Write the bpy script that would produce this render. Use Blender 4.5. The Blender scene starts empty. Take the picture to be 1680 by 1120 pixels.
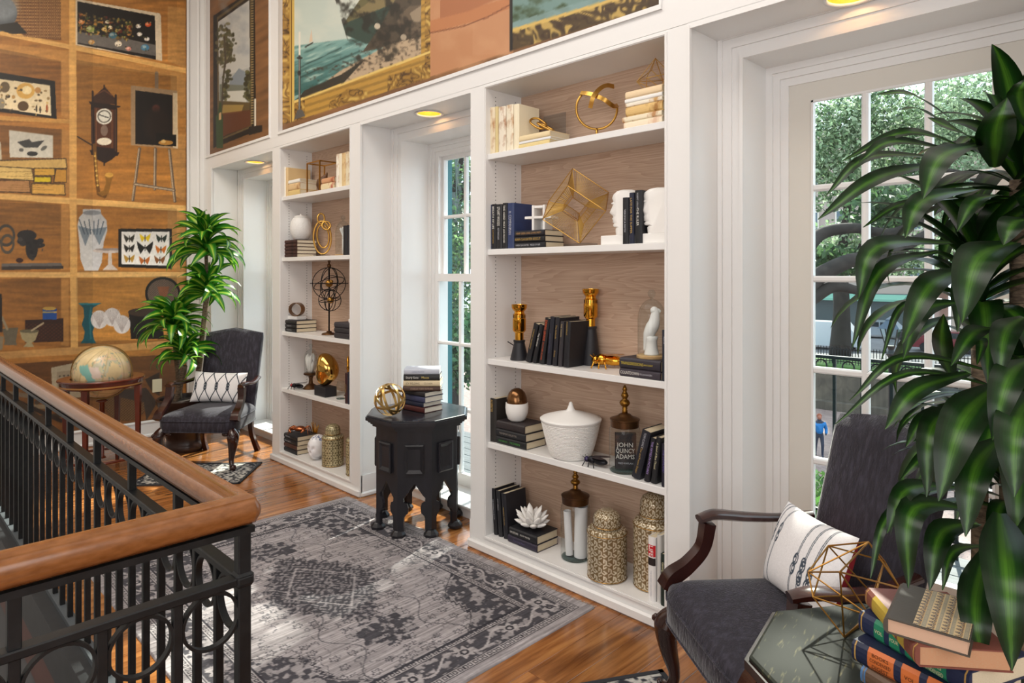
import bpy, bmesh, math, random
import numpy as np
from mathutils import Vector, Matrix, Euler

random.seed(7)
rng = np.random.default_rng(7)
C = bpy.context.scene.collection
SC = bpy.context.scene

# ------------------------------------------------------------------ camera, sky, sun, lights, exposure
FPX, H = 1083.0, 1.55                      # focal length in pixels of the 1680 wide frame, eye height
K = math.sqrt(0.5)
cam = bpy.data.objects.new('camera', bpy.data.cameras.new('camera'))
C.objects.link(cam)
cam.location = (0, 0, H)
cam.rotation_euler = (math.radians(90), 0, math.radians(45))
cam.data.sensor_width = 36.0
cam.data.lens = FPX / 1680 * 36.0
cam.data.shift_y = -110 / 1680
cam.data.clip_start = 0.05
cam.data.clip_end = 400
SC.camera = cam

world = bpy.data.worlds.new('sky')
SC.world = world
world.use_nodes = True
wb = world.node_tree.nodes['Background']
wb.inputs[0].default_value = (0.80, 0.90, 1.0, 1)
wb.inputs[1].default_value = 2.8

def light(name, kind, loc, aim, energy, color=(1, 1, 1), size=(1, 1)):
    ld = bpy.data.lights.new(name, kind)
    ld.energy = energy
    ld.color = color
    if kind == 'AREA':
        ld.shape = 'RECTANGLE'
        ld.size, ld.size_y = size
    o = bpy.data.objects.new(name, ld)
    C.objects.link(o)
    o.location = loc
    o.rotation_euler = (Vector(aim) - Vector(loc)).to_track_quat('-Z', 'Y').to_euler()
    return o

sun = light('sun', 'SUN', (-3, 12, 12), (-3 + 0.28 * 9, 12 - 9, 12 - 9 * 0.95), 13.0, (1.0, 0.93, 0.80))
sun.data.angle = math.radians(1.2)
light('ceiling_fill', 'AREA', (-2.6, 0.2, 4.62), (-2.6, 0.2, 0), 135, (1.0, 0.95, 0.89), (5.6, 2.2))  # added broad fill from above, not a real fixture
light('room_fill', 'AREA', (-0.6, -2.9, 2.0), (-2.6, 2.5, 1.3), 135, (0.97, 0.98, 1.0), (4.5, 2.4))  # added soft fill from behind the camera; the wall there is solid
light('room_fill', 'AREA', (1.9, 0.4, 2.1), (-2.6, 2.0, 1.2), 32, (0.97, 0.98, 1.0), (1.6, 2.0))  # weaker added fill from the right hand side, no real opening
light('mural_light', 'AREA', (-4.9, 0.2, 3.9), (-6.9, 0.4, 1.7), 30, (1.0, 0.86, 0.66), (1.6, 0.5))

vs = SC.view_settings
vs.view_transform = 'Standard'
vs.look = 'None'
vs.exposure = 0.0
vs.gamma = 1.0
vs.use_curve_mapping = False
SC.cycles.max_bounces = 8
SC.cycles.transparent_max_bounces = 12

# ------------------------------------------------------------------ helpers: places
def XZ(px, py, Y):
    """point of the vertical plane y = Y that the photograph shows at a pixel"""
    u, v = (px - 840) / FPX, (py - 450) / FPX
    return Y * (u - 1) / (1 + u), H - v * Y / (K * (1 + u))
def X(px, Y): return XZ(px, 450, Y)[0]
def XY(px, py, Z):
    """point of the level plane z = Z that the photograph shows at a pixel"""
    u, v = (px - 840) / FPX, (py - 450) / FPX
    d = (H - Z) / v
    return K * d * (u - 1), K * d * (1 + u)
def AT(px, py, d):
    u, v = (px - 840) / FPX, (py - 450) / FPX
    return Vector((K * d * (u - 1), K * d * (1 + u), H - v * d))
def PX(x, y, z):
    d = K * (y - x)
    return 840 + FPX * K * (x + y) / d, 450 + FPX * (H - z) / d

# ------------------------------------------------------------------ helpers: colours and materials
def lin(c):
    if isinstance(c, str):
        c = tuple(int(c[i:i + 2], 16) / 255 for i in (0, 2, 4))
    return tuple(v / 12.92 if v <= 0.04045 else ((v + 0.055) / 1.055) ** 2.4 for v in c[:3])
def lin_np(a): return np.where(a <= 0.04045, a / 12.92, ((np.clip(a, 0, 1) + 0.055) / 1.055) ** 2.4)

MATS = {}
def mat(name, col='ffffff', rough=0.5, metal=0.0, noise=None, bump=None, coat=0.0, glass=False, emit=None,
        attr=False, sheen=0.0, spec=None, random_tint=0.0, coords='Object'):
    """noise=(colour, scale, stretch xyz, low, high); bump=(scale, strength, stretch xyz)"""
    if name in MATS: return MATS[name]
    m = bpy.data.materials.new(name); m.use_nodes = True
    nt = m.node_tree; N = nt.nodes; L = nt.links
    b = N['Principled BSDF']
    b.inputs['Base Color'].default_value = (*lin(col), 1)
    b.inputs['Roughness'].default_value = rough
    b.inputs['Metallic'].default_value = metal
    if coat: b.inputs['Coat Weight'].default_value = coat; b.inputs['Coat Roughness'].default_value = 0.12
    if sheen:
        b.inputs['Sheen Weight'].default_value = sheen; b.inputs['Sheen Roughness'].default_value = 0.22
    if spec is not None: b.inputs['Specular IOR Level'].default_value = spec
    if emit:
        b.inputs['Emission Color'].default_value = (*lin(emit[0]), 1); b.inputs['Emission Strength'].default_value = emit[1]
    def texco(stretch):
        tc = N.new('ShaderNodeTexCoord'); mp = N.new('ShaderNodeMapping')
        mp.inputs['Scale'].default_value = stretch
        L.new(tc.outputs[coords], mp.inputs['Vector'])
        return mp.outputs['Vector']
    src = None
    if attr:
        a = N.new('ShaderNodeAttribute'); a.attribute_name = 'Col'; src = a.outputs['Color']
    if noise:
        c2, sc, st, lo, hi = noise
        t = N.new('ShaderNodeTexNoise'); t.inputs['Scale'].default_value = sc; t.inputs['Detail'].default_value = 6
        L.new(texco(st), t.inputs['Vector'])
        r = N.new('ShaderNodeMapRange'); r.inputs['From Min'].default_value = lo; r.inputs['From Max'].default_value = hi
        L.new(t.outputs['Fac'], r.inputs['Value'])
        mx = N.new('ShaderNodeMix'); mx.data_type = 'RGBA'
        if src: L.new(src, mx.inputs['A'])
        else: mx.inputs['A'].default_value = (*lin(col), 1)
        mx.inputs['B'].default_value = (*lin(c2), 1)
        L.new(r.outputs['Result'], mx.inputs['Factor'])
        src = mx.outputs['Result']
    if random_tint:
        oi = N.new('ShaderNodeObjectInfo')
        r = N.new('ShaderNodeMapRange'); r.inputs['To Min'].default_value = 1 - random_tint; r.inputs['To Max'].default_value = 1 + random_tint
        L.new(oi.outputs['Random'], r.inputs['Value'])
        hs = N.new('ShaderNodeHueSaturation')
        if src: L.new(src, hs.inputs['Color'])
        else: hs.inputs['Color'].default_value = (*lin(col), 1)
        L.new(r.outputs['Result'], hs.inputs['Value'])
        src = hs.outputs['Color']
    if src: L.new(src, b.inputs['Base Color'])
    if bump:
        sc, stg, st = bump
        t = N.new('ShaderNodeTexNoise'); t.inputs['Scale'].default_value = sc; t.inputs['Detail'].default_value = 4
        L.new(texco(st), t.inputs['Vector'])
        bn = N.new('ShaderNodeBump'); bn.inputs['Strength'].default_value = stg; bn.inputs['Distance'].default_value = 0.004
        L.new(t.outputs['Fac'], bn.inputs['Height']); L.new(bn.outputs['Normal'], b.inputs['Normal'])
    if glass:
        # a thin clear pane: mostly see-through with a faint mirror on top
        tr = N.new('ShaderNodeBsdfTransparent'); tr.inputs['Color'].default_value = (*lin(col), 1)
        gl = N.new('ShaderNodeBsdfGlossy'); gl.inputs['Roughness'].default_value = 0.02
        fr = N.new('ShaderNodeFresnel'); ge = N.new('ShaderNodeNewGeometry'); mr = N.new('ShaderNodeMapRange')
        mr.inputs['To Min'].default_value = 1.3; mr.inputs['To Max'].default_value = 1 / 1.3      # same mirror on both faces
        L.new(ge.outputs['Backfacing'], mr.inputs['Value']); L.new(mr.outputs['Result'], fr.inputs['IOR'])
        ms = N.new('ShaderNodeMixShader')
        L.new(fr.outputs['Fac'], ms.inputs['Fac']); L.new(tr.outputs['BSDF'], ms.inputs[1]); L.new(gl.outputs['BSDF'], ms.inputs[2])
        L.new(ms.outputs['Shader'], N['Material Output'].inputs['Surface'])
    MATS[name] = m
    return m

ONE = (1, 1, 1)
def white(): return mat('white_paint', 'e9e7e5', 0.32, bump=(60, 0.015, ONE))
def gold(): return mat('brushed_gold', 'c79a4e', 0.28, 1.0)
def polished(): return mat('polished_gold', 'e0a23a', 0.12, 1.0)
def wire(): return mat('gold_wire', 'c9a263', 0.35, 0.85)
def bronze(): return mat('bronze', '4f3524', 0.35, 0.8, noise=('75532f', 9, ONE, .4, .75))
def acrylic(): return mat('clear_acrylic', 'e8ebee', 0.03, glass=True)
def clear(): return mat('clear_glass', 'f3f6f6', 0.02, glass=True)
def ceramic(): return mat('white_ceramic', 'efece8', 0.45)
def black_iron(): return mat('black_iron', '131416', 0.45, 0.0, noise=('1d1f21', 25, ONE, .4, .7), spec=.35)
def mahogany(): return mat('mahogany', '3a1a14', 0.22, noise=('1f0d0b', 9, (1, 1, .25), .35, .7), coat=0.4)

# ------------------------------------------------------------------ helpers: meshes
class MB:
    """collects vertices and faces of one mesh"""
    def __init__(s): s.v = []; s.f = []
    def add(s, v, f):
        o = len(s.v); s.v += [tuple(p) for p in v]; s.f += [tuple(i + o for i in q) for q in f]; return s
    def box(s, x0, x1, y0, y1, z0, z1, M=None):
        v = [(x, y, z) for x in (x0, x1) for y in (y0, y1) for z in (z0, z1)]
        if M is not None: v = [M @ Vector(p) for p in v]
        return s.add(v, [(0, 1, 3, 2), (4, 6, 7, 5), (0, 4, 5, 1), (2, 3, 7, 6), (0, 2, 6, 4), (1, 5, 7, 3)])
    def cbox(s, x0, x1, y0, y1, z0, z1, c=0.004, M=None):
        """box with chamfered edges"""
        c = min(c, (x1 - x0) * .45, (y1 - y0) * .45, (z1 - z0) * .45)
        bm = bmesh.new()
        for x, sx in ((x0, 1), (x1, -1)):
            for y, sy in ((y0, 1), (y1, -1)):
                for z, sz in ((z0, 1), (z1, -1)):
                    bm.verts.new((x + sx * c, y + sy * c, z)); bm.verts.new((x + sx * c, y, z + sz * c)); bm.verts.new((x, y + sy * c, z + sz * c))
        bmesh.ops.convex_hull(bm, input=bm.verts)
        bmesh.ops.dissolve_limit(bm, angle_limit=.01, verts=bm.verts, edges=bm.edges)
        bm.verts.index_update()
        v = [M @ p.co if M is not None else p.co.copy() for p in bm.verts]
        f = [[q.index for q in p.verts] for p in bm.faces]; bm.free()
        return s.add(v, f)
    def prism(s, poly, a, b, axis='z', M=None):
        """polygon extruded from a to b; axis z: poly is (x,y); y: (x,z); x: (y,z)"""
        n = len(poly)
        def P(p, h): return {'z': (p[0], p[1], h), 'y': (p[0], h, p[1]), 'x': (h, p[0], p[1])}[axis]
        v = [P(p, a) for p in poly] + [P(p, b) for p in poly]
        if M is not None: v = [M @ Vector(p) for p in v]
        f = [tuple(range(n))[::-1], tuple(range(n, 2 * n))] + [(i, (i + 1) % n, n + (i + 1) % n, n + i) for i in range(n)]
        return s.add(v, f)
    def lathe(s, prof, n=32, M=None, caps=True):
        """profile of (radius, z) turned about z"""
        v = []; m = len(prof)
        for r, z in prof:
            for k in range(n):
                a = 2 * math.pi * k / n; v.append((r * math.cos(a), r * math.sin(a), z))
        f = [(i * n + k, i * n + (k + 1) % n, (i + 1) * n + (k + 1) % n, (i + 1) * n + k) for i in range(m - 1) for k in range(n)]
        if caps:
            if prof[0][0] > 1e-6: f.append(tuple(range(n))[::-1])
            if prof[-1][0] > 1e-6: f.append(tuple((m - 1) * n + k for k in range(n)))
        if M is not None: v = [M @ Vector(p) for p in v]
        return s.add(v, f)
    def tube(s, path, r, n=8, closed=False, flat=None, up=None):
        """sweep a circle (or an oval / a flat band: flat=(a,b) half sizes) along a path; r may be a list"""
        P = [Vector(p) for p in path]; m = len(P)
        R = r if isinstance(r, (list, tuple)) else [r] * m
        v = []; U = Vector(up) if up is not None else None; prev = None
        for i, p in enumerate(P):
            if closed: t = (P[(i + 1) % m] - P[i - 1])
            else: t = P[min(i + 1, m - 1)] - P[max(i - 1, 0)]
            t = t.normalized() if t.length > 1e-9 else Vector((0, 0, 1))
            if U is not None: a = t.cross(U if not callable(U) else U)
            elif prev is None:
                a = t.cross(Vector((0, 0, 1)))
                if a.length < .1: a = t.cross(Vector((1, 0, 0)))
            else: a = prev - t * prev.dot(t)
            if a.length < 1e-6: a = t.cross(Vector((0.3, 0.7, 0.2)))
            a.normalize(); prev = a
            b = t.cross(a)
            for k in range(n):
                w = 2 * math.pi * (k + .5) / n
                ca, sa = math.cos(w), math.sin(w)
                if flat:
                    if n == 4: ca, sa = math.copysign(1, ca), math.copysign(1, sa)
                    v.append(p + a * (ca * flat[0]) * R[i] + b * (sa * flat[1]) * R[i])
                else: v.append(p + (a * ca + b * sa) * R[i])
        f = [(i * n + k, i * n + (k + 1) % n, ((i + 1) % m) * n + (k + 1) % n, ((i + 1) % m) * n + k)
             for i in range(m if closed else m - 1) for k in range(n)]
        if not closed: f += [tuple(range(n))[::-1], tuple((m - 1) * n + k for k in range(n))]
        return s.add(v, f)
    def rod(s, a, b, r, n=6): return s.tube([a, b], r, n)
    def ball(s, c, r, n=16, m=10, sc=ONE, M=None):
        v = []; f = []
        for i in range(m + 1):
            th = math.pi * i / m
            for k in range(n):
                ph = 2 * math.pi * k / n
                v.append(Vector((r * sc[0] * math.sin(th) * math.cos(ph), r * sc[1] * math.sin(th) * math.sin(ph), r * sc[2] * math.cos(th))))
        if M is not None: v = [M @ p for p in v]
        v = [p + Vector(c) for p in v]
        for i in range(m):
            for k in range(n): f.append((i * n + k, (i + 1) * n + k, (i + 1) * n + (k + 1) % n, i * n + (k + 1) % n))
        return s.add(v, f)
    def build(s, name, m, parent=None, smooth=False, loc=None, rot=None, auto=None):
        me = bpy.data.meshes.new(name)
        me.from_pydata(s.v, [], s.f); me.update()
        return put(name, me, m, parent, smooth, loc, rot, auto)

def put(name, me, m, parent=None, smooth=False, loc=None, rot=None, auto=None):
    if isinstance(m, (list, tuple)):
        for q in m: me.materials.append(q)
    elif m is not None and not me.materials: me.materials.append(m)
    if smooth:
        me.shade_smooth()
        if auto is not None: me.set_sharp_from_angle(angle=math.radians(auto))
    o = bpy.data.objects.new(name, me); C.objects.link(o)
    if parent is not None: o.parent = parent
    if loc is not None: o.location = loc
    if rot is not None: o.rotation_euler = rot
    return o

def tag(o, label, cat, group=None, kind=None):
    o['label'] = label; o['category'] = cat
    if group: o['group'] = group
    if kind: o['kind'] = kind
    return o
def thing(name, label, cat, loc=(0, 0, 0), rz=0.0, group=None, rot=None):
    o = bpy.data.objects.new(name, None); C.objects.link(o)
    o.empty_display_size = .05
    o.location = loc; o.rotation_euler = rot if rot is not None else (0, 0, rz)
    return tag(o, label, cat, group)
def struct(o, label=None):
    o['kind'] = 'structure'
    if label: o['label'] = label
    return o
def holder(name, label=None):
    o = bpy.data.objects.new(name, None); C.objects.link(o); o['kind'] = 'structure'
    if label: o['label'] = label
    return o
def stuff(o, label=None):
    o['kind'] = 'stuff'
    if label: o['label'] = label
    return o
def circle(r, n=48, M=None, a0=0.0, a1=2 * math.pi, closed=True):
    k = n if closed else n + 1
    p = [Vector((r * math.cos(a0 + (a1 - a0) * i / n), r * math.sin(a0 + (a1 - a0) * i / n), 0)) for i in range(k)]
    return [M @ q for q in p] if M is not None else p
def RX(a): return Matrix.Rotation(math.radians(a), 4, 'X')
def RY(a): return Matrix.Rotation(math.radians(a), 4, 'Y')
def RZ(a): return Matrix.Rotation(math.radians(a), 4, 'Z')
def TR(*p): return Matrix.Translation(Vector(p if len(p) == 3 else p[0]))
def smooth_path(pts, n=8):
    """Catmull-Rom through the points"""
    P = [Vector(p) for p in pts]; out = []
    Q = [P[0] * 2 - P[1]] + P + [P[-1] * 2 - P[-2]]
    for i in range(1, len(Q) - 2):
        for k in range(n):
            t = k / n
            a, b, c, d = Q[i - 1:i + 3]
            out.append(.5 * ((2 * b) + (c - a) * t + (2 * a - 5 * b + 4 * c - d) * t * t + (3 * b - a - 3 * c + d) * t ** 3))
    out.append(P[-1]); return out
def lerp_list(vals, n):
    xs = np.linspace(0, len(vals) - 1, n); return list(np.interp(xs, range(len(vals)), vals))

TEXTS = {}
def text_mesh(txt, size, align='CENTER', shear=0.0):
    key = (txt, size, align, shear)
    if key in TEXTS: return TEXTS[key]
    cu = bpy.data.curves.new('lettering', 'FONT'); cu.body = txt; cu.size = size
    cu.align_x = align; cu.align_y = 'CENTER'; cu.shear = shear; cu.resolution_u = 2
    o = bpy.data.objects.new('lettering', cu); C.objects.link(o)
    dg = bpy.context.evaluated_depsgraph_get()
    me = bpy.data.meshes.new_from_object(o.evaluated_get(dg))
    bpy.data.objects.remove(o); bpy.data.curves.remove(cu)
    TEXTS[key] = me
    return me
def lettering(txt, size, M, m, parent, maxw=None, shear=0.0, name='lettering'):
    """flat letters in the plane z = 0 of M, fitted to maxw"""
    me = text_mesh(txt, size, shear=shear).copy()
    if not len(me.vertices): return None
    co = np.empty(len(me.vertices) * 3); me.vertices.foreach_get('co', co); co = co.reshape(-1, 3)
    w = co[:, 0].max() - co[:, 0].min()
    if maxw and w > maxw: me.transform(Matrix.Diagonal((maxw / w, 1, 1, 1)))
    me.transform(M); me.materials.clear()
    return put(name, me, m, parent)

def loft(rows, caps=True):
    """rows of equal point loops joined into one skin"""
    n = len(rows[0]); v = [q for r in rows for q in r]
    f = [(i * n + k, i * n + (k + 1) % n, (i + 1) * n + (k + 1) % n, (i + 1) * n + k) for i in range(len(rows) - 1) for k in range(n)]
    if caps: f += [tuple(range(n))[::-1], tuple((len(rows) - 1) * n + k for k in range(n))]
    return MB().add(v, f)

# ------------------------------------------------------------------ helpers: printed and woven pictures (colours carried by the vertices)
class Canvas:
    """paints flat colours over a grid of sample points with plain coordinates A (grows along the first axis), B"""
    def __init__(s, A, B, base):
        s.A, s.B = A, B
        s.c = np.empty(A.shape + (3,)); s.c[:] = np.array(hexc(base))
    def win(s, a0, a1, b0, b1):
        """part of the grid that can hold the box"""
        col = s.A[:, 0]; i0, i1 = np.searchsorted(col, [a0, a1]); i0, i1 = max(0, i0 - 1), min(len(col), i1 + 1)
        if i0 >= i1: return None
        Bs = s.B[i0:i1]; j = np.nonzero(((Bs >= b0) & (Bs <= b1)).any(0))[0]
        if not len(j): return None
        return (slice(i0, i1), slice(j[0], j[-1] + 1))
    def mix(s, mask, col, alpha=1.0, W=None):
        m = np.clip(mask * alpha, 0, 1)[..., None]
        if W is None: s.c = s.c * (1 - m) + np.asarray(hexc(col)) * m
        else: s.c[W] = s.c[W] * (1 - m) + np.asarray(hexc(col)) * m
    def mul(s, fac): s.c = s.c * fac[..., None]
    def poly(s, pts, col, alpha=1.0):
        xs, ys = [p[0] for p in pts], [p[1] for p in pts]; full = np.zeros(s.A.shape, bool)
        W = s.win(min(xs), max(xs), min(ys), max(ys))
        if W is None: return full
        a, b = s.A[W], s.B[W]; ins = np.zeros(a.shape, bool); n = len(pts)
        for i in range(n):
            (x0, y0), (x1, y1) = pts[i], pts[(i + 1) % n]
            if y0 == y1: continue
            ins ^= (b < max(y0, y1)) & (b >= min(y0, y1)) & (a < (x1 - x0) * (b - y0) / (y1 - y0) + x0)
        s.mix(ins.astype(float), col, alpha, W); full[W] = ins; return full
    def ell(s, cx, cy, rx, ry, col, alpha=1.0, soft=0.0, rot=0.0):
        r = max(rx, ry) * (1.05 + soft) if rot else 0; ex, ey = r or rx * (1.05 + soft), r or ry * (1.05 + soft)
        W = s.win(cx - ex, cx + ex, cy - ey, cy + ey)
        if W is None: return
        a, b = s.A[W] - cx, s.B[W] - cy
        if rot:
            c, d = math.cos(math.radians(rot)), math.sin(math.radians(rot)); a, b = a * c + b * d, b * c - a * d
        q = np.sqrt((a / rx) ** 2 + (b / ry) ** 2)
        s.mix(np.clip((1 + soft - q) / (soft + 1e-6), 0, 1) if soft else (q < 1).astype(float), col, alpha, W)
    def ring(s, cx, cy, rx, ry, w, col, alpha=1.0):
        k = 1.1 + w / min(rx, ry); W = s.win(cx - rx * k, cx + rx * k, cy - ry * k, cy + ry * k)
        if W is None: return
        q = np.sqrt(((s.A[W] - cx) / rx) ** 2 + ((s.B[W] - cy) / ry) ** 2)
        s.mix((abs(q - 1) < w / min(rx, ry)).astype(float), col, alpha, W)
    def line(s, pts, w, col, alpha=1.0):
        xs, ys = [p[0] for p in pts], [p[1] for p in pts]; W = s.win(min(xs) - w, max(xs) + w, min(ys) - w, max(ys) + w)
        if W is None: return
        a, b = s.A[W], s.B[W]; D = np.full(a.shape, 1e9)
        for (x0, y0), (x1, y1) in zip(pts[:-1], pts[1:]):
            dx, dy = x1 - x0, y1 - y0; L2 = dx * dx + dy * dy + 1e-12
            t = np.clip(((a - x0) * dx + (b - y0) * dy) / L2, 0, 1)
            D = np.minimum(D, (a - x0 - t * dx) ** 2 + (b - y0 - t * dy) ** 2)
        s.mix((D < (w / 2) ** 2).astype(float), col, alpha, W)
    def halved(s):
        """colours of a twice finer grid averaged in fours: soft edges"""
        c = s.c; return (c[0::2, 0::2] + c[1::2, 0::2] + c[0::2, 1::2] + c[1::2, 1::2]) / 4
def fine(v):
    """two samples for each grid line"""
    h = (v[1] - v[0]) / 4; return np.stack([v - h, v + h], -1).reshape(-1)
def hexc(c): return tuple(int(c[i:i + 2], 16) / 255 for i in (0, 2, 4)) if isinstance(c, str) else c
def vnoise(a, b, seed=0):
    """smooth value noise at points a, b"""
    r = np.random.default_rng(seed).random((256, 256))
    i, j = np.floor(a).astype(int), np.floor(b).astype(int); f, g = a - i, b - j
    f, g = f * f * (3 - 2 * f), g * g * (3 - 2 * g); i &= 255; j &= 255; i1, j1 = (i + 1) & 255, (j + 1) & 255
    return (r[i, j] * (1 - f) + r[i1, j] * f) * (1 - g) + (r[i, j1] * (1 - f) + r[i1, j1] * f) * g
def fbm(a, b, seed=0, o=4):
    t = 0; w = .5
    for k in range(o): t = t + w * vnoise(a * 2 ** k, b * 2 ** k, seed + k); w *= .5
    return t / (1 - .5 ** o)
def grid_mesh(name, P, col=None, wrap=False):
    """grid of points P[i, j] (n, m, 3); col[i, j] colours of the display (sRGB)"""
    n, m = P.shape[:2]
    I = np.arange(n * m).reshape(n, m)
    if wrap: I = np.concatenate([I, I[:1]], 0)
    q = np.stack([I[:-1, :-1], I[1:, :-1], I[1:, 1:], I[:-1, 1:]], -1).reshape(-1, 4)
    me = bpy.data.meshes.new(name)
    me.vertices.add(n * m); me.vertices.foreach_set('co', P.reshape(-1).astype(np.float32))
    me.loops.add(q.size); me.loops.foreach_set('vertex_index', q.reshape(-1).astype(np.int32))
    me.polygons.add(len(q)); me.polygons.foreach_set('loop_start', np.arange(0, q.size, 4, dtype=np.int32))
    me.update(calc_edges=True)
    if col is not None:
        at = me.color_attributes.new('Col', 'FLOAT_COLOR', 'POINT')
        c4 = np.ones((n * m, 4), np.float32); c4[:, :3] = lin_np(np.clip(col.reshape(-1, 3), 0, 1))
        at.data.foreach_set('color', c4.reshape(-1))
    return me

# ================================================================== the setting
YF, YW, YG = 2.50, 2.80, 3.02           # bookcase faces, old wall face, window frames
XL, XR = -6.90, 2.20                    # mural wall, wall at the right hand
SOF, FRZ, CEIL = 2.60, 2.735, 4.7       # niche soffit, lower edge of the printed frieze, ceiling
WIN1, WIN2, DOOR = (-6.57, -5.46), (-3.887, -2.948), (-1.337, -0.275)   # clear openings between casings
CASE_A = (-5.348, -5.203, -4.128, -4.000)   # outer left, opening left, opening right, outer right
CASE_B = (-2.835, -2.707, -1.562, -1.450)
NICHE = ((-6.69, CASE_A[0]), (CASE_A[3], CASE_B[0]), (CASE_B[3], -0.16))
SHELVES = (2.222, 1.69, 1.08, 0.614)    # shelf tops
SHELVES_A = (2.19, 1.69, 1.08, 0.614)   # narrow bookcase
BASE_Z = 0.092

# ---- floor: boards run towards the bookcase wall
floor = holder('floor', 'polished knotty pine floor boards')
sub = mat('subfloor', '3a2416', 0.8)
MB().box(XL, XR, 0.70, 3.05, -0.12, -0.022).box(-1.60, XR, -3.0, 0.70, -0.12, -0.022).build('subfloor', sub, floor)
def pine():
    if 'pine_boards' in MATS: return MATS['pine_boards']
    m = mat('pine_boards', 'ad7038', 0.17, coat=0.35, random_tint=0.22)
    nt = m.node_tree; N = nt.nodes; L = nt.links; b = N['Principled BSDF']
    tc = N.new('ShaderNodeTexCoord'); oi = N.new('ShaderNodeObjectInfo')
    ad = N.new('ShaderNodeVectorMath'); ad.operation = 'MULTIPLY_ADD'; ad.inputs[1].default_value = (37, 91, 13)
    L.new(oi.outputs['Random'], ad.inputs[0]); L.new(tc.outputs['Object'], ad.inputs[2])
    def ramp(sock, stops):
        r = N.new('ShaderNodeValToRGB'); L.new(sock, r.inputs['Fac'])
        e = r.color_ramp.elements
        e[0].position, e[0].color = stops[0][0], (*lin(stops[0][1]), 1); e[1].position, e[1].color = stops[1][0], (*lin(stops[1][1]), 1)
        for p, c in stops[2:]:
            q = e.new(p); q.color = (*lin(c), 1)
        return r.outputs['Color']
    mp = N.new('ShaderNodeMapping'); mp.inputs['Scale'].default_value = (22, 1.4, 1); L.new(ad.outputs[0], mp.inputs['Vector'])
    t = N.new('ShaderNodeTexNoise'); t.inputs['Scale'].default_value = 1.6; t.inputs['Detail'].default_value = 5; t.inputs['Distortion'].default_value = .6
    L.new(mp.outputs[0], t.inputs['Vector'])
    g = ramp(t.outputs['Fac'], [(.28, '6b3d1b'), (.72, 'bb8049'), (.5, '9c6334')])
    # knots: small dark ovals
    mk = N.new('ShaderNodeMapping'); mk.inputs['Scale'].default_value = (7.0, 2.6, 1); L.new(ad.outputs[0], mk.inputs['Vector'])
    vo = N.new('ShaderNodeTexVoronoi'); vo.inputs['Scale'].default_value = 1.0; vo.inputs['Randomness'].default_value = 1; L.new(mk.outputs[0], vo.inputs['Vector'])
    k = N.new('ShaderNodeMapRange'); k.inputs['From Min'].default_value = .05; k.inputs['From Max'].default_value = .13
    k.inputs['To Min'].default_value = .85; k.inputs['To Max'].default_value = 0; L.new(vo.outputs['Distance'], k.inputs['Value'])
    mx = N.new('ShaderNodeMix'); mx.data_type = 'RGBA'; L.new(k.outputs[0], mx.inputs['Factor']); L.new(g, mx.inputs['A']); mx.inputs['B'].default_value = (*lin('3a1c0c'), 1)
    hs = [n for n in N if n.bl_idname == 'ShaderNodeHueSaturation'][0]
    L.new(mx.outputs['Result'], hs.inputs['Color'])
    return m
pw = 0.155
plank_meshes = {}
x = XL + 0.005
while x < -0.2:
    w = pw; cuts = [0.70, random.uniform(1.0, 2.3) if random.random() < .6 else 3.02, 3.02]
    cuts = sorted(set(round(c, 2) for c in cuts))
    for a, b in zip(cuts[:-1], cuts[1:]):
        ln = round(b - a, 2)
        if ln not in plank_meshes:
            plank_meshes[ln] = MB().cbox(0, w - .0015, 0, ln - .0015, -.022, 0, .0012)
            o = plank_meshes[ln].build('plank', pine(), floor, loc=(x, a, 0)); plank_meshes[ln] = o.data
        else: put('plank', plank_meshes[ln], None, floor, loc=(x, a, 0))
    x += w
MB().box(x, XR, 0.70, 3.02, -.022, 0).box(-1.60, XR, -3.0, 0.70, -.022, 0).build('boarding', pine(), floor)

# ---- stairwell below the railing
dk = mat('charcoal_paint', '26272a', 0.5, noise=('2f3134', 14, ONE, .4, .7))
st = holder('wall_stairwell', 'dark stairwell edge and walls below the railing')
MB().box(XL, -1.60, 0.615, 0.699, -0.20, -0.001).box(-1.68, -1.601, -3.0, 0.615, -0.20, -0.001).build('edge_band', dk, st)
MB().box(XL, -1.60, 0.64, 0.699, -0.46, -0.20).box(-1.66, -1.601, -3.0, 0.64, -0.46, -0.20).build('fascia', mat('oxblood_paint', '5d342b', 0.5), st)
MB().box(XL, -1.60, 0.66, 0.72, -3.4, -0.46).box(-1.64, -1.58, -3.0, 0.66, -3.4, -0.46).build('lower_wall', mat('grey_plaster', '6b6a6c', 0.8), st)
MB().box(XL, -1.6, -3.0, 0.7, -3.45, -3.4).build('landing', dk, st)

# ---- shell of the room
wp = white()
struct(MB().box(XL - .12, XL, -3.12, 3.3, -3.4, CEIL).build('wall_left', wp))
struct(MB().box(XL, XR, -3.12, -3.0, -3.4, CEIL).build('wall_front', mat('plaster', 'e4e0d8', .7)))
struct(MB().box(XR, XR + .12, -3.12, 3.3, -.1, CEIL).build('wall_right', mat('plaster', 'e4e0d8', .7)))
struct(MB().box(XL - .12, XR + .12, -3.12, 3.3, CEIL, CEIL + .1).build('ceiling', mat('ceiling_white', 'efeeea', .8)))
wall = holder('wall_back', 'white panelled wall with bookcases and window niches')
jt = 2.506                                # clear height inside the casings
m = MB()
edges = [XL, WIN1[0], WIN1[1], WIN2[0], WIN2[1], DOOR[0], DOOR[1], XR]
for a, b in zip(edges[0::2], edges[1::2]): m.box(a, b, YW, 3.12, 0, jt)
m.box(XL, XR, YW, 3.12, jt, CEIL)
m.build('masonry', wp, wall)
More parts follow.
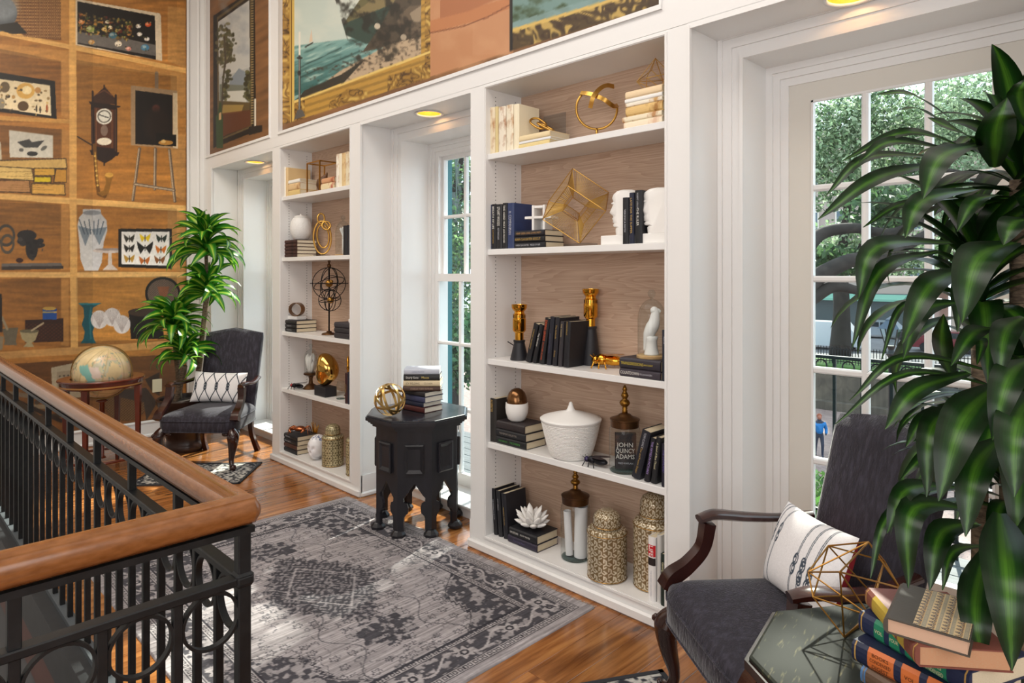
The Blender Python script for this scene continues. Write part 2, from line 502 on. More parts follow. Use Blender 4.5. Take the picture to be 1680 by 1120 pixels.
# outer leaf of the masonry, painted blue-green around the openings outside
teal = mat('teal_paint', '11626a', .45)
m = MB()
for a, b in zip(edges[0::2], edges[1::2]): m.box(a, b, 3.12, 3.24, -.3, jt)
m.box(XL, XR, 3.12, 3.24, jt, CEIL + .1)
m.build('outer_frame', teal, wall)
# frieze above bookcases and niches
m = MB()
P1, P2 = (-6.80, -5.405), (-5.228, -1.585)
m.box(XL, XR, YF, YF + .035, SOF + .012, FRZ - .02)
m.box(XL, P1[0], YF, YW - .001, FRZ - .02, CEIL).box(P1[1], P2[0], YF, YW - .001, FRZ - .02, CEIL).box(P2[1], XR, YF, YW - .001, FRZ - .02, CEIL)
m.box(P1[0], P1[1], YF + .035, YW - .001, FRZ - .02, CEIL).box(P2[0], P2[1], YF + .035, YW - .001, FRZ - .02, CEIL)
m.build('frieze', wp, wall)
m = MB()                                  # ledge and bead under the printed panels
for a, b in (P1, P2):
    m.box(a - .012, b + .012, YF - .012, YF + .001, FRZ - .03, FRZ - .008)
    m.box(a - .012, a, YF - .008, YF + .001, FRZ - .008, CEIL).box(b, b + .012, YF - .008, YF + .001, FRZ - .008, CEIL)
m.build('panel_bead', wp, wall)
# corner pilaster and the pier right of the door
MB().box(XL, NICHE[0][0], YF, YW - .001, 0, SOF + .012).build('pilaster', wp, wall)
MB().box(NICHE[2][1], XR, YF, YW - .001, 0, SOF + .012).build('pilaster', wp, wall)
# niche soffits with a round opening for the downlight
def soffit(x0, x1, cx, cy, r):
    z = SOF; n = 32; y0, y1 = YF, YW - .001
    sq = .12; v = []; f = []
    for k in range(n):
        a = 2 * math.pi * k / n; c, s = math.cos(a), math.sin(a); q = sq / max(abs(c), abs(s))
        v += [(cx + r * c, cy + r * s, z), (cx + q * c, cy + q * s, z)]
    for k in range(n): f.append((2 * k, 2 * ((k + 1) % n), 2 * ((k + 1) % n) + 1, 2 * k + 1))
    mm = MB().add(v, f)
    def quad(a, b, c, d): mm.add([(a, c, z), (b, c, z), (b, d, z), (a, d, z)], [(0, 3, 2, 1)])
    quad(x0, cx - sq, y0, y1); quad(cx + sq, x1, y0, y1); quad(cx - sq, cx + sq, y0, cy - sq); quad(cx - sq, cx + sq, cy + sq, y1)
    mm.build('soffit', wp, wall)
LAMP = []
for i, (a, b) in enumerate(NICHE):
    cx, cy = ((-6.06, 2.665), (-3.43, 2.665), (-0.86, 2.665))[i]
    soffit(a, b, cx, cy, .082); LAMP.append((cx, cy))
    MB().box(a, b, YF, YF + .012, SOF - .012, SOF + .013).box(a, a + .012, YF - .004, YF + .012, 0.0, SOF).build('niche_bead', wp, wall)

# ---- stepped casings around the openings
def casing(k, a, b, head=True):
    h = holder('trim_%d' % k, 'white stepped casing around the opening'); w = .112
    a0, b0 = a - w, b + w
    for lo, hi, y in ((0, .052, .020), (.052, .092, .030), (.092, .112, .042)):   # distance from the opening, projection
        m = MB()
        m.box(a - hi, a - lo, YW - y, YW, 0, jt + hi).box(b + lo, b + hi, YW - y, YW, 0, jt + hi)
        m.box(a - lo, b + lo, YW - y, YW, jt + lo, min(jt + hi, SOF + .003))
        m.build('casing_step', wp, h)
    MB().box(a - .014, a + .001, YW - .03, YW, 0, jt + .01).box(b - .001, b + .014, YW - .03, YW, 0, jt + .01).box(a, b, YW - .03, YW, jt - .004, jt + .010).build('casing_bead', wp, h)
    # inner frame against the sash
    m = MB()
    for lo, hi, y0 in ((0, .03, YG - .012), (.03, .06, YG), (.06, .095, YG + .012)):
        m.box(a + lo, a + hi, y0, 3.12, .06, jt - hi).box(b - hi, b - lo, y0, 3.12, .06, jt - hi).box(a + lo, b - lo, y0, 3.12, jt - hi, jt - lo)
    m.build('inner_frame', wp, h)
    return h
casing(1, *WIN1); casing(2, *WIN2); casing(3, *DOOR)
# sill platforms under the two windows, baseboards in the niches
for k, (a, b) in ((1, WIN1), (2, WIN2)):
    s = holder('trim_%d' % (k + 3), 'low white sill step under the window')
    MB().box(a - .11, b + .11, YW - .03, YW, 0, .058).box(a, b, YW, 3.12, 0, .058).build('riser', wp, s)
    MB().cbox(a - .11, b + .11, YW - .045, YW, .058, .074, .004).box(a + .001, b - .001, YW, 3.1, .058, .07).build('sill', wp, s)
bb = holder('baseboard_back', 'white baseboards in the window niches')
for a, b in NICHE:
    for xx, sg in ((a, 1), (b, -1)):
        lo, hi = (xx, xx + .012) if sg > 0 else (xx - .012, xx)
        MB().box(lo, hi, YF + .004, YW - .045, 0, .15).build('board', wp, bb)
        lo, hi = (xx, xx + .024) if sg > 0 else (xx - .024, xx)
        MB().cbox(lo, hi, YF + .004, YW - .045, 0, .032, .008).build('shoe', wp, bb)
bl = holder('baseboard_left', 'tall white baseboard under the printed wall')
MB().box(XL, XL + .016, .72, YF, 0.03, .135).build('board', wp, bl)
MB().cbox(XL, XL + .026, .72, YF, .135, .16, .008).build('cap', wp, bl)
MB().cbox(XL, XL + .030, .72, YF, 0, .035, .01).build('shoe', wp, bl)

# ---- panes and sashes
gl = mat('window_glass', 'f6fbfb', 0.0, glass=True)
def sash(parent, a, b, z0, z1, y, cols, rows, st=.045, top=.045, bot=.06, mu=.024, th=.035, name='sash', glz=gl):
    """frame with stiles, rails, glazing bars and one pane for each light"""
    fr = MB().box(a, a + st, y, y + th, z0, z1).box(b - st, b, y, y + th, z0, z1).box(a + st, b - st, y, y + th, z1 - top, z1).box(a + st, b - st, y, y + th, z0, z0 + bot).build(name, wp, parent)
    ga, gb, gz0, gz1 = a + st, b - st, z0 + bot, z1 - top
    pw_ = (gb - ga - mu * (cols - 1)) / cols; ph = (gz1 - gz0 - mu * (rows - 1)) / rows
    for i in range(1, cols):
        xx = ga + i * pw_ + (i - 1) * mu; MB().cbox(xx, xx + mu, y - .002, y + th, gz0, gz1, .006).build('glazing_bar', wp, fr)
    for j in range(1, rows):
        zz = gz0 + j * ph + (j - 1) * mu; MB().cbox(ga, gb, y - .001, y + th - .001, zz, zz + mu, .006).build('glazing_bar', wp, fr)
    pane = None
    for i in range(cols):
        for j in range(rows):
            x0 = ga + i * (pw_ + mu); zz = gz0 + j * (ph + mu)
            if pane is None:
                o = MB().box(-.003, pw_ + .003, -.0015, .0015, -.003, ph + .003).build('pane', glz, fr, loc=(x0, y + th * .5, zz)); pane = o.data
            else: put('pane', pane, None, fr, loc=(x0, y + th * .5, zz))
    return fr
def window(k, a, b):
    w = holder('window_%d' % k, 'tall white double hung sash window')
    sash(w, a + .075, b - .075, 1.505, jt - .075, 3.065, 3, 2, .042, .045, .045)
    sash(w, a + .045, b - .045, .07, 1.555, 3.026, 3, 3, .045, .055, .085)
    return w
window(1, *WIN1); window(2, *WIN2)

# ---- French door: three by five lights over a panel
dr = holder('door_1', 'white glazed French door with fifteen lights')
a, b = DOOR[0] + .065, DOOR[1] - .065
dm = mat('door_paint', 'dad5cc', .4)
fr = MB().box(a, a + .13, 3.04, 3.085, .03, 2.473).box(b - .13, b, 3.04, 3.085, .03, 2.473).box(a + .13, b - .13, 3.04, 3.085, 2.328, 2.473).box(a + .13, b - .13, 3.04, 3.085, .03, .325).build('leaf', dm, dr)
ga, gb = a + .13, b - .13
rows = 5; mu = .028; ph = (2.328 - .325 - 4 * mu) / 5; pw3 = (gb - ga - 2 * mu) / 3
for i in (1, 2):
    xx = ga + i * pw3 + (i - 1) * mu; MB().cbox(xx, xx + mu, 3.036, 3.08, .325, 2.328, .007).build('glazing_bar', wp, dr)
for j in range(1, 5):
    zz = .325 + j * ph + (j - 1) * mu; MB().cbox(ga, gb, 3.037, 3.079, zz, zz + mu, .007).build('glazing_bar', wp, dr)
MB().box(ga, ga + .009, 3.034, 3.05, .325, 2.328).box(gb - .009, gb, 3.034, 3.05, .325, 2.328).box(ga, gb, 3.034, 3.05, 2.319, 2.328).build('glazing_bead', wp, dr)
pane = None
for i in range(3):
    for j in range(5):
        l = (ga + i * (pw3 + mu), 3.06, .325 + j * (ph + mu))
        if pane is None:
            o = MB().box(-.003, pw3 + .003, -.0015, .0015, -.003, ph + .003).build('pane', gl, dr, loc=l); pane = o.data
        else: put('pane', pane, None, dr, loc=l)
MB().box(a + .002, b - .002, 3.0, 3.12, 0, .028).build('threshold', mat('sill_grey', '8d8b86', .5), dr)

# ---- downlights in the soffits
lampmat = mat('lamp_glow', 'fff2d0', .4, emit=('ffcf86', 4))
for i, (cx, cy) in enumerate(LAMP):
    t = thing('recessed_downlight', ('gold lined recessed downlight over the far left window niche', 'gold lined recessed downlight above the middle window niche',
               'gold lined recessed downlight over the French door')[i], 'downlight', (cx, cy, SOF), group='recessed downlights in the niche soffits')
    MB().lathe([(.082, .0), (.094, -.003), (.094, -.006), (.080, -.006), (.079, .004)], 32, caps=False).build('trim_ring', wp, t, True)
    MB().lathe([(.080, .0), (.072, .045), (.05, .09), (.03, .1), (.0, .1)], 32, caps=False).build('reflector', mat('lamp_gold', 'f0b53c', .5, 0, bump=(90, .5, ONE)), t, True)
    MB().ball((0, 0, .07), .024, 12, 8).build('bulb', lampmat, t, True)
    lo = light('downlight_lamp', 'POINT', (cx, cy, SOF + .035), (cx, cy, 0), 0.35, (1.0, .80, .46)); lo.data.shadow_soft_size = .012

# ================================================================== built-in bookcases
def oak():
    if 'limed_wood' in MATS: return MATS['limed_wood']
    m = mat('limed_wood', 'b3988a', .55)
    nt = m.node_tree; N = nt.nodes; L = nt.links; b = N['Principled BSDF']
    tc = N.new('ShaderNodeTexCoord'); mp = N.new('ShaderNodeMapping'); mp.inputs['Scale'].default_value = (.55, 1, 7)
    L.new(tc.outputs['Object'], mp.inputs['Vector'])
    n1 = N.new('ShaderNodeTexNoise'); n1.inputs['Scale'].default_value = 1.1; n1.inputs['Detail'].default_value = 2; L.new(mp.outputs[0], n1.inputs['Vector'])
    mu_ = N.new('ShaderNodeMath'); mu_.operation = 'MULTIPLY'; mu_.inputs[1].default_value = 26; L.new(n1.outputs['Fac'], mu_.inputs[0])
    fr = N.new('ShaderNodeMath'); fr.operation = 'FRACT'; L.new(mu_.outputs[0], fr.inputs[0])
    mp2 = N.new('ShaderNodeMapping'); mp2.inputs['Scale'].default_value = (2, 1, 90); L.new(tc.outputs['Object'], mp2.inputs['Vector'])
    n2 = N.new('ShaderNodeTexNoise'); n2.inputs['Scale'].default_value = 1.5; n2.inputs['Detail'].default_value = 3; L.new(mp2.outputs[0], n2.inputs['Vector'])
    ad = N.new('ShaderNodeMath'); ad.operation = 'MULTIPLY_ADD'; ad.inputs[1].default_value = .35; L.new(fr.outputs[0], ad.inputs[0]); L.new(n2.outputs['Fac'], ad.inputs[2])
    r = N.new('ShaderNodeValToRGB'); L.new(ad.outputs[0], r.inputs['Fac'])
    e = r.color_ramp.elements; e[0].position, e[0].color = .3, (*lin('cfb39d'), 1); e[1].position, e[1].color = .98, (*lin('b0917b'), 1)
    L.new(r.outputs['Color'], b.inputs['Base Color'])
    return m
def bookcase(Xs, label, shelves):
    o0, a, b, o1 = Xs
    t = thing('bookcase', label, 'bookcase', ((o0 + o1) / 2, YF, 0))
    L = Vector((-(o0 + o1) / 2, -YF, 0)); top = SOF - .012
    def P(mb, name, m=wp): return mb.build(name, m, t, loc=L)
    P(MB().box(o0, a, YF, YW - .002, 0, SOF + .01), 'side'); P(MB().box(b, o1, YF, YW - .002, 0, SOF + .01), 'side')
    P(MB().box(a, b, YF, YW - .002, top, SOF + .01), 'top_panel')
    P(MB().box(a, b, YW - .016, YW - .004, BASE_Z, top), 'back_panel', oak())
    P(MB().box(a, b, YF, YW - .002, 0, BASE_Z), 'bottom')
    for z in shelves: P(MB().cbox(a, b, YF + .014, YW - .016, z - .032, z, .002), 'shelf')
    P(MB().cbox(o0 - .014, o1 + .014, YF - .020, YF, 0, .05, .010), 'base_moulding')
    P(MB().box(a - .014, a - .004, YF - .005, YF, BASE_Z - .014, top + .014).box(b + .004, b + .014, YF - .005, YF, BASE_Z - .014, top + .014)
      .box(a - .004, b + .004, YF - .005, YF, top + .004, top + .014).box(a - .004, b + .004, YF - .005, YF, BASE_Z - .014, BASE_Z - .004), 'bead')
    pm = MB()
    for yy in (YF + .075, YF + .235):
        z = BASE_Z + .05
        while z < top - .03:
            for q, sg in ((a, 1), (b, -1)):
                pm.add([(q + sg * .0008, yy + .0035 * math.cos(k * math.pi / 3), z + .0035 * math.sin(k * math.pi / 3)) for k in range(6)], [tuple(range(6)) if sg > 0 else tuple(range(6))[::-1]])
            z += .0215
    stuff(P(pm, 'shelf_pin_holes', mat('hole_black', '1c1a1a', .9)))
    return t
bookcase(CASE_A, 'narrow built-in white bookcase between the far and middle window niches', SHELVES_A)
bookcase(CASE_B, 'large built-in white bookcase beside the French door niche', SHELVES)

# ================================================================== printed walls (flat prints: vertex colours)
def wood_bg(cv, seed, su=1 / 90., sv=1 / 9.):
    g = fbm(cv.A * su, cv.B * sv, seed); cv.mul(.78 + .44 * g)
# ---- trompe l'oeil shelf wall on the left
def mural_left():
    y0, y1, z0, z1 = 0.66, 2.338, .162, 4.4
    ny, nz = 340, 660
    Yv = np.linspace(y0, y1, ny); Zv = np.linspace(z0, z1, nz)
    YY, ZZ = np.meshgrid(fine(Yv), fine(Zv), indexing='ij'); XX = np.full_like(YY, XL + .004)
    D = K * (YY - XX); A = 840 + FPX * K * (XX + YY) / D; B = 450 + FPX * (H - ZZ) / D
    cv = Canvas(A, B, 'a9783f')
    cv.mul(.80 + .40 * fbm(A / 70, B / 7, 3))
    # compartments: darker backs, painted side and top boards
    def tl(a): return (a[0], a[1])
    def shelf(yl, yr, th, c='d9ad6c'):     # yl at px 0, yr at px 305
        cv.poly([(-60, yl - (yr - yl) * 60 / 305), (305, yr), (305, yr + th), (-60, yl + th - (yr - yl) * 60 / 305)], c)
    backs = [((0, -90), (95, -60), (95, 58), (0, 40)), ((122, -60), (290, -60), (290, 90), (122, 70)), ((0, 80), (100, 100), (100, 190), (0, 190)),
             ((125, 98), (290, 125), (290, 320), (125, 315)), ((0, 205), (102, 212), (102, 318), (0, 312)), ((0, 332), (100, 335), (100, 444), (0, 446)),
             ((125, 336), (290, 342), (290, 440), (125, 444)), ((0, 458), (100, 456), (100, 568), (0, 575)), ((125, 456), (290, 452), (290, 556), (125, 560)),
             ((-40, 600), (300, 580), (300, 720), (-40, 760))]
    masks = []
    for i, q in enumerate(backs): masks.append(cv.poly(q, ('93642f', 'a8763e', '8f6130', 'ae7b3c', '8c6134', 'a1713a', 'b7803f', 'a1703a', 'c08c48', '7a5230')[i], .75))
    cv.mul(.86 + .28 * fbm(A / 55, B / 5, 11))
    for q in (((97, -60), (112, -60), (112, 72), (97, 62)), ((100, 100), (113, 103), (113, 198), (100, 188)), ((100, 212), (114, 214), (114, 318), (100, 318)), ((100, 336), (113, 336), (113, 440), (100, 444)), ((100, 458), (113, 458), (113, 568), (100, 566))):
        cv.poly(q, 'b98a50', .8)
    for q in (((275, 10), (304, 14), (304, 112), (275, 100)), ((280, 118), (304, 122), (304, 330), (280, 318)), ((275, 342), (304, 336), (304, 448), (275, 438)), ((275, 456), (304, 455), (304, 560), (275, 552))):
        cv.poly(q, 'ba8f58', .75)
    cv.poly([(-60, 66), (115, 84), (300, 118), (300, 128), (115, 104), (-60, 78)], 'c09257', .6)
    shelf(49, 112, 8); shelf(190, 205, 7, 'c99a58') ; cv.poly([(126, 180), (304, 180), (304, 220), (126, 220)], 'ae7d42', .9)
    cv.mul(.93 + .14 * fbm(A / 40, B / 5, 23))
    shelf(317, 337, 10, 'e0b573'); shelf(446, 446, 9, 'deb578'); shelf(577, 557, 12, 'c79b62')
    cv.poly([(113, -60), (125, -60), (126, 330), (114, 330)], 'd9ab69'); cv.poly([(114, 325), (126, 325), (128, 570), (116, 570)], 'd6aa6a')
    cv.poly([(-60, -140), (310, -60), (310, -20), (-60, -100)], 'cda063')
    cv.mul(.90 + .2 * fbm(A / 30, B / 3.5, 31))
    # wicker basket and dark pan, top left
    cv.poly([(17, -40), (99, -40), (100, 66), (40, 60), (20, 40)], '6f4a2b')
    wk = (np.sin(A * 1.0) * np.sin(B * 1.2 + np.floor(A / 3.1) * 3.1) > .1) & (A > 18) & (A < 99) & (B < 64 - (100 - A) * .06) & (B > -40)
    cv.mix(wk.astype(float), 'b08a5c', .9)
    cv.ell(-4, 22, 32, 30, '5d6166'); cv.ell(4, 12, 20, 16, '9aa0a4', .6, .6); cv.poly([(0, 40), (28, 36), (45, 55), (20, 56), (0, 50)], '2a2520')
    # still life, top right compartment
    cv.poly([(124, -2), (262, 22), (264, 26), (266, 100), (124, 74)], 'd8c7ad'); ins = cv.poly([(127, 2), (254, 26), (256, 98), (127, 72)], '1d1712')
    cv.poly([(127, 52), (200, 62), (256, 74), (256, 92), (127, 70)], '86807b', .75)
    rr = random.Random(5)
    for _ in range(260):
        t = rr.random(); cx = 130 + 88 * t; cy = 20 + 34 * rr.random() + 14 * t
        cv.ell(cx, cy, rr.uniform(.8, 3.2), rr.uniform(.8, 2.8), rr.choice(['5d4320', '7c6c3a', 'b09a5a', '45532a', '2f3a1e', 'c08a44', '6e2c1a', '3a2c1a', '241a12']), .75)
    for cx, cy, r_, c in ((134, 36, 6, 'd98d4a'), (148, 48, 8, '9aa35a'), (176, 36, 4, 'efe3c8'), (181, 45, 4, 'e9dcbc'), (171, 48, 5, 'd9b56a'), (194, 72, 7, 'e6d9c4'), (211, 80, 5, 'd98f80'), (150, 69, 6, 'b98a4a'),
                         (227, 43, 5, 'eee6dc'), (229, 56, 5, 'f3ebe2'), (241, 64, 5, 'f4ece4'), (243, 40, 6, 'd8602c'), (238, 78, 8, '4a7f9d'), (185, 58, 8, '3f6a7c')):
        cv.ell(cx, cy, r_ * .85, r_ * .65, c, .9); cv.ell(cx - r_ * .2, cy - r_ * .15, r_ * .35, r_ * .25, 'f3e9d6', .45, .6)
        for q_ in range(5): cv.ell(cx + rr.uniform(-1, 1) * r_, cy + rr.uniform(-.8, .8) * r_, rr.uniform(.6, 1.6), rr.uniform(.5, 1.3), rr.choice(['3a2a18', '1d1712', '5d5a30', 'c9b48a']), .8)
    # framed shells
    cv.poly([(-20, 116), (90, 133), (93, 195), (-20, 181)], '17120f'); cv.poly([(-20, 127), (82, 140), (84, 190), (-20, 174)], 'e3d2b0')
    for cx, cy, rx, ry, c in ((42, 149, 15, 13, 'd3a95c'), (44, 148, 8, 7, 'f0dcae'), (62, 148, 5, 5, 'b98c55'), (8, 143, 8, 9, '6b5a42'), (13, 158, 4, 3, '4a3d2e'), (22, 159, 3, 3, 'b8935c'), (38, 174, 9, 8, '5b4327'),
                             (2, 170, 6, 9, '8f8675'), (60, 178, 1.5, 6, '3a2b20'), (66, 180, 1.5, 6, '3a2b20'), (77, 178, 2, 7, 'a5603a'), (66, 165, 3, 2, '55442e')): cv.ell(cx, cy, rx, ry, c)
    # moth print and the pile of pale books
    cv.poly([(15, 213), (87, 222), (87, 259), (16, 258)], 'e6e0d2')
    cv.poly([(28, 233), (48, 228), (52, 233), (73, 230), (62, 242), (40, 242)], '4b4a4a'); cv.ell(35, 246, 4, 3, '6e6c68'); cv.ell(72, 243, 6, 3, '77756f', 1, 0, -35); cv.ell(53, 252, 9, 4, '3a3a3a')
    cv.poly([(-20, 258), (1, 232), (3, 262), (-20, 262)], 'd6ccb6')
    for q, c in ((((-20, 264), (108, 260), (110, 276), (-20, 278)), 'd9b674'), (((-20, 272), (52, 276), (56, 296), (-20, 292)), 'e0c17e'), (((56, 276), (90, 276), (90, 288), (56, 288)), 'd6a94e'), (((92, 277), (109, 278), (109, 299), (88, 299)), 'c79645'),
                 (((56, 290), (84, 290), (84, 299), (56, 299)), 'd8c02e'), (((-20, 296), (48, 296), (50, 316), (-20, 314)), 'b08559'), (((52, 301), (106, 302), (107, 320), (52, 318)), 'd3a659')):
        cv.poly(q, c); cv.line(list(q) + [q[0]], 1.6, '33261a', .8)
    # wall clock
    cv.poly([(145, 166), (198, 174), (197, 176), (191, 177), (192, 254), (183, 262), (172, 268), (160, 262), (150, 250), (149, 172)], '2c1c16')
    cv.poly([(154, 176), (188, 180), (187, 244), (156, 240)], '59341f'); cv.ell(171, 191, 13.5, 13, 'eae6da'); cv.ring(171, 191, 10, 9.5, 1, '6d675e'); cv.line([(163, 188), (171, 191), (178, 193)], 1.5, '111111')
    cv.poly([(152, 160), (172, 142), (191, 164), (191, 172), (152, 168)], '3a231a', .9); cv.line([(171, 140), (171, 148)], 2.5, '2c1c16'); cv.line([(152, 150), (152, 168)], 3, '2c1c16'); cv.line([(190, 156), (190, 172)], 3, '2c1c16')
    for xx_ in (152, 190): cv.line([(xx_, 178), (xx_, 250)], 4, '241510'); cv.line([(xx_ - .8, 180), (xx_ - .8, 248)], 1, '6b4a38')
    cv.poly([(147, 246), (196, 250), (193, 256), (150, 254)], '2c1c16'); cv.line([(158, 178), (158, 240)], 1, '8a5c3c'); cv.line([(184, 180), (184, 243)], 1, '8a5c3c'); cv.line([(160, 154), (171, 148), (183, 156)], 2, '6b4430')
    cv.ell(171, 214, 6, 9, '9a8b82', .7); cv.ell(171, 232, 12, 6, 'e9dfcb'); cv.line([(171, 258), (171, 271)], 2.5, '2c1c16')
    # saxophone
    cv.line([(127, 224), (154, 240)], 2, '211a16'); cv.line([(155, 238), (158, 290), (162, 318), (172, 322), (178, 300), (180, 286)], 6, '6b4a1d'); cv.line([(156, 250), (160, 300)], 2, 'b08540'); cv.poly([(172, 284), (186, 288), (182, 300), (178, 318), (168, 322), (160, 316), (170, 312), (174, 300)], '8a6328'); cv.ell(179, 287, 7, 4, 'c79c4e')
    for q_ in range(7): cv.ell(156 + q_ * .7, 256 + q_ * 8, 1.7, 1.7, 'd8b566')
    # easel with dark portrait
    cv.line([(257, 120), (257, 144)], 6, '8a7660'); cv.poly([(215, 140), (291, 149), (292, 244), (215, 238)], 'ab9070'); cv.poly([(222, 148), (283, 156), (283, 240), (222, 236)], '1c130e'); cv.ell(256, 178, 5, 5, '5f3328', 1, .6); cv.ell(258, 205, 18, 22, '2a1b12', .8, .5)
    cv.poly([(284, 152), (291, 153), (292, 244), (284, 242)], 'd8c4a4'); cv.poly([(256, 218), (289, 221), (289, 240), (256, 238)], '15100c'); cv.ell(272, 234, 12, 4, 'b98a45'); cv.ell(268, 232, 4, 3, 'd9b87a')
    for p in ([(229, 244), (218, 328)], [(255, 244), (254, 310)], [(278, 246), (287, 330)], [(222, 302), (286, 312)]): cv.line(p, 5, '6d5c4c'); cv.line([(p[0][0] - 1, p[0][1]), (p[1][0] - 1, p[1][1])], 2, 'b6a38a')
    # machine on a board
    for cx, cy, rx, ry in ((44, 386, 16, 9), (52, 408, 10, 18), (60, 402, 14, 5), (40, 396, 12, 6), (66, 395, 6, 4)): cv.ell(cx, cy, rx, ry, '2d2a2a')
    cv.ring(10, 386, 13, 16, 2, '4a4640'); cv.ring(12, 400, 10, 14, 1.8, '5a5348'); cv.poly([(3, 432), (100, 431), (104, 441), (3, 443)], '6d6763'); cv.poly([(3, 437), (104, 436), (104, 441), (3, 443)], '3f3834'); cv.ell(32, 427, 6, 4, '3c2018')
    # art nouveau vase, tazza, butterfly case
    cv.poly([(136, 343), (165, 343), (166, 351), (175, 362), (176, 378), (170, 398), (167, 430), (161, 444), (139, 444), (132, 425), (130, 395), (127, 370), (130, 356), (136, 350)], 'd8d6d4')
    cv.poly([(150, 343), (165, 343), (166, 351), (175, 362), (176, 378), (170, 398), (167, 430), (161, 444), (152, 444)], 'bdbcbf', .55)
    for q in (((128, 370), (150, 376), (140, 404)), ((150, 376), (176, 372), (163, 402))): cv.poly(q, '7f8b95', .9)
    for a_ in range(6): cv.line([(130 + a_ * 8, 360 + (a_ % 2) * 3), (139 + a_ * 5, 384)], 1.5, '4f5d6b')
    cv.ell(151, 349, 15, 4, '8f9296', .8)
    cv.ell(179, 411, 27, 4, 'c9bdb6'); cv.ell(180, 409, 24, 2, '9a8f8a'); cv.poly([(178, 414), (183, 414), (184, 434), (194, 443), (168, 443), (177, 434)], 'cfc3ba')
    cv.poly([(194, 375), (282, 375), (282, 441), (194, 438)], '1a1614'); cv.poly([(199, 380), (278, 380), (278, 436), (199, 433)], 'e9e5e0')
    for cx, cy, c in ((212, 391, '3c362c'), (238, 390, 'e0c21f'), (265, 391, '26332a'), (212, 407, '2a231d'), (238, 406, '17120f'), (264, 409, 'c8772a'), (212, 424, 'b58f3c'), (237, 427, 'b5692a'), (262, 426, '8a5a30')):
        k = 1.5 if (cx, cy) == (238, 406) else 1.0
        for sg in (-1, 1): cv.poly([(cx, cy), (cx + sg * 9 * k, cy - 7 * k), (cx + sg * 8 * k, cy), (cx + sg * 5 * k, cy + 7 * k)], c)
        cv.line([(cx, cy - 4), (cx, cy + 5)], 1.6, '1d1712')
    # hat box with lid, teal vase, shells, mortars, chest
    cv.ell(267, 481, 29, 27, '1d1816'); cv.ell(267, 481, 25, 23, '7d6a5c'); dots = (np.sin(A * 1.6) * np.sin(B * 1.7) > .45) & ((A - 267) ** 2 / 625 + (B - 481) ** 2 / 529 < 1); cv.mix(dots.astype(float), '54443b'); cv.poly([(258, 470), (278, 470), (268, 505)], 'a2603c', .7)
    cv.poly([(211, 514), (262, 508), (270, 556), (215, 556)], '221a16'); cv.ell(236, 512, 26, 7, '4a3a30')
    cv.poly([(128, 497), (166, 497), (152, 505), (151, 520), (156, 532), (152, 544), (154, 556), (158, 563), (132, 563), (137, 556), (139, 544), (134, 532), (138, 520), (137, 505)], '1e5a63'); cv.poly([(128, 497), (166, 497), (160, 500), (132, 500)], '2f8088'); cv.line([(149, 504), (147, 522), (149, 555)], 3, '39808a', .6)
    for cx, cy in ((163, 524), (184, 520), (200, 532)):
        cv.ell(cx, cy, 14, 15, 'd9d2cf')
        for a_ in range(-4, 5): cv.line([(cx, cy + 13), (cx + a_ * 3, cy - 12)], .9, 'b5aaa6')
    cv.poly([(41, 525), (104, 522), (104, 560), (41, 562)], '3b2318'); dm_ = (np.sin(A * .9) * np.sin(B * 1.1) > .2) & (A > 42) & (A < 103) & (B > 530) & (B < 558); cv.mix(dm_.astype(float), '55301d')
    cv.poly([(70, 506), (93, 506), (93, 524), (70, 524)], '24559a'); cv.poly([(70, 511), (93, 511), (93, 513), (70, 513)], 'c9b26a'); cv.ell(81, 506, 11, 3, 'c9a75a')
    cv.poly([(32, 542), (64, 542), (58, 558), (52, 562), (56, 569), (38, 569), (44, 562), (36, 556)], 'a69a78'); cv.ell(48, 543, 16, 3, '6d6650'); cv.line([(52, 542), (71, 530)], 3, 'b8a88c')
    cv.poly([(4, 539), (30, 537), (26, 560), (28, 566), (6, 566), (8, 560)], '6e6655'); cv.line([(12, 540), (3, 520)], 4, '9c9078'); cv.poly([(-20, 480), (3, 482), (4, 545), (-20, 545)], '2a2320'); cv.poly([(-20, 548), (6, 552), (4, 574), (-20, 576)], '8b806a')
    # bottom row: pinned chart, rolled papers, basket, box
    cv.poly([(84, 603), (127, 594), (160, 596), (160, 640), (86, 648)], 'd6c7ab'); cv.poly([(93, 610), (150, 604), (150, 650), (93, 654)], 'bfae94')
    for a_ in range(7):
        for b_ in range(3): cv.ell(98 + a_ * 7, 617 + b_ * 9 - a_ * .6, 1.6, 1.3, '54483c')
    for p, c in (([(-20, 640), (88, 655)], '8b7a66'), ([(0, 665), (110, 668)], '9c8a70'), ([(20, 690), (105, 680)], '4a3c30'), ([(10, 650), (100, 690)], '3a2f28'), ([(60, 660), (100, 640)], '5c4c3e')): cv.line(p, 7, c)
    cv.ell(206, 664, 34, 26, '5f452d'); wk = (np.sin(A * 1.3) * np.sin(B * 1.5) > .15) & ((A - 206) ** 2 / 1100 + (B - 664) ** 2 / 640 < 1); cv.mix(wk.astype(float), '8a6b48'); cv.poly([(180, 640), (240, 636), (258, 660), (240, 690), (236, 660), (190, 650)], '463b35', .9); cv.poly([(238, 622), (262, 610), (262, 650), (248, 640)], '3d332d', .8)
    cv.mul(.97 + .06 * fbm(A / 3, B / 3, 77))
    for q_ in range(26):
        xq = rr.uniform(-8, 80); cv.ell(xq, 136 + xq * .14 + rr.uniform(0, 44), rr.uniform(1, 3), rr.uniform(.8, 2.6), rr.choice(['8a7048', '5d4a30', 'c9a868', '3a2e22']), .8)
    for q_ in range(9): cv.line([(rr.uniform(-15, 40), 282 + q_ * 3.6), (rr.uniform(50, 106), 281 + q_ * 3.8)], .8, '8a6a3a', .7)
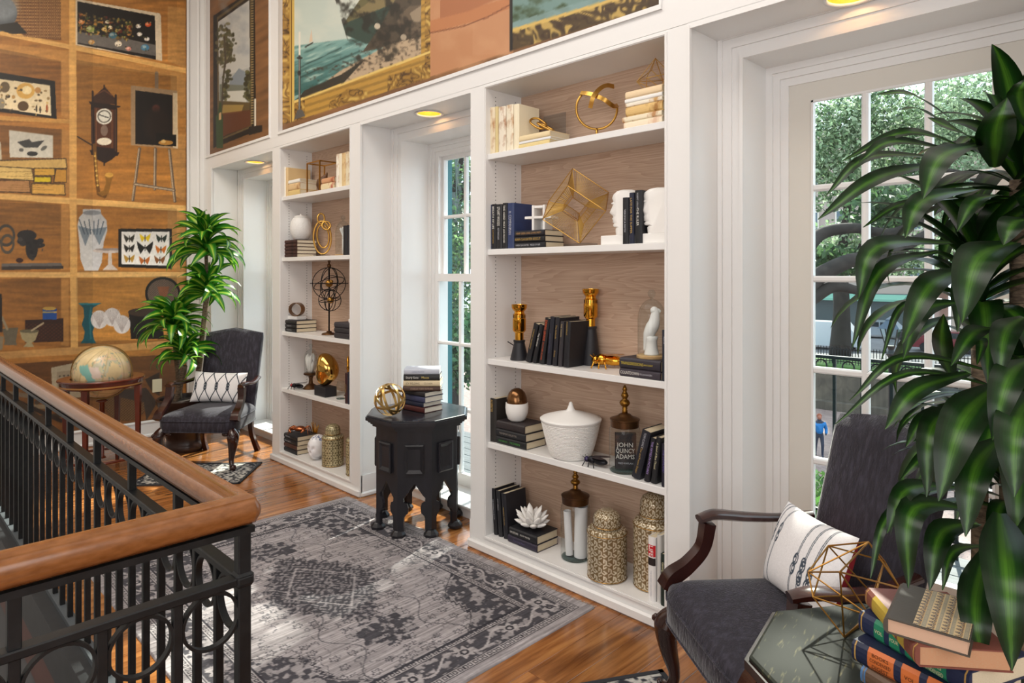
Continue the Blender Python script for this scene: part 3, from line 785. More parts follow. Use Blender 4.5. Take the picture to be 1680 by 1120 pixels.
    for q_ in range(14): cv.ell(rr.uniform(30, 72), rr.uniform(380, 425), rr.uniform(1, 6), rr.uniform(1, 4), rr.choice(['1f1d1e', '3a3636', '4d4846']), .9)
    cv.mul(.95 + .10 * fbm(A / 5.5, B / 5.5, 79))
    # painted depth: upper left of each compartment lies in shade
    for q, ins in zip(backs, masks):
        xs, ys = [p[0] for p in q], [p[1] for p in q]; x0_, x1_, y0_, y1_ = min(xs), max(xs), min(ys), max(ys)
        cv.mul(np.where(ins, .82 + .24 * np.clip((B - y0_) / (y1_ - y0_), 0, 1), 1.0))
    cv.mul(.95 + .1 * fbm(A / 2.2, B / 2.2, 78)); gr = cv.c.mean(-1, keepdims=True); cv.c = (gr + (cv.c - gr) * 1.05); cv.c = np.clip(cv.c, 0, 1) ** 1.12
    # paper widths differ a little in tone either side of the seam
    cv.mul(np.where(A < 152, .94, 1.03))
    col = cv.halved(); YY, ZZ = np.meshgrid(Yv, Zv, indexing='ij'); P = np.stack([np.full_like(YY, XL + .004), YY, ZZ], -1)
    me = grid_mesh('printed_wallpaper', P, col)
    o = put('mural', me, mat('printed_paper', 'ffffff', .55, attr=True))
    tag(o, 'trompe l\'oeil wallpaper of wooden shelves with clock, vase and butterflies', 'mural')
    # rest of that wall, outside the picture
    return o
mural_left()
ws = holder('trim_6', 'white upright moulding in the corner beside the printed wall')
MB().box(XL, XL + .02, 2.338, YF, .0, CEIL).build('stile', wp, ws); MB().cbox(XL, XL + .034, 2.338, 2.362, .0, CEIL, .006).build('bead', wp, ws); MB().cbox(XL, XL + .030, 2.44, 2.46, .0, CEIL, .006).build('bead', wp, ws)
# ---- the two frieze panels
def frieze_panel(x0, x1, nx, nz, paint, label):
    z0, z1 = FRZ - .008, 4.4
    xv = np.linspace(x0, x1, nx); zv = np.linspace(z0, z1, nz); XX, ZZ = np.meshgrid(fine(xv), fine(zv), indexing='ij'); YY = np.full_like(XX, YF + .03)
    D = K * (YY - XX); A = 840 + FPX * K * (XX + YY) / D; B = 450 + FPX * (H - ZZ) / D
    cv = Canvas(A, B, '7a5433'); paint(cv, A, B, XX, ZZ)
    XX, ZZ = np.meshgrid(xv, zv, indexing='ij'); me = grid_mesh('printed_panel', np.stack([XX, np.full_like(XX, YF + .03), ZZ], -1), cv.halved())
    tag(put('mural', me, mat('printed_paper', 'ffffff', .55, attr=True)), label, 'mural')
def paint_small(cv, A, B, XX, ZZ):
    cv.mul(.75 + .5 * fbm(XX * 2, ZZ * 22, 5))
    def lineY(A0, y0, A1, y1): return [(A0, y0), (A1, y1)]
    cv.poly([(350, 26), (418, -20), (420, 215), (350, 243)], '1a1512')               # frame
    cv.poly([(356, 28), (412, -12), (413, 209), (357, 232)], '6d5a38', .8); cv.poly([(358, 32), (410, -6), (411, 206), (360, 228)], '201a16')
    cv.poly([(358, 36), (409, 0), (410, 204), (360, 224)], 'a9aaa6')
    sky = (B < 130); cv.poly([(358, 36), (409, 0), (410, 110), (360, 128)], 'bdbcb6'); g = fbm(A / 16, B / 14, 9); cv.mix(np.where((A > 358) & (A < 410) & (B > -5) & (B < 130), np.clip(g - .45, 0, 1) * 1.5, 0), '8f949b')
    cv.poly([(378, 130), (392, 112), (410, 122), (410, 150), (372, 158)], '808a92'); cv.poly([(360, 138), (410, 140), (410, 160), (360, 165)], '6e7366')
    cv.poly([(366, 150), (405, 148), (404, 170), (392, 176), (372, 172)], 'c9c8bd'); cv.poly([(359, 165), (410, 168), (411, 206), (360, 226)], '5a4a2a'); cv.poly([(366, 172), (400, 172), (396, 184), (364, 188)], 'a98c4a', .8); cv.poly([(362, 186), (411, 180), (411, 206), (360, 226)], '5a2c1a', .8)
    rr = random.Random(3)
    for _ in range(130):
        t = rr.random(); cx = 369 + rr.gauss(0, 7); cy = 45 + 62 * t + rr.gauss(0, 4); cv.ell(cx, cy, rr.uniform(1.5, 4.2), rr.uniform(1.5, 4), rr.choice(['4a4a30', '5c5536', '6e6744', '3d3a26']), .8)
    cv.line([(364, 172), (366, 130), (370, 100), (368, 60)], 3, '4a4236'); cv.line([(368, 110), (380, 85)], 1.6, '4a4236')
    for _ in range(80): cv.ell(rr.choice([406, 372]) + rr.gauss(0, 3), rr.uniform(115, 165), rr.uniform(2, 4), rr.uniform(2, 4), rr.choice(['33351f', '47472a', '5a5730', '2b2c1c']), .8)
    cv.poly([(354, 190), (357, 188), (360, 168), (363, 168), (364, 186), (366, 190), (366, 243), (355, 243)], '2f4322'); cv.poly([(359, 186), (363, 184), (363, 196), (359, 197)], 'c5a070')     # bottle
    cv.poly([(417, 162), (420, 162), (420, 212), (417, 214)], 'd8cfbd'); cv.poly([(408, 208), (430, 205), (430, 216), (408, 222)], '1d1a18')
    bead = (np.sin(B * 1.5) > .2) & (A > 412) & (A < 416) & (B < 205); cv.mix(bead.astype(float), 'a8905e')
def paint_big(cv, A, B, XX, ZZ):
    cv.mul(.75 + .5 * fbm(XX * 2, ZZ * 22, 6))
    def gold_noise(mask, sc, seed):
        g = abs(fbm(A / sc + 3 * vnoise(A / 14, B / 14, seed), B / sc, seed, 2) - .5); cv.mix(mask * np.clip(1 - g * 16, 0, 1), '3a2410', .9); cv.mix(mask * np.clip((g - .16) * 9, 0, 1), 'dcb964', .75)
    # first gilded frame, px 459-707 wide; lower edge runs (460,207)-(707,128)
    yb = lambda a: 207 + (a - 460) * (128 - 207) / 247.
    m1 = ((A > 460) & (A < 706) & (B < yb(A) - 1)).astype(float)
    cv.mix(m1, 'b98d3c'); cv.mul(1 - m1 * .18 * (np.sin((B - yb(A)) * .55) > .3) * (A > 483)); orn = m1 * ((A < 475) | ((A > 540) & (A < 604) & (B > yb(A) - 27 + abs(A - 571) * .45)) | ((A > 636) & (B > yb(A) - 26)) | ((A < 500) & (B > yb(A) - 30)) | (A > 697)); cv.mix(orn, '8a6428', .6); gold_noise(orn, 9, 12)
    cv.mix(m1 * (A > 476) * (A < 483), 'd6b25c'); cv.mix(m1 * (abs(A - 478) < 1), '6e4d1c')
    i1 = lambda a: 165 + (a - 483) * (88 - 165) / 210.
    pic = ((A > 483) & (A < 691) & (B < i1(A))).astype(float)
    cv.mix(m1 * (B > i1(A)) * (B < i1(A) + 4) * (A > 483), 'e0bf6c'); cv.mix(pic, 'c3cdc2')
    sk = fbm(A / 40, B / 25, 41); cv.mix(pic * np.clip((sk - .45) * 2, 0, .8), 'd9d9c9')
    hz = lambda a: 75 - (a - 483) * .13
    sea = pic * (B > hz(A)); cv.mix(sea, '7fa7a0'); t = np.clip((B - hz(A)) / 75, 0, 1); cv.mix(sea * t, '2f5f5c'); rp = fbm(A / 30, (B + A * .35) / 4, 17); cv.mix(sea * np.clip((rp - .55) * 4, 0, .7), 'b3cbbf'); cv.mix(sea * np.clip((.42 - rp) * 4, 0, .6), '24453f')
    for a0, b0, a1, b1 in ((490, 112, 560, 78), (490, 128, 590, 84)): cv.line([(a0, b0), (a1, b1)], 1.2, '203c38')
    def inpic(pts, c, al=1.0):
        before = cv.c.copy(); cv.poly(pts, c, al); cv.c = np.where(pic[..., None] > 0, cv.c, before)
    inpic([(563, 40), (590, 0), (640, -60), (720, -120), (720, 40), (640, 36), (600, 42)], '6b6442'); inpic([(580, 22), (610, 0), (650, -40), (650, 10), (605, 30)], '8c7b54', .8)
    inpic([(562, 40), (640, 8), (700, -20), (700, 60), (640, 66), (600, 72), (568, 58)], '33453b'); inpic([(594, 86), (622, 46), (648, 0), (700, -40), (700, 60), (650, 72), (612, 82)], '4f4436'); inpic([(650, 30), (672, 10), (692, 8), (692, 50), (660, 62)], '6a5a48', .9)
    inpic([(672, 22), (692, 8), (692, 36), (678, 36)], '9c8a72', .9); inpic([(490, 165), (560, 115), (640, 72), (692, 60), (692, 92), (483, 168)], 'b9a183'); inpic([(483, 168), (500, 148), (560, 122), (600, 96), (560, 140), (520, 152)], '2d2b22')
    rk = fbm(A / 12, B / 12, 91); cv.mix(pic * (B < hz(A) + 46) * (A > 562 - (B - 40) * -.3) * np.clip((.52 - rk) * 4, 0, .8), '231f18'); sp = fbm(A / 6, B / 3, 19); cv.mix(pic * (B > i1(A) - 42 + (A - 483) * -.02) * (A > 500) * np.clip((.42 - sp) * 5, 0, .9), '3a2f24'); cv.ell(619, 43, 5, 5, 'c2b69f'); cv.ell(662, 61, 5, 5, 'a99a84')
    cv.poly([(507, 70), (511, 48), (513, 68)], 'd6bfa4'); cv.line([(501, 77), (513, 70)], 2.5, '3c3c34')
    # candlestick
    cv.poly([(490, 92), (490, 52), (493, 52), (493, 92)], 'e4ddcd'); cv.line([(491.5, 92), (491.5, 182)], 3.4, '3c3a38'); cv.line([(491, 94), (491, 180)], 1.2, '9a9890'); cv.ell(491.5, 95, 5, 2, '2c2a28'); cv.poly([(488, 180), (496, 180), (501, 190), (482, 197)], '55524e'); cv.ell(491, 120, 3, 4, '2c2a28')
    # terracotta pot
    cv.poly([(706, -200), (842, -200), (836, 85), (706, 126)], 'ba8259'); cv.mix(((A > 775) & (A < 842) & (B < 90)).astype(float), 'c08a62', .7); g = fbm(A / 35, B / 35, 51); cv.mix(((A > 706) & (A < 838) & (B < 128)) * np.clip((g - .5) * 2, 0, .5), 'c8956c')
    cv.poly([(706, 34), (842, -6), (842, 4), (836, 14), (790, 32), (706, 54)], 'b8784c'); cv.line([(706, 54), (760, 43), (800, 28), (840, 6)], 2, '7c482c'); cv.poly([(722, 2), (760, -60), (842, -60), (842, -14), (770, 18), (722, 30)], 'a86a44')
    # second gilded frame
    yb2 = lambda a: 86 + (a - 836) * (10 - 86) / 249.
    m2 = ((A > 836) & (A < 1086) & (B < yb2(A) - 2)).astype(float); cv.mix(m2, '4c3a1e'); gold_noise(m2, 15, 61)
    i2 = lambda a: 53 - (a - 840) * .30
    cv.mix(m2 * (B < i2(A)), 'cfae5e'); cv.mix(m2 * (B < i2(A) - 6), '6f8c86'); g = fbm(A / 22, B / 14, 71); cv.mix(m2 * (B < i2(A) - 6) * np.clip((g - .45) * 4, 0, 1), '3d4f34'); cv.mix(m2 * (B < i2(A) - 6) * (B > i2(A) - 16), '7f9a98', .8)
    cv.mix(m2 * (A < 841), '17120e')
frieze_panel(P1[0] + .001, P1[1] - .001, 130, 260, paint_small, 'narrow printed wall panel showing a dark framed landscape with a tall tree')
frieze_panel(P2[0] + .001, P2[1] - .001, 720, 240, paint_big, 'wide printed wall panel with gilt framed seascape and terracotta pot')

# ================================================================== stair railing
rail = thing('stair_railing', 'black iron stair railing with ring band and rounded wooden handrail', 'railing', (-1.642, .69, 0))
iron = black_iron()
hw = mat('handrail_wood', '8f5a30', .26, coat=.35, noise=('78471f', 9, (3, 3, 9), .35, .7))
cx, cy = 0.0, 0.0
def rail_profile(n=20):
    out = []
    for k in range(n):
        a = 2 * math.pi * k / n; r = 1 / (abs(math.cos(a)) ** 2.3 + abs(math.sin(a)) ** 2.3) ** (1 / 2.3); out.append((.0375 * r * math.cos(a), .0375 * r * math.sin(a)))
    return out
# handrail: mitred corner with a rounded end
pr = rail_profile(); path = [((-5.2, 0), (0, 1)), ((0.0, 0), None), ((0, -3.6), (1, 0))]
v = []; n = len(pr)
for o_, z_ in pr: v.append((-5.2, o_, .963 + z_))
for o_, z_ in pr: v.append((o_, o_, .963 + z_))
for o_, z_ in pr: v.append((o_, -3.6, .963 + z_))
f = [(i * n + k, i * n + (k + 1) % n, (i + 1) * n + (k + 1) % n, (i + 1) * n + k) for i in range(2) for k in range(n)] + [tuple(range(n))[::-1], tuple(2 * n + k for k in range(n))]
hr = MB().add(v, f).build('handrail', hw, rail, True, auto=50)
bv = hr.modifiers.new('round', 'BEVEL'); bv.width = .018; bv.segments = 3; bv.limit_method = 'ANGLE'; bv.angle_limit = math.radians(60)
MB().box(-5.2, .022, -.022, .022, .908, .924).box(-.022, .022, -3.6, -.022, .908, .924).build('handrail_plate', iron, rail)
MB().cbox(-5.2, .024, -.019, .019, .782, .802, .003).cbox(-.019, .019, -3.6, -.019, .782, .802, .003).build('mid_rail', iron, rail)
MB().box(-5.2, .02, -.02, .02, .0, .022).box(-.02, .02, -3.6, -.02, .0, .022).build('bottom_rail', mat('grey_iron', '5a6065', .5, .3), rail)
sp = .1535
bal = MB().cbox(-.0105, .0105, -.0105, .0105, .022, .782, .002).build('baluster', iron, rail, loc=(-sp, 0, 0)).data
rg = MB().tube([Vector((q.x, 0, q.y)) for q in circle(.0655, 32)], 1, 4, True, flat=(.0035, .0085), up=(0, 1, 0)).build('ring', iron, rail, loc=(-sp / 2, 0, .7125), smooth=True, auto=40).data
po = MB().cbox(-.012, .012, -.012, .012, .80, .909, .002).build('upper_post', iron, rail, loc=(-3 * sp, 0, 0)).data
MB().cbox(-.016, .016, -.016, .016, .0, .909, .003).cbox(-.022, .022, -.022, .022, .775, .81, .006).build('corner_post', iron, rail)
for i in range(1, 34):
    if i > 1: put('baluster', bal, None, rail, loc=(-sp * i, 0, 0))
    if i > 1: put('ring', rg, None, rail, loc=(-sp * (i - .5), 0, .7125))
    if i % 3 == 0 and i > 3: put('upper_post', po, None, rail, loc=(-sp * i, 0, 0))
for i in range(1, 8):
    put('baluster', bal, None, rail, loc=(0, -sp * i, 0)); put('ring', rg, None, rail, loc=(0, -sp * (i - .5), .7125), rot=(0, 0, math.pi / 2))
    if i % 3 == 0: put('upper_post', po, None, rail, loc=(0, -sp * i, 0))

# ================================================================== rugs
def rug_main():
    x0, x1, y0, y1 = -4.06, -1.895, .86, 2.435
    nx, ny = 470, 344
    a = np.linspace(0, 1, nx); b = np.linspace(0, 1, ny); U, V = np.meshgrid(a, b, indexing='ij')
    W_, H_ = x1 - x0, y1 - y0; mx, my = U * W_, V * H_
    dx, dy = np.minimum(mx, W_ - mx), np.minimum(my, H_ - my); e = np.minimum(dx, dy)
    along = np.where(dx < dy, my, mx)
    cv = Canvas(mx, my, '9f999b')
    dk, md, lt = '3a393f', '5d5b60', 'aaa4a5'
    st_ = vnoise(mx * 230, my * 7, 4); cv.mul(.80 + .36 * st_)
    n1 = fbm(mx * 38, my * 38, 8); n2 = fbm(mx * 60, my * 60, 9)
    def band(lo, hi): return ((e >= lo) & (e < hi)).astype(float)
    # small guard stripes of little squares
    for lo, hi in ((.055, .085), (.215, .240)):
        cv.mix(band(lo, hi), lt); t = (along / .026) % 1; s = (e - lo) / (hi - lo)
        cv.mix(band(lo, hi) * ((abs(t - .5) < .36) & (abs(s - .5) < .40)), dk); cv.mix(band(lo, hi) * ((abs(t - .5) < .18) & (abs(s - .5) < .2)), lt)
        cv.mix(band(lo - .005, lo), dk); cv.mix(band(hi, hi + .005), dk)
    mb_ = band(.092, .208); cv.mix(mb_, dk, .82)
    vine = abs(e - .15 - .035 * np.sin(along * 24)); cv.mix(mb_ * (vine < .006), lt); cv.mix(mb_ * np.clip((n1 - .53) * 14, 0, 1), lt, .85)
    fl = ((along / .26) % 1 - .5) * .26; q = np.sqrt(fl ** 2 + (e - .15) ** 2); an = np.arctan2(e - .15, fl); cv.mix(mb_ * (q < .036 + .010 * np.cos(6 * an)), lt); cv.mix(mb_ * (q < .020), dk); cv.mix(mb_ * (q < .009), lt)
    # field
    fx, fy = mx - W_ / 2, my - H_ / 2; fw, fh = W_ / 2 - .245, H_ / 2 - .245
    infield = (e > .245).astype(float)
    ax, ay = abs(fx), abs(fy)
    jag = .018 * (np.abs(((ax + ay) * 26) % 1 - .5) * 2)
    # corner pieces
    cor = ((fw - ax) * .62 + (fh - ay) * 1.0) + .05 * np.sin((fw - ax) * 14); c_m = infield * (cor < .30 + jag * 1.2)
    cv.mix(c_m, dk, .85); cv.mix(c_m * np.clip((n1 - .5) * 16, 0, 1), lt, .8); cv.mix(infield * (abs(cor - .315 - jag) < .006), dk)
    # central medallion with pendants
    rM = ax / .44 + ay / .30; md_ = infield * (rM < 1.0 + .16 * np.abs(((ax - ay) * 11) % 1 - .5) * 2 - .12 * (ax < .10) * (ay > .2)); cv.mix(md_, dk, .88)
    scr = np.abs(np.sin(ax * 75 + 3 * np.sin(ay * 52)) * np.sin(ay * 80 + 2 * np.sin(ax * 66))); cv.mix(md_ * (scr > .62), lt, .6); cv.mix(md_ * np.clip((n2 - .56) * 10, 0, 1), lt, .5); cv.mix(infield * (abs(rM - .62) < .02), lt, .7)
    for sx in (-1, 1):
        pd = ((fx - sx * .56) / .12) ** 2 + (fy / .13) ** 2; pm = infield * (pd < 1 + .25 * np.sin(np.arctan2(fy, fx - sx * .56) * 9)); cv.mix(pm, dk, .85); cv.mix(pm * np.clip((n1 - .5) * 14, 0, 1), lt, .8)
    # floral tracery in the open field
    op = infield * (1 - np.clip(c_m + md_, 0, 1))
    tr1 = abs(ay - .20 - .05 * np.sin(ax * 18)); cv.mix(op * (tr1 < .0035) * (ax > .1), md, .9)
    for s1, s2 in ((17, 0), (13, 1.7)):
        bx_, by_ = ((ax + s2 * .03) * s1 % 1 - .5) / s1, (((ay + .04 * s2) * s1) % 1 - .5) / s1; qq = np.sqrt(bx_ ** 2 + by_ ** 2); aa = np.arctan2(by_, bx_)
        keep = vnoise(ax * s1 * .9 + 3, ay * s1 * .9 + s2, 15) > .58
        cv.mix(op * keep * (abs(qq - .016 - .005 * np.cos(5 * aa)) < .0032), dk, .75)
    cv.mix(op * (abs(fbm(ax * 10, ay * 10, 33) - .5) < .012), md, .8)
    cv.mix(band(.245, .251), dk)
    cv.mul(.90 + .2 * vnoise(mx * 260, my * 16, 14)); cv.mul(.93 + .14 * n2)
    ZZ = .007 + .0012 * vnoise(mx * 200, my * 200, 2) ; wob = .006 * np.sin(mx * 9) * np.clip((V - .93) / .07, 0, 1) + .004 * vnoise(mx * 90, my * 0, 3) * (V > .985)
    P = np.stack([x0 + mx, y0 + my + wob, ZZ], -1); P[0, :, 2] = P[-1, :, 2] = 0.0005; P[:, 0, 2] = P[:, -1, 2] = 0.0005
    t = thing('rug', 'large grey and charcoal medallion rug in front of the bookcases', 'rug', (0, 0, 0))
    put('pile', grid_mesh('pile', P, cv.c), mat('woven_wool', 'ffffff', .9, attr=True, bump=(420, .5, (1, .15, 1)), spec=.15), t)
    m = MB()                                  # short fringe along the bookcase side
    for k in range(330):
        xx = x0 + .004 + (x1 - x0 - .008) * k / 330; l = .012 + .012 * random.random(); yy = y1 + .006 * math.sin((xx - x0) * 9)
        m.add([(xx, yy - .002, .004), (xx + .0035, yy - .002, .004), (xx + .0035 + random.uniform(-.003, .003), yy + l, .001), (xx + random.uniform(-.003, .003), yy + l, .001)], [(0, 1, 2, 3)])
    stuff(m.build('fringe', mat('fringe', 'a8a29d', .9), t))
rug_main()
def mat_rug(c, rz, w, l, label):
    nx, ny = 110, 160; a = np.linspace(-w / 2, w / 2, nx); b = np.linspace(-l / 2, l / 2, ny); U, V = np.meshgrid(a, b, indexing='ij')
    cv = Canvas(U, V, 'b9b5ae'); n = fbm(U * 55 + 9, V * 55, 21); cv.mix(np.clip((n - .47) * 14, 0, 1), '33343a')
    cv.mul(.9 + .2 * vnoise(U * 300, V * 60, 5))
    e = np.minimum(w / 2 - abs(U), l / 2 - abs(V)); cv.mix((e < .022).astype(float), '24262b')
    t = thing('doormat', label, 'mat', (c[0], c[1], 0), rz)
    Z = .006 + .0015 * n; Z[0] = Z[-1] = 0; Z[:, 0] = Z[:, -1] = 0
    put('pile', grid_mesh('pile', np.stack([U, V, Z], -1), cv.c), mat('woven_wool', 'ffffff', .9, attr=True), t)
    m = MB()
    for x0, x1, y0, y1 in ((-w / 2, w / 2, -l / 2, -l / 2 + .02), (-w / 2, w / 2, l / 2 - .02, l / 2), (-w / 2, -w / 2 + .02, -l / 2, l / 2), (w / 2 - .02, w / 2, -l / 2, l / 2)): m.box(x0, x1, y0, y1, 0, .009)
    m.build('binding', mat('mat_binding', '26282d', .8), t)
# the far mat lies with its length across, in front of the far chair
mat_rug((-5.345, 1.905), math.radians(49), .80, .55, 'small speckled grey mat with dark binding in front of the far chair')
mat_rug((-1.375, 1.70), math.radians(-30), .60, .90, 'small speckled mat with dark binding beside the near chair leg')

# ================================================================== armchairs
velvet = mat('charcoal_velvet', '25222c', .8, noise=('3d3a47', 55, (1, 1, .22), .46, .72), bump=(150, .9, (1, 1, .3)), sheen=.38)
def rounded_loop(hx, hy, n=28, p=5.0):
    out = []
    for k in range(n):
        a = 2 * math.pi * k / n; c, s = math.cos(a), math.sin(a); r = 1 / (abs(c) ** p + abs(s) ** p) ** (1 / p); out.append((hx * r * c, hy * r * s))
    return out
def armchair(loc, rz, label):
    t = thing('armchair', label, 'armchair', loc, rz, 'pair of upholstered armchairs')
    wd = mahogany()
    # seat: tapered block with a crowned top
    def seat_row(z, s):
        out = []
        for x_, y_ in rounded_loop(1, 1, 48, 9):
            hw = .315 - .05 * (y_ + 1) / 2; out.append((x_ * hw * s, -.03 + y_ * .285 * s, z))
        return out
    rows = [seat_row(.300, .985), seat_row(.305, 1.0), seat_row(.385, 1.0), seat_row(.395, .99)]
    for k in range(1, 9):
        q = k / 8; rows.append(seat_row(.395 + .068 * math.sin(q * math.pi / 2), math.cos(q * math.pi / 2) ** .55 * .985 + .004))
    loft(rows).build('seat', velvet, t, True, auto=60)
    MB().tube([Vector(p) for p in seat_row(.388, 1.004)], .0045, 6, True).tube([Vector(p) for p in seat_row(.304, 1.003)], .004, 6, True).build('piping', velvet, t, True)
    # backrest: reclined slab with a camel top
    rows = []
    for k in range(19):
        w = k / 18; z = .37 + .64 * w; yc = .225 + .155 * w; hx = .245 + .012 * w; hy = .042
        s = 1.0
        if w > .94: s = math.sqrt(max(0, 1 - ((w - .94) / .065) ** 2)) * .9 + .1
        row = []
        for x_, y_ in rounded_loop(hx, hy * s, 32, 4.5):
            cm = (.030 * math.cos(x_ / hx * math.pi * .5) + .012 * math.cos(x_ / hx * math.pi * 1.5)) * w ** 3
            row.append((x_ * (1 - .02 * (1 - s)), yc + y_, z + cm + .022 * w ** 8))
        rows.append(row)
    loft(rows).build('backrest', velvet, t, True, auto=75)
    # arms: scooped rest, sweeping support
    for sx in (-1, 1):
        p = smooth_path([(sx * .300, -.165, .645), (sx * .308, -.10, .655), (sx * .305, .02, .642), (sx * .285, .14, .640), (sx * .262, .265, .655)], 6); n = len(p)
        arm = MB().tube(p, lerp_list([.9, 1.1, 1.0, .85, .8], n), 8, flat=(.030, .017), up=(0, 0, 1)).build('arm', wd, t, True, auto=45)
        q = smooth_path([(sx * .312, -.285, .392), (sx * .311, -.262, .435), (sx * .308, -.205, .475), (sx * .303, -.150, .540), (sx * .298, -.132, .632)], 6); n = len(q)
        MB().tube(q, lerp_list([1.25, 1.1, .95, .9, 1.0], n), 4, flat=(.022, .027), up=(1, 0, 0)).build('arm_support', wd, arm, True, auto=45)
    # cabriole front legs with carved knees and ball feet
    for sx in (-1, 1):
        p = smooth_path([(sx * .275, -.265, .315), (sx * .300, -.290, .265), (sx * .296, -.287, .19), (sx * .278, -.270, .10), (sx * .282, -.278, .052), (sx * .300, -.296, .022)], 6); n = len(p)
        leg = MB().tube(p, lerp_list([.034, .047, .035, .021, .019, .022], n), 12).build('leg', wd, t, True)
        MB().ball((sx * .302, -.298, .027), .027, 14, 9).tube([(sx * .302 + .02 * math.cos(a), -.298 + .02 * math.sin(a), .05) for a in (3.6, 4.2, 4.9)], .009, 6).build('ball_foot', wd, leg, True)
        c = MB()
        for k in range(9): a = k * .7; c.ball((sx * .318 + .016 * math.cos(a), -.312 + .013 * math.sin(a * 1.3), .235 + .008 * k), .011, 8, 6)
        c.build('carving', wd, leg, True); MB().ball((sx * .235, -.287, .285), .022, 10, 7, (1.3, .6, .8)).build('bracket', wd, leg, True); MB().ball((sx * .303, -.215, .285), .022, 10, 7, (.6, 1.3, .8)).build('bracket', wd, leg, True)
        p = smooth_path([(sx * .215, .215, .34), (sx * .215, .225, .2), (sx * .225, .265, .09), (sx * .232, .318, .0)], 5)
        MB().tube(p, lerp_list([1.0, .9, .85, .95], len(p)), 4, flat=(.019, .021), up=(1, 0, 0)).build('leg', wd, t, True, auto=45)
    return t
FAR_CH = armchair((-5.66, 2.14, 0), math.radians(42.4), 'charcoal velvet armchair by the far window, in sunlight beside a potted plant')
NEAR_CH = armchair((-.90, 2.17, 0), math.radians(-36.9), 'charcoal velvet armchair in front of the French door')

# ---- cushions
def cushion(chair, local, rot, label, paint, w=.46, h=.29, T=.062):
    n, m = 230, 150
    U, V = np.meshgrid(np.linspace(-1, 1, n), np.linspace(-1, 1, m), indexing='ij')
    prof = np.clip((1 - abs(U) ** 2.6) * (1 - abs(V) ** 2.6), 0, 1) ** .5
    pin = 1 - .055 * (1 - abs(U) ** 3) * 0 ; wx = 1 - .05 * np.cos(V * math.pi / 2) * abs(U) ** 2; wz = 1 - .07 * np.cos(U * math.pi / 2) * abs(V) ** 2
    x_, z_ = U * w / 2 * wx, V * h / 2 * wz
    Uf, Vf = np.meshgrid(fine(np.linspace(-1, 1, n)), fine(np.linspace(-1, 1, m)), indexing='ij'); cv = Canvas(Uf * w / 2, Vf * h / 2, 'eae7e8'); paint(cv); cv.c = cv.halved()
    cv.mul(.97 + .06 * vnoise(U * 90, V * 60, 4))
    o = bpy.data.objects.new('throw_pillow', None); C.objects.link(o); o.empty_display_size = .05
    M = Matrix.Translation(chair.location) @ chair.rotation_euler.to_matrix().to_4x4() @ Matrix.Translation(Vector(local)) @ Euler([math.radians(q) for q in rot]).to_matrix().to_4x4()
    o.matrix_world = M; tag(o, label, 'cushion', 'white cushions with navy rope print')
    cot = mat('printed_cotton', 'ffffff', .85, attr=True, bump=(500, .15, ONE))
    put('front', grid_mesh('front', np.stack([x_, -T * prof, z_], -1), cv.c), cot, o, True)
    s = 5; x2, z2, p2 = x_[::s, ::s].copy(), z_[::s, ::s].copy(), prof[::s, ::s]
    x2 = np.linspace(-1, 1, 47)[:, None] * np.ones((1, 31)); z2 = np.ones((47, 1)) * np.linspace(-1, 1, 31)[None]; p2 = np.clip((1 - abs(x2) ** 2.6) * (1 - abs(z2) ** 2.6), 0, 1) ** .5
    wx2 = 1 - .05 * np.cos(z2 * math.pi / 2) * abs(x2) ** 2; wz2 = 1 - .07 * np.cos(x2 * math.pi / 2) * abs(z2) ** 2
    put('back', grid_mesh('back', np.stack([x2 * w / 2 * wx2, T * p2, z2 * h / 2 * wz2], -1)[::-1].copy()), mat('crimson_cotton', '8e1420', .8), o, True)
    return o
def paint_far(cv):
    nv = '2b3440'
    for k, x0 in enumerate((-.19, -.095, 0, .095, .19)):
        sg = 1 if k % 2 else -1
        zz = np.linspace(-.16, .16, 24)
        for ph in (1, -1): cv.line([(x0 + ph * .0245 * (1 - math.cos(z * 22)), z) for z in zz], .0075, nv)
        cv.ring(x0, .012, .011, .017, .003, nv); cv.ring(x0, -.012, .011, .017, .003, nv); cv.ell(x0, 0, .008, .010, nv, .8)
def paint_near(cv):
    nv = '3c4654'
    for x0, zk, kind in ((-.185, .035, 0), (-.135, .040, 1), (.045, -.02, 0), (.095, -.03, 2), (.14, -.045, 3), (-.215, .05, 4)):
        zz = np.linspace(-.16, .16, 30)
        for of in (-.0032, .0032): cv.line([(x0 + of + .030 * math.cos((z - .16) * 5.5) - .015, z) for z in zz], .0034, nv)
        xk = x0 + .030 * math.cos((zk - .16) * 5.5) - .015
        if kind == 4: continue
        for s_ in (-1, 1):
            cv.ell(xk, zk + s_ * .016, .0135, .018, 'eae7e8')
            cv.ring(xk + s_ * .002, zk + s_ * .016, .012, .017, .0026, nv); cv.ring(xk - s_ * .002, zk + s_ * .014, .0065, .010, .0024, nv)
            if kind >= 2: cv.ring(xk, zk + s_ * .030, .011, .013, .0026, nv)
cushion(FAR_CH, (-.01, .105, .590), (-17, 2, 4), 'white cushion with navy rope pattern on the far armchair', paint_far, .45, .26)
cushion(NEAR_CH, (-.015, .085, .600), (-22, -6, -6), 'white cushion with navy knotted rope print on the near armchair', paint_near, .47, .29)

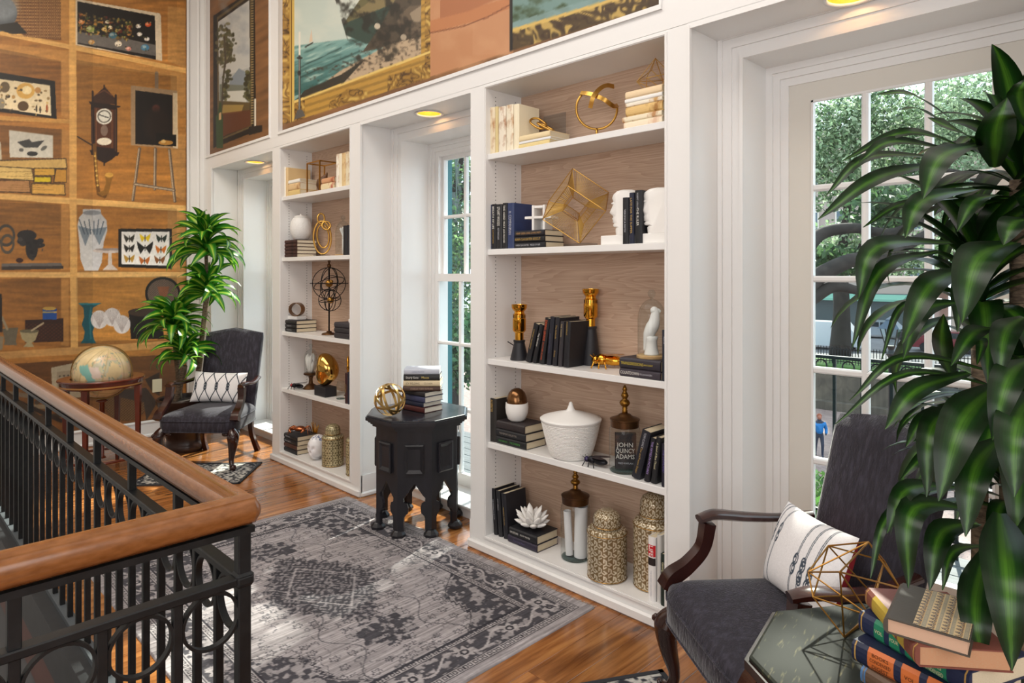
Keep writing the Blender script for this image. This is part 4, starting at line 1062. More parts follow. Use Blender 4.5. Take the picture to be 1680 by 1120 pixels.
# ================================================================== octagonal tables
def octa(ap, rot=0.0): return [(ap / math.cos(math.pi / 8) * math.cos(math.pi / 8 + k * math.pi / 4 + rot), ap / math.cos(math.pi / 8) * math.sin(math.pi / 8 + k * math.pi / 4 + rot)) for k in range(8)]
def octagon_table(loc, rz, label, topmat, bodymat):
    t = thing('octagonal_table', label, 'side table', loc, rz, 'pair of octagonal side tables')
    ap = .245; hs = ap * math.tan(math.pi / 8)
    def frus(a0, a1, z0, z1): return loft([[(x_, y_, z0) for x_, y_ in octa(a0)], [(x_, y_, z1) for x_, y_ in octa(a1)]])
    m = MB()
    for part in (frus(.292, .292, .684, .686), frus(.292, .284, .686, .690)): m.add(part.v, part.f)
    frus(.306, .306, .660, .680).build('top_edge', bodymat, t)
    loft([[(x_, y_, .680) for x_, y_ in octa(.296)], [(x_, y_, .687) for x_, y_ in octa(.296)], [(x_, y_, .690) for x_, y_ in octa(.290)]]).build('top', topmat, t)
    for a0, z0, z1 in ((.292, .648, .660), (.278, .636, .648), (.266, .622, .636)): frus(a0, a0, z0, z1).build('cornice_step', bodymat, t)
    half = [(hs, .03), (.064, .03), (.064, .105), (.056, .12), (.040, .135), (.036, .165), (.044, .19), (.064, .200), (.066, .222), (.050, .238), (.0, .31)]
    poly = half + [(-x_, z_) for x_, z_ in half[-2::-1]] + [(-hs, .622), (hs, .622)]
    ins = 0.016 * math.tan(math.pi / 8)
    for k in range(8):
        M = RZ(k * 45 + 90 + 0)
        side = MB(); n = len(poly)
        front = [(x_, -ap, z_) for x_, z_ in poly]; back = [(x_ * (hs - ins) / hs, -ap + .016, z_) for x_, z_ in poly]
        side.add([M @ Vector(p) for p in front + back], [tuple(range(n)), tuple(range(n, 2 * n))[::-1]] + [(i, n + i, n + (i + 1) % n, (i + 1) % n) for i in range(n)])
        s = side.build('side_panel', bodymat, t)
        rows = []
        for ax, z0, z1, yy in ((.056, .365, .540, 0), (.056, .365, .540, .014), (.048, .373, .532, .018), (.034, .392, .513, .008), (.030, .396, .509, .008)):
            rows.append([M @ Vector(q) for q in ((-ax, -ap - yy, z0), (ax, -ap - yy, z0), (ax, -ap - yy, z1), (-ax, -ap - yy, z1))])
        loft(rows).build('raised_panel', bodymat, s)
        Mf = RZ(k * 45 + 22.5); r = ap / math.cos(math.pi / 8) - .012
        loft([[Mf @ Vector((r + x_ * sc, y_ * sc, z_)) for x_, y_ in octa(.036)] for sc, z_ in ((1.15, 0), (1.15, .014), (.75, .032), (.6, .036))]).build('foot', bodymat, t)
    return t
ebony = mat('ebonised_wood', '1c1b20', .35, noise=('26252b', 18, (1, 1, .2), .4, .7))
leather = mat('dark_leather_top', '23242a', .25, noise=('303138', 30, ONE, .4, .7))
shagreen = mat('flecked_dark_top', '23261f', .62, noise=('6f6a4c', 110, (1, .14, 1), .60, .74), spec=.22)
TAB_A = (-3.335, 2.505); TAB_B = (-.405, 1.605)
octagon_table((*TAB_A, 0.0085), math.radians(3), 'black octagonal moorish side table standing on the grey rug by the middle window', leather, ebony)
octagon_table((*TAB_B, 0), math.radians(10), 'dark octagonal side table with flecked green top in the near corner', shagreen, mat('dark_red_wood', '2a1512', .3, noise=('1a0d0c', 12, ONE, .4, .7)))

# ================================================================== globe in its stand
def globe():
    gx, gy, R = -6.03, 1.41, .205; gz = .775
    t = thing('floor_globe', 'antique cream globe in a round mahogany stand beside the far chair', 'globe', (gx, gy, 0))
    red = mat('red_mahogany', '6a2a17', .25, coat=.4, noise=('4a190d', 8, (1, 1, .3), .35, .7))
    MB().lathe([(.215, .700), (.215, .728), (.218, .732), (.296, .732), (.302, .726), (.302, .720), (.286, .716), (.286, .672), (.282, .666), (.262, .666), (.262, .700), (.215, .700)], 56, caps=False).build('ring', red, t, True, auto=35)
    MB().lathe([(.2861, .676), (.2866, .680), (.2866, .684), (.2861, .688)], 56, caps=False).build('inlay', mat('inlay', 'b07c3e', .4), t, True)
    for k in range(4):
        a = math.radians(45 + 90 * k + 8); M = TR(.268 * math.cos(a), .268 * math.sin(a), 0) @ RZ(math.degrees(a))
        loft([[M @ Vector((x_, y_, z)) for x_, y_ in ((-w, -w), (w, -w), (w, w), (-w, w))] for w, z in ((.011, 0), (.012, .06), (.016, .07), (.014, .09), (.017, .5), (.021, .58), (.021, .666))]).build('leg', red, t)
    MB().tube(circle(.25, 40, TR(0, 0, .10)), .010, 8, True).build('stretcher_ring', red, t, True)
    n, m = 120, 64; Th, Ph = np.meshgrid(np.linspace(0, 2 * math.pi, n, endpoint=False), np.linspace(.001, math.pi - .001, m), indexing='ij')
    P = np.stack([R * np.sin(Ph) * np.cos(Th), R * np.sin(Ph) * np.sin(Th), R * np.cos(Ph)], -1)
    lon, lat = np.degrees(Th), 90 - np.degrees(Ph)
    cv = Canvas(lon, lat, 'dcc596'); g = fbm(lon / 26 + 4, lat / 26 + 9, 13); cv.mul(.9 + .2 * fbm(lon / 14, lat / 14, 3))
    # land in pale tints, sea aged cream
    land = (g > .55).astype(float); tint = vnoise(lon / 17 + 1, lat / 15 + 2, 6)
    for lo, c in ((0, 'dcbf97'), (.35, 'd9b0a0'), (.55, '8fb8ac'), (.75, 'd8cf8c')): cv.mix(land * (tint >= lo), c, .35)
    cv.mix((abs(g - .55) < .012).astype(float), '6f8d84', .7)
    cv.mix(((lon % 15 < .7) | ((lat + 90) % 15 < .6)).astype(float), 'ad9566', .6)
    cv.poly([(300, 20), (318, 30), (330, 22), (345, 5), (352, -10), (340, -12), (325, 5), (312, 8)], '7fb3a8'); cv.poly([(322, 26), (345, 32), (356, 14), (344, 4), (332, 18)], 'd8c3b4'); cv.ring(283, 12, 8, 7, 1.0, '7a6842')
    Mg = TR(0, 0, gz) @ RZ(-10) @ RX(-12) @ RY(18)
    gm = grid_mesh('sphere', P, cv.c, wrap=True); gm.transform(Mg)
    put('sphere', gm, mat('globe_paper', 'ffffff', .35, attr=True, coat=.3), t, True)
    mer = TR(0, 0, gz) @ RZ(62) @ RX(90)
    MB().tube(circle(R + .009, 64, mer), 1, 4, True, flat=(.004, .008), up=(mer.to_3x3() @ Vector((0, 0, 1)))).build('meridian', mat('aged_brass', '8a6a3a', .35, .8), t, True, auto=40)
    MB().lathe([(0, .555), (.03, .555), (.045, .545), (.02, .53), (.015, .11), (.03, .09), (.0, .085)], 20).build('pivot', red, t, True)
globe()

# ================================================================== dracaenas
def leaf_material(name, edge, stripe, dark):
    m = bpy.data.materials.new(name); m.use_nodes = True
    nt = m.node_tree; N = nt.nodes; L = nt.links; b = N['Principled BSDF']
    uv = N.new('ShaderNodeUVMap'); sep = N.new('ShaderNodeSeparateXYZ'); L.new(uv.outputs[0], sep.inputs[0])
    mp = N.new('ShaderNodeMapping'); mp.inputs['Scale'].default_value = (26, 1.2, 1); L.new(uv.outputs[0], mp.inputs['Vector'])
    ns = N.new('ShaderNodeTexNoise'); ns.inputs['Scale'].default_value = 1; ns.inputs['Detail'].default_value = 3; L.new(mp.outputs[0], ns.inputs['Vector'])
    d = N.new('ShaderNodeMath'); d.operation = 'SUBTRACT'; d.inputs[1].default_value = .5; L.new(sep.outputs['X'], d.inputs[0])
    ab = N.new('ShaderNodeMath'); ab.operation = 'ABSOLUTE'; L.new(d.outputs[0], ab.inputs[0])
    ad = N.new('ShaderNodeMath'); ad.operation = 'MULTIPLY_ADD'; ad.inputs[1].default_value = .34; L.new(ns.outputs['Fac'], ad.inputs[0]); L.new(ab.outputs[0], ad.inputs[2])
    r = N.new('ShaderNodeValToRGB'); L.new(ad.outputs[0], r.inputs['Fac']); e = r.color_ramp.elements
    e[0].position, e[0].color = .17, (*lin(stripe), 1); e[1].position, e[1].color = .33, (*lin(edge), 1); q = e.new(.55); q.color = (*lin(dark), 1)
    L.new(r.outputs['Color'], b.inputs['Base Color']); b.inputs['Roughness'].default_value = .34
    tr = N.new('ShaderNodeBsdfTranslucent'); L.new(r.outputs['Color'], tr.inputs['Color'])
    ms = N.new('ShaderNodeMixShader'); ms.inputs['Fac'].default_value = .28
    L.new(b.outputs['BSDF'], ms.inputs[1]); L.new(tr.outputs['BSDF'], ms.inputs[2]); L.new(ms.outputs[0], N['Material Output'].inputs['Surface'])
    return m
def leaf_mesh(path, width, up, mtl, fold=.18, wave=0.0):
    P = [Vector(p) for p in path]; n = len(P); v = []; uvs = []; S = (-1, -.5, 0, .5, 1); side0 = None
    for i, p in enumerate(P):
        t = (P[min(i + 1, n - 1)] - P[max(i - 1, 0)]).normalized(); q = i / (n - 1)
        s = t.cross(up)
        if s.length < .15 and side0 is not None: s = side0.copy()
        s.normalize()
        if side0 is not None:
            if s.dot(side0) < 0: s = -s
            s = (s * .6 + side0 * .4).normalized()
        side0 = s; nr = s.cross(t).normalized()
        w = width * .5 * (.28 + .72 * math.sin(min(1, q / .42) * math.pi / 2)) * (1 - max(0, (q - .35) / .65) ** 2.0) + .0008
        for k in S:
            v.append(p + s * (w * k) + nr * (w * fold * abs(k) + wave * w * math.sin(q * 14 + k * 2))); uvs.append(((k + 1) / 2, q))
    f = [(i * 5 + k, i * 5 + k + 1, (i + 1) * 5 + k + 1, (i + 1) * 5 + k) for i in range(n - 1) for k in range(4)]
    me = bpy.data.meshes.new('leaf'); me.from_pydata([tuple(p) for p in v], [], f)
    ul = me.uv_layers.new(name='UVMap')
    for lp in me.loops: ul.data[lp.index].uv = uvs[lp.vertex_index]
    me.shade_smooth(); me.materials.append(mtl)
    return me
def arch_path(L, e0, bend, n=9):
    p = Vector((0, 0, 0)); out = [p.copy()]
    for i in range(n):
        a = e0 - bend * ((i + .5) / n) ** 1.4; p = p + Vector((0, math.cos(a), math.sin(a))) * (L / n); out.append(p.copy())
    return out
def whorl(parent, meshes, c, count, r, spread, zspan, flip=1.0):
    """leaves around a cane top: outer ones low and drooping, inner ones upright"""
    for i in range(count):
        q = i / count; az = i * 2.39996 + r.uniform(-.2, .2)
        k = min(len(meshes) - 1, int(q * len(meshes)))
        s = spread * r.uniform(.82, 1.1)
        put('leaf', meshes[k], None, parent, loc=(c[0], c[1], c[2] + zspan * q), rot=(r.uniform(-.08, .08), r.uniform(-.75, .75), az)).scale = (s, s, s)
def far_plant():
    r = random.Random(4); px_, py_ = -6.20, 2.10
    t = thing('potted_dracaena', 'tall three-caned dracaena in a dark pot behind the far armchair', 'potted plant', (px_, py_, 0))
    pm = mat('dark_glazed_pot', '2a1b17', .3, noise=('3a251e', 10, ONE, .4, .7))
    MB().lathe([(.12, 0), (.165, .0), (.178, .03), (.170, .06), (.155, .09), (.165, .13), (.20, .25), (.215, .38), (.235, .42), (.240, .45), (.228, .462), (.212, .455), (.208, .42), (.0, .41)], 40).build('pot', pm, t, True, auto=50)
    MB().lathe([(.206, .424), (.12, .432), (0, .436)], 24).build('soil', mat('soil', '2c211a', .95, bump=(60, 1, ONE)), t, True)
    bark = mat('cane_bark', '7d6a55', .8, noise=('4f4033', 40, (1, 1, 3), .4, .65), bump=(60, .6, (1, 1, 4)))
    lm = leaf_material('variegated_leaf', '479a26', 'c4de55', '22681a')
    outs = [leaf_mesh(arch_path(.46 - .02 * k, math.radians(22 + 9 * k), math.radians(128 - 8 * k)), .092, Vector((0, 0, 1)), lm) for k in range(7)]
    w2c = lambda px, py, d: AT(px, py, d) - Vector((px_, py_, 0))
    canes = [((.04, .06), w2c(340, 478, 5.95), .023), ((-.09, -.02), w2c(287, 560, 5.86), .021), ((-.03, -.08), w2c(303, 600, 5.76), .023)]
    for (bx_, by_), tp, rad in canes:
        MB().tube(smooth_path([(bx_, by_, .41), ((bx_ + tp.x) / 2 + .01, (by_ + tp.y) / 2, (.41 + tp.z) / 2), tp], 5), rad, 10).build('cane', bark, t, True)
    ext = w2c(338, 415, 5.95); MB().tube([canes[0][1], ext], .015, 8).build('cane', bark, t, True)
    whorl(t, outs, w2c(338, 420, 5.95), 58, r, .98, .22); whorl(t, outs, w2c(340, 486, 5.93), 42, r, .86, .14)
    whorl(t, outs, w2c(287, 545, 5.84), 48, r, .92, .18); whorl(t, outs, w2c(303, 590, 5.74), 34, r, .80, .10)
far_plant()
def near_plant():
    r = random.Random(11); bx_, by_ = -.318, 2.157
    t = thing('potted_dracaena', 'large dark green dracaena beside the French door, filling the right edge', 'potted plant', (bx_, by_, 0))
    Lo = Vector((-bx_, -by_, 0))
    MB().lathe([(.13, 0), (.15, 0), (.17, .12), (.19, .30), (.20, .36), (.185, .365), (.18, .32), (0, .31)], 32).build('pot', mat('dark_glazed_pot', '2a1b17', .3), t, True, auto=50)
    bark = mat('cane_bark', '7d6a55', .8)
    for a, b, z in ((.03, .03, 1.80), (-.05, .0, 1.42), (.02, -.05, 1.10)): MB().tube([(a * .6, b * .6, .3), (a, b, .7), (a, b, z)], .02, 10).build('cane', bark, t, True)
    lm = leaf_material('dark_variegated_leaf', '173a0f', '44701f', '0c2208')
    up = Vector((0, 0, 1))
    KEY = [  # base, middle, tip pixel; depth at base, middle and tip; width in pixels
        ((1560, 195), (1495, 155), (1437, 155), 1.42, 17), ((1540, 196), (1505, 178), (1474, 180), 1.40, 10), ((1660, 265), (1580, 220), (1522, 193), 1.36, 36),
        ((1632, 275), (1635, 215), (1652, 160), 1.30, 64), ((1690, 215), (1672, 160), (1684, 128), 1.25, 40), ((1640, 185), (1630, 160), (1611, 149), 1.36, 16),
        ((1600, 250), (1490, 217), (1380, 265), 1.42, 22), ((1590, 255), (1470, 232), (1409, 266), 1.38, 26), ((1540, 258), (1425, 258), (1354, 322), 1.40, 20),
        ((1545, 268), (1440, 292), (1342, 360), 1.36, 32), ((1570, 325), (1480, 335), (1416, 373), 1.40, 15), ((1608, 236), (1545, 258), (1514, 326), 1.20, 58),
        ((1600, 310), (1515, 330), (1485, 390), 1.22, 48), ((1700, 360), (1665, 365), (1646, 402), 1.25, 52), ((1665, 398), (1605, 425), (1578, 530), 1.14, 78),
        ((1560, 398), (1440, 405), (1408, 490), 1.30, 38), ((1540, 412), (1445, 445), (1398, 570), 1.32, 28), ((1585, 440), (1525, 470), (1480, 564), 1.20, 54),
        ((1590, 495), (1515, 510), (1482, 588), 1.26, 34), ((1530, 492), (1478, 505), (1446, 590), 1.36, 12), ((1650, 615), (1490, 585), (1394, 657), 1.30, 17),
        ((1640, 635), (1490, 612), (1370, 696), 1.26, 15), ((1590, 612), (1505, 640), (1452, 704), 1.18, 44), ((1585, 665), (1520, 685), (1486, 733), 1.24, 26),
        ((1640, 630), (1580, 690), (1540, 822), 1.10, 78), ((1590, 660), (1530, 700), (1520, 815), 1.16, 46), ((1690, 590), (1655, 620), (1628, 722), 1.10, 60),
        ((1700, 640), (1668, 700), (1664, 815), 1.02, 74), ((1640, 720), (1600, 770), (1584, 880), 1.08, 62), ((1570, 715), (1520, 745), (1478, 786), 1.30, 20),
        ((1570, 800), (1490, 803), (1455, 875), 1.22, 40), ((1520, 805), (1455, 850), (1428, 948), 1.30, 17), ((1600, 838), (1500, 835), (1490, 965), 1.16, 52),
        ((1605, 858), (1545, 875), (1525, 968), 1.20, 48), ((1620, 895), (1565, 905), (1546, 968), 1.26, 18), ((1640, 842), (1652, 940), (1660, 1100), .98, 84),
        ((1560, 618), (1545, 570), (1548, 515), 1.44, 40), ((1590, 560), (1610, 560), (1603, 598), 1.42, 18), ((1620, 900), (1600, 990), (1612, 1090), 1.25, 60),
        ((1690, 850), (1690, 950), (1700, 1080), 1.2, 70), ((1640, 320), (1600, 330), (1570, 380), 1.24, 30), ((1640, 540), (1600, 545), (1560, 600), 1.24, 34), ((1680, 520), (1650, 545), (1640, 620), 1.2, 50)]
    for bpx, mpx, tpx, d, w in KEY:
        a, m_, b = AT(*bpx, min(d + .28, 1.62)), AT(*mpx, d + .03), AT(*tpx, d - .01)
        path = smooth_path([a, m_, b], 6); path = [p + Lo for p in path]
        toc = (Vector((0, 0, H)) - AT(*mpx, d)).normalized()
        put('leaf', leaf_mesh(path, w / FPX * d * (1.04 if w < 40 else .90), (toc * .75 + up * .5).normalized(), lm, .22, .03), None, t)
    outs = [leaf_mesh(arch_path(.50 - .02 * k, math.radians(8 + 11 * k), math.radians(112 - 9 * k), 11), .085, up, lm, .2, .02) for k in range(7)]
    for c, n, s in (((.03, .03, 1.74), 44, 1.05), ((-.05, 0, 1.42), 40, 1.05), ((.02, .02, 1.14), 34, 1.0), ((.02, -.05, .94), 24, .9)):
        for i in range(n):
            q = i / n; az = math.radians(r.uniform(0, 360))
            k = min(6, int(q * 7)); sc_ = s * r.uniform(.6, .95)
            put('leaf', outs[k], None, t, loc=(c[0], c[1], c[2] + .14 * q), rot=(0, 0, az - math.pi / 2 - math.pi / 4)).scale = (sc_,) * 3
near_plant()
# wall outlet on the printed wall
y_, z_ = 2.06, .47
tag(MB().cbox(XL + .0045, XL + .011, 2.03, 2.115, .42, .545, .003).build('wall_outlet', mat('ivory_plastic', 'd9cfb0', .4)), 'ivory wall outlet plate low on the printed wall', 'outlet')

# ================================================================== books
PAPER = lambda c='d8c9ad': mat('paper_' + c, c, .85, noise=('b8a888', 160, (.2, .2, 1), .45, .8), coords='Generated')
def cloth(c, worn=None):
    if worn: return mat('worn_%s_%s' % (c, worn), c, .7, noise=(worn, 24, (1, 1, .6), .50, .66))
    return mat('cloth_' + c, c, .55, bump=(220, .12, ONE))
INK = lambda c: mat('ink_' + c, c, .4, .35 if c in ('c8a45a', 'd8c070') else 0)
def book(label, loc, t, h, d, col, mode='up', rz=0.0, lean=0.0, text=(), worn=None, paper='d8c9ad', group=None, extra=None):
    """upright: spine faces -y, x is thickness; flat: spine faces -y, x is height. text: (words, size/thickness, centre 0..1, max length 0..1, colour)"""
    R = Matrix.Rotation(math.radians(rz), 4, 'Z') @ Matrix.Rotation(math.radians(lean), 4, 'Y')
    p = Vector(loc)
    if lean: p = p + Vector((0, 0, abs(math.sin(math.radians(lean))) * t / 2))
    o = thing('book', label, 'book', p, group=group, rot=R.to_euler())
    M = TR(0, 0, 0) if mode == 'up' else TR(h / 2, 0, t / 2) @ RY(-90)
    e = min(.0028, t * .12); b = min(.005, t * .14)
    U = [(-t / 2, d), (-t / 2, .003), (-t / 3, -b * .7), (-t / 8, -b), (t / 8, -b), (t / 3, -b * .7), (t / 2, .003), (t / 2, d), (t / 2 - e, d), (t / 2 - e, .004), (-t / 2 + e, .004), (-t / 2 + e, d)]
    MB().prism(U, 0, h, 'z', M).build('cover', cloth(col, worn), o)
    MB().box(-t / 2 + e, t / 2 - e, .004, d - .004, .003, h - .003, M).build('pages', PAPER(paper), o)
    for words_, sz, c, ml, ink in text:
        Mt = M @ TR(0, -b - .0006, h * (1 - c)) @ Matrix(((0, 1, 0, 0), (0, 0, -1, 0), (-1, 0, 0, 0), (0, 0, 0, 1)))
        lettering(words_, sz * t, Mt, INK(ink), o, ml * h)
    if extra: extra(o, M, b)
    return o
def band(o, M, b, t, h, c0, c1, colr, name='spine_label'):
    U = [(-t / 2 - .0003, .003), (-t / 3, -b * .7 - .0005), (-t / 8, -b - .0005), (t / 8, -b - .0005), (t / 3, -b * .7 - .0005), (t / 2 + .0003, .003), (t / 2 - .001, .004), (-t / 2 + .001, .004)]
    return MB().prism(U, h * (1 - c1), h * (1 - c0), 'z', M).build(name, mat('label_' + colr, colr, .5), o)
def row(zs, Y, specs, group, d=.16):
    """upright books from pixel spans: (px0, px1, pytop, colour, label, text, worn)"""
    for px0, px1, py, col, label, text, worn in specs:
        x0, x1 = X(px0, Y), X(px1, Y); z = XZ((px0 + px1) / 2, py, Y)[1]
        book(label, ((x0 + x1) / 2, Y, zs), (x1 - x0) * .97, z - zs, d, col, text=text, worn=worn, group=group, paper='e4d8c0' if worn else 'd8c9ad')
def pile(zs, Y, px0, px1, d, specs, group, rz=0.0):
    """flat books, bottom first: (thickness, colour, label, text, worn, dx, length factor)"""
    x0, x1 = X(px0, Y), X(px1, Y); z = zs
    for t, col, label, text, worn, dx, lf in specs:
        book(label, ((x0 + x1) / 2 + dx, Y, z), t, (x1 - x0) * lf, d, col, 'flat', rz=rz, text=text, worn=worn, group=group, paper='e4d8c0' if worn else 'd8c9ad'); z += t + .0004
    return z
G_, S_, W_ = 'c8a45a', 'b9b9c0', 'e6e2da'
CR, WN = 'e9dcc2', 'b98a5c'
z1, z2, z3, z4 = SHELVES; z5 = BASE_Z; YB = 2.54
# ------------------------------------------------------------------ large bookcase, top shelf
g = 'books on the large bookcase'
row(z1, YB, [(798, 812, 177, 'e6d6b8', 'leftmost pale book on the top shelf of the large bookcase, brown stained spine', (), WN), (812.4, 817, 175, 'd8c48e', 'thin yellowed book second on the top shelf of the large bookcase', (), None),
    (817.4, 829.6, 175, 'e8ddca', 'worn cream book third on the top shelf of the large bookcase, flaking spine', (), 'a87650'), (830, 842, 172, 'eadfc8', 'cream book with brown edged spine fourth on the top shelf of the large bookcase', (), WN),
    (842.4, 851.5, 171, 'efe3c6', 'plain cream book at the right of the pale upright row, large bookcase top shelf', (), None)], g)
zt = pile(z1, YB, 852, 902, .16, [(.026, 'e0c98e', 'yellowed book at the bottom of the small pale pile under the gold links', (), None, 0, 1), (.014, 'e6e6e8', 'thin white book in the middle of the small pale pile under the gold links', (), None, .003, 1.02), (.030, 'e8d3a8', 'cream book topping the small pale pile under the gold links', (), None, .002, 1)], g)
zt6 = pile(z1, YB, 1024, 1087, .17, [(.033, 'ecdcc2', 'pinkish cream book at the bottom of the tall pale pile, right of the top shelf', (), 'd9b79a', 0, 1), (.025, 'e9dcc0', 'second book from the bottom of the tall pale pile, top shelf right', (), WN, -.006, 1.03), (.042, 'dcb878', 'thick golden brown worn book in the tall pale pile, top shelf right', (), 'a5763c', .006, .95),
    (.019, 'ece2d0', 'thin stained cream book above the thick golden one, top shelf right', (), 'c49a5e', .004, .95), (.019, 'eceae6', 'white book second from the top of the tall pale pile, top shelf right', (), None, .002, .97), (.033, 'e9cfa8', 'tan book topping the tall pale pile under the gold wire prism', (), None, .004, .95)], g)
def acr(name, label, x0, x1, y0, y1, za, zb, grp=None): return tag(MB().cbox(x0, x1, y0, y1, za, zb, .002).build(name, acrylic()), label, 'acrylic block', grp)
# gold links on their clear block
acr('acrylic_bookend', 'clear acrylic panel standing behind the gold links, top shelf', -2.46, -2.30, 2.705, 2.712, z1, z1 + .20)
t = thing('link_sculpture', 'gold chain link sculpture lying against the pale pile on the top shelf', 'sculpture', (-2.385, 2.62, zt))
for a, b, tl in (((.0, 0, .006), (.085, 0, .006), 0), ((-.05, .0, .075), (.07, .01, .022), 1)):
    A, B = Vector(a), Vector(b)
for k, (c, ax, sw) in enumerate((((-.035, 0, .062), (.82, 0, -.57), .030), ((.02, .0, .034), (.86, .1, -.5), .024))):
    ax = Vector(ax).normalized(); sd = Vector((0, 1, 0)) if k else Vector((.3, .8, .45)).normalized(); Lh = .055
    p = [Vector(c) + ax * (Lh * math.copysign(abs(math.cos(q)) ** .6, math.cos(q))) + sd * (sw * math.sin(q)) for q in np.linspace(0, 2 * math.pi, 32, endpoint=False)]
    MB().tube(p, .0062, 8, True).build('link', gold(), t, True)
t.location.z += .010
# open ring sculpture
xr, yr = XY(978, 214, z1) if False else (-2.02, 2.63)
xr = X(979, 2.63)
t = thing('ring_sculpture', 'gold open ring sculpture with crossing bands on the top shelf', 'sculpture', (xr, 2.63, z1))
MB().cbox(-.045, .045, -.035, .035, 0, .014, .002).build('base', acrylic(), t)
Mr = TR(0, 0, .155) @ RZ(45) @ RX(90)
MB().tube([(0, 0, .012), (0, 0, .056)], .007, 10).tube(circle(.102, 40, Mr, math.radians(-222), math.radians(10), False), .0062, 8).build('ring', gold(), t, True)
def band_arc(name, M, r, a0, a1, w=.012, th=.0035):
    p = circle(r, 28, M, math.radians(a0), math.radians(a1), False)
    return MB().tube(p, 1, 4, flat=(th, w), up=None if False else (M.to_3x3() @ Vector((0, 0, 1)))).build(name, gold(), t, True, auto=40)
def band_pts(pts):
    Rv, Fv = Vector((K, K, 0)), Vector((-K, K, 0)); p = smooth_path([Rv * a + Vector((0, 0, .155 + b)) - Fv * n_ for a, b, n_ in pts], 7)
    MB().tube(p, 1, 4, flat=(.0105, .003), up=Fv).build('band', gold(), t, True, auto=40)
band_pts([(-.078, .082, -.01), (-.035, .060, .045), (.025, .028, .070), (.075, .002, .045), (.104, .016, .0)])
band_pts([(-.040, -.012, .060), (-.026, .040, .075), (.010, .085, .055), (.050, .112, .015), (.088, .116, -.02)])
def wire_poly(name, label, loc, V, E, r, m=None, rz=0, grp=None):
    t = thing(name, label, 'sculpture', loc, rz, grp)
    for a, b in E: MB().rod(V[a], V[b], r, 6).build('rod', m or wire(), t)
    return t
s = .085
V = [Vector(p) * s for p in ((0, 0, 1.75), (-1.0, -.3, .62), (.1, -1.0, .45), (1.0, -.2, .7), (-.1, .9, .75), (-.6, .55, 1.35), (-.45, -.2, 0), (.5, -.3, 0), (.1, .55, 0))]
wire_poly('wire_prism', 'small gold wire prism on the tall pale pile of books', (-1.685, 2.62, zt6 + .002), V, [(0, 1), (0, 2), (0, 3), (0, 4), (1, 2), (2, 3), (3, 4), (4, 1), (5, 1), (5, 0), (5, 4), (1, 6), (2, 6), (2, 7), (3, 7), (4, 8), (1, 8), (3, 8), (6, 7), (7, 8), (6, 8)], .0021)

# ------------------------------------------------------------------ second shelf
row(z2, YB, [(799.5, 806.3, 336, '23284a', 'leftmost navy book on the second shelf of the large bookcase', (('Ivan Turgenev', .5, .3, .4, S_),), None), (806.6, 813, 335, '17161b', 'slim black book with silver title, second on the second shelf', (('BREATH OF LIFE', .7, .3, .5, W_), ('KATE MATTHEWS', .4, .72, .3, G_)), None),
    (813.4, 823.8, 335, '19181c', 'thick black book with bold white title, third on the second shelf', (('STUART WOODS', .62, .27, .42, W_), ('HOT MAHOGANY', .4, .66, .26, S_)), None), (824.2, 831.8, 333, '15151a', 'black book with stacked white title next to the blue company book', (('THE HARD WAY', .6, .3, .5, W_), ('JACK REACHER', .5, .72, .3, W_)), None),
    (832.2, 843, 333, '2c3a63', 'blue book with silver company lettering at the end of the row', (('COMPANY', .62, .42, .32, S_), ('MAN', .55, .62, .14, S_), ('II', .5, .2, .1, S_)), None)], g)
zp = pile(z2, YB, 845, 894, .150, [(.031, '16161c', 'black book at the bottom of the pile under the white cross', (('KARIN SLAUGHTER   PIECES OF HER', .42, .45, .8, S_),), None, .002, 1.02), (.031, '15151a', 'middle black book of the pile under the white cross', (('KARIN SLAUGHTER KISSCUT', .6, .45, .85, G_),), None, 0, 1), (.031, '1a1b24', 'top black book of the pile under the white cross', (('HENRY GREEN LIVING LOVING PARTY', .5, .48, .85, 'b98f5c'),), None, 0, .98)], g)
t = thing('cross_ornament', 'white lattice cross ornament on black books, second shelf', 'ornament', (-2.40, 2.625, zp + .0005), math.radians(14))
m = MB()
for a in (-.036, .022): m.cbox(a, a + .014, -.05, .05, 0, .125, .002)
MB().cbox(-.036, -.022, -.045, .045, 0, .135, .002).build('upright', ceramic(), t); MB().cbox(.030, .044, -.045, .045, 0, .135, .002).build('upright', ceramic(), t)
MB().cbox(-.080, .080, -.045, .045, .062, .076, .002).build('crossbar', ceramic(), t); MB().cbox(-.0215, .0295, -.045, .045, .118, .132, .002).build('crossbar', ceramic(), t)
MB().cbox(-.0215, .0295, .030, .044, .004, .06, .002).build('web', ceramic(), t)
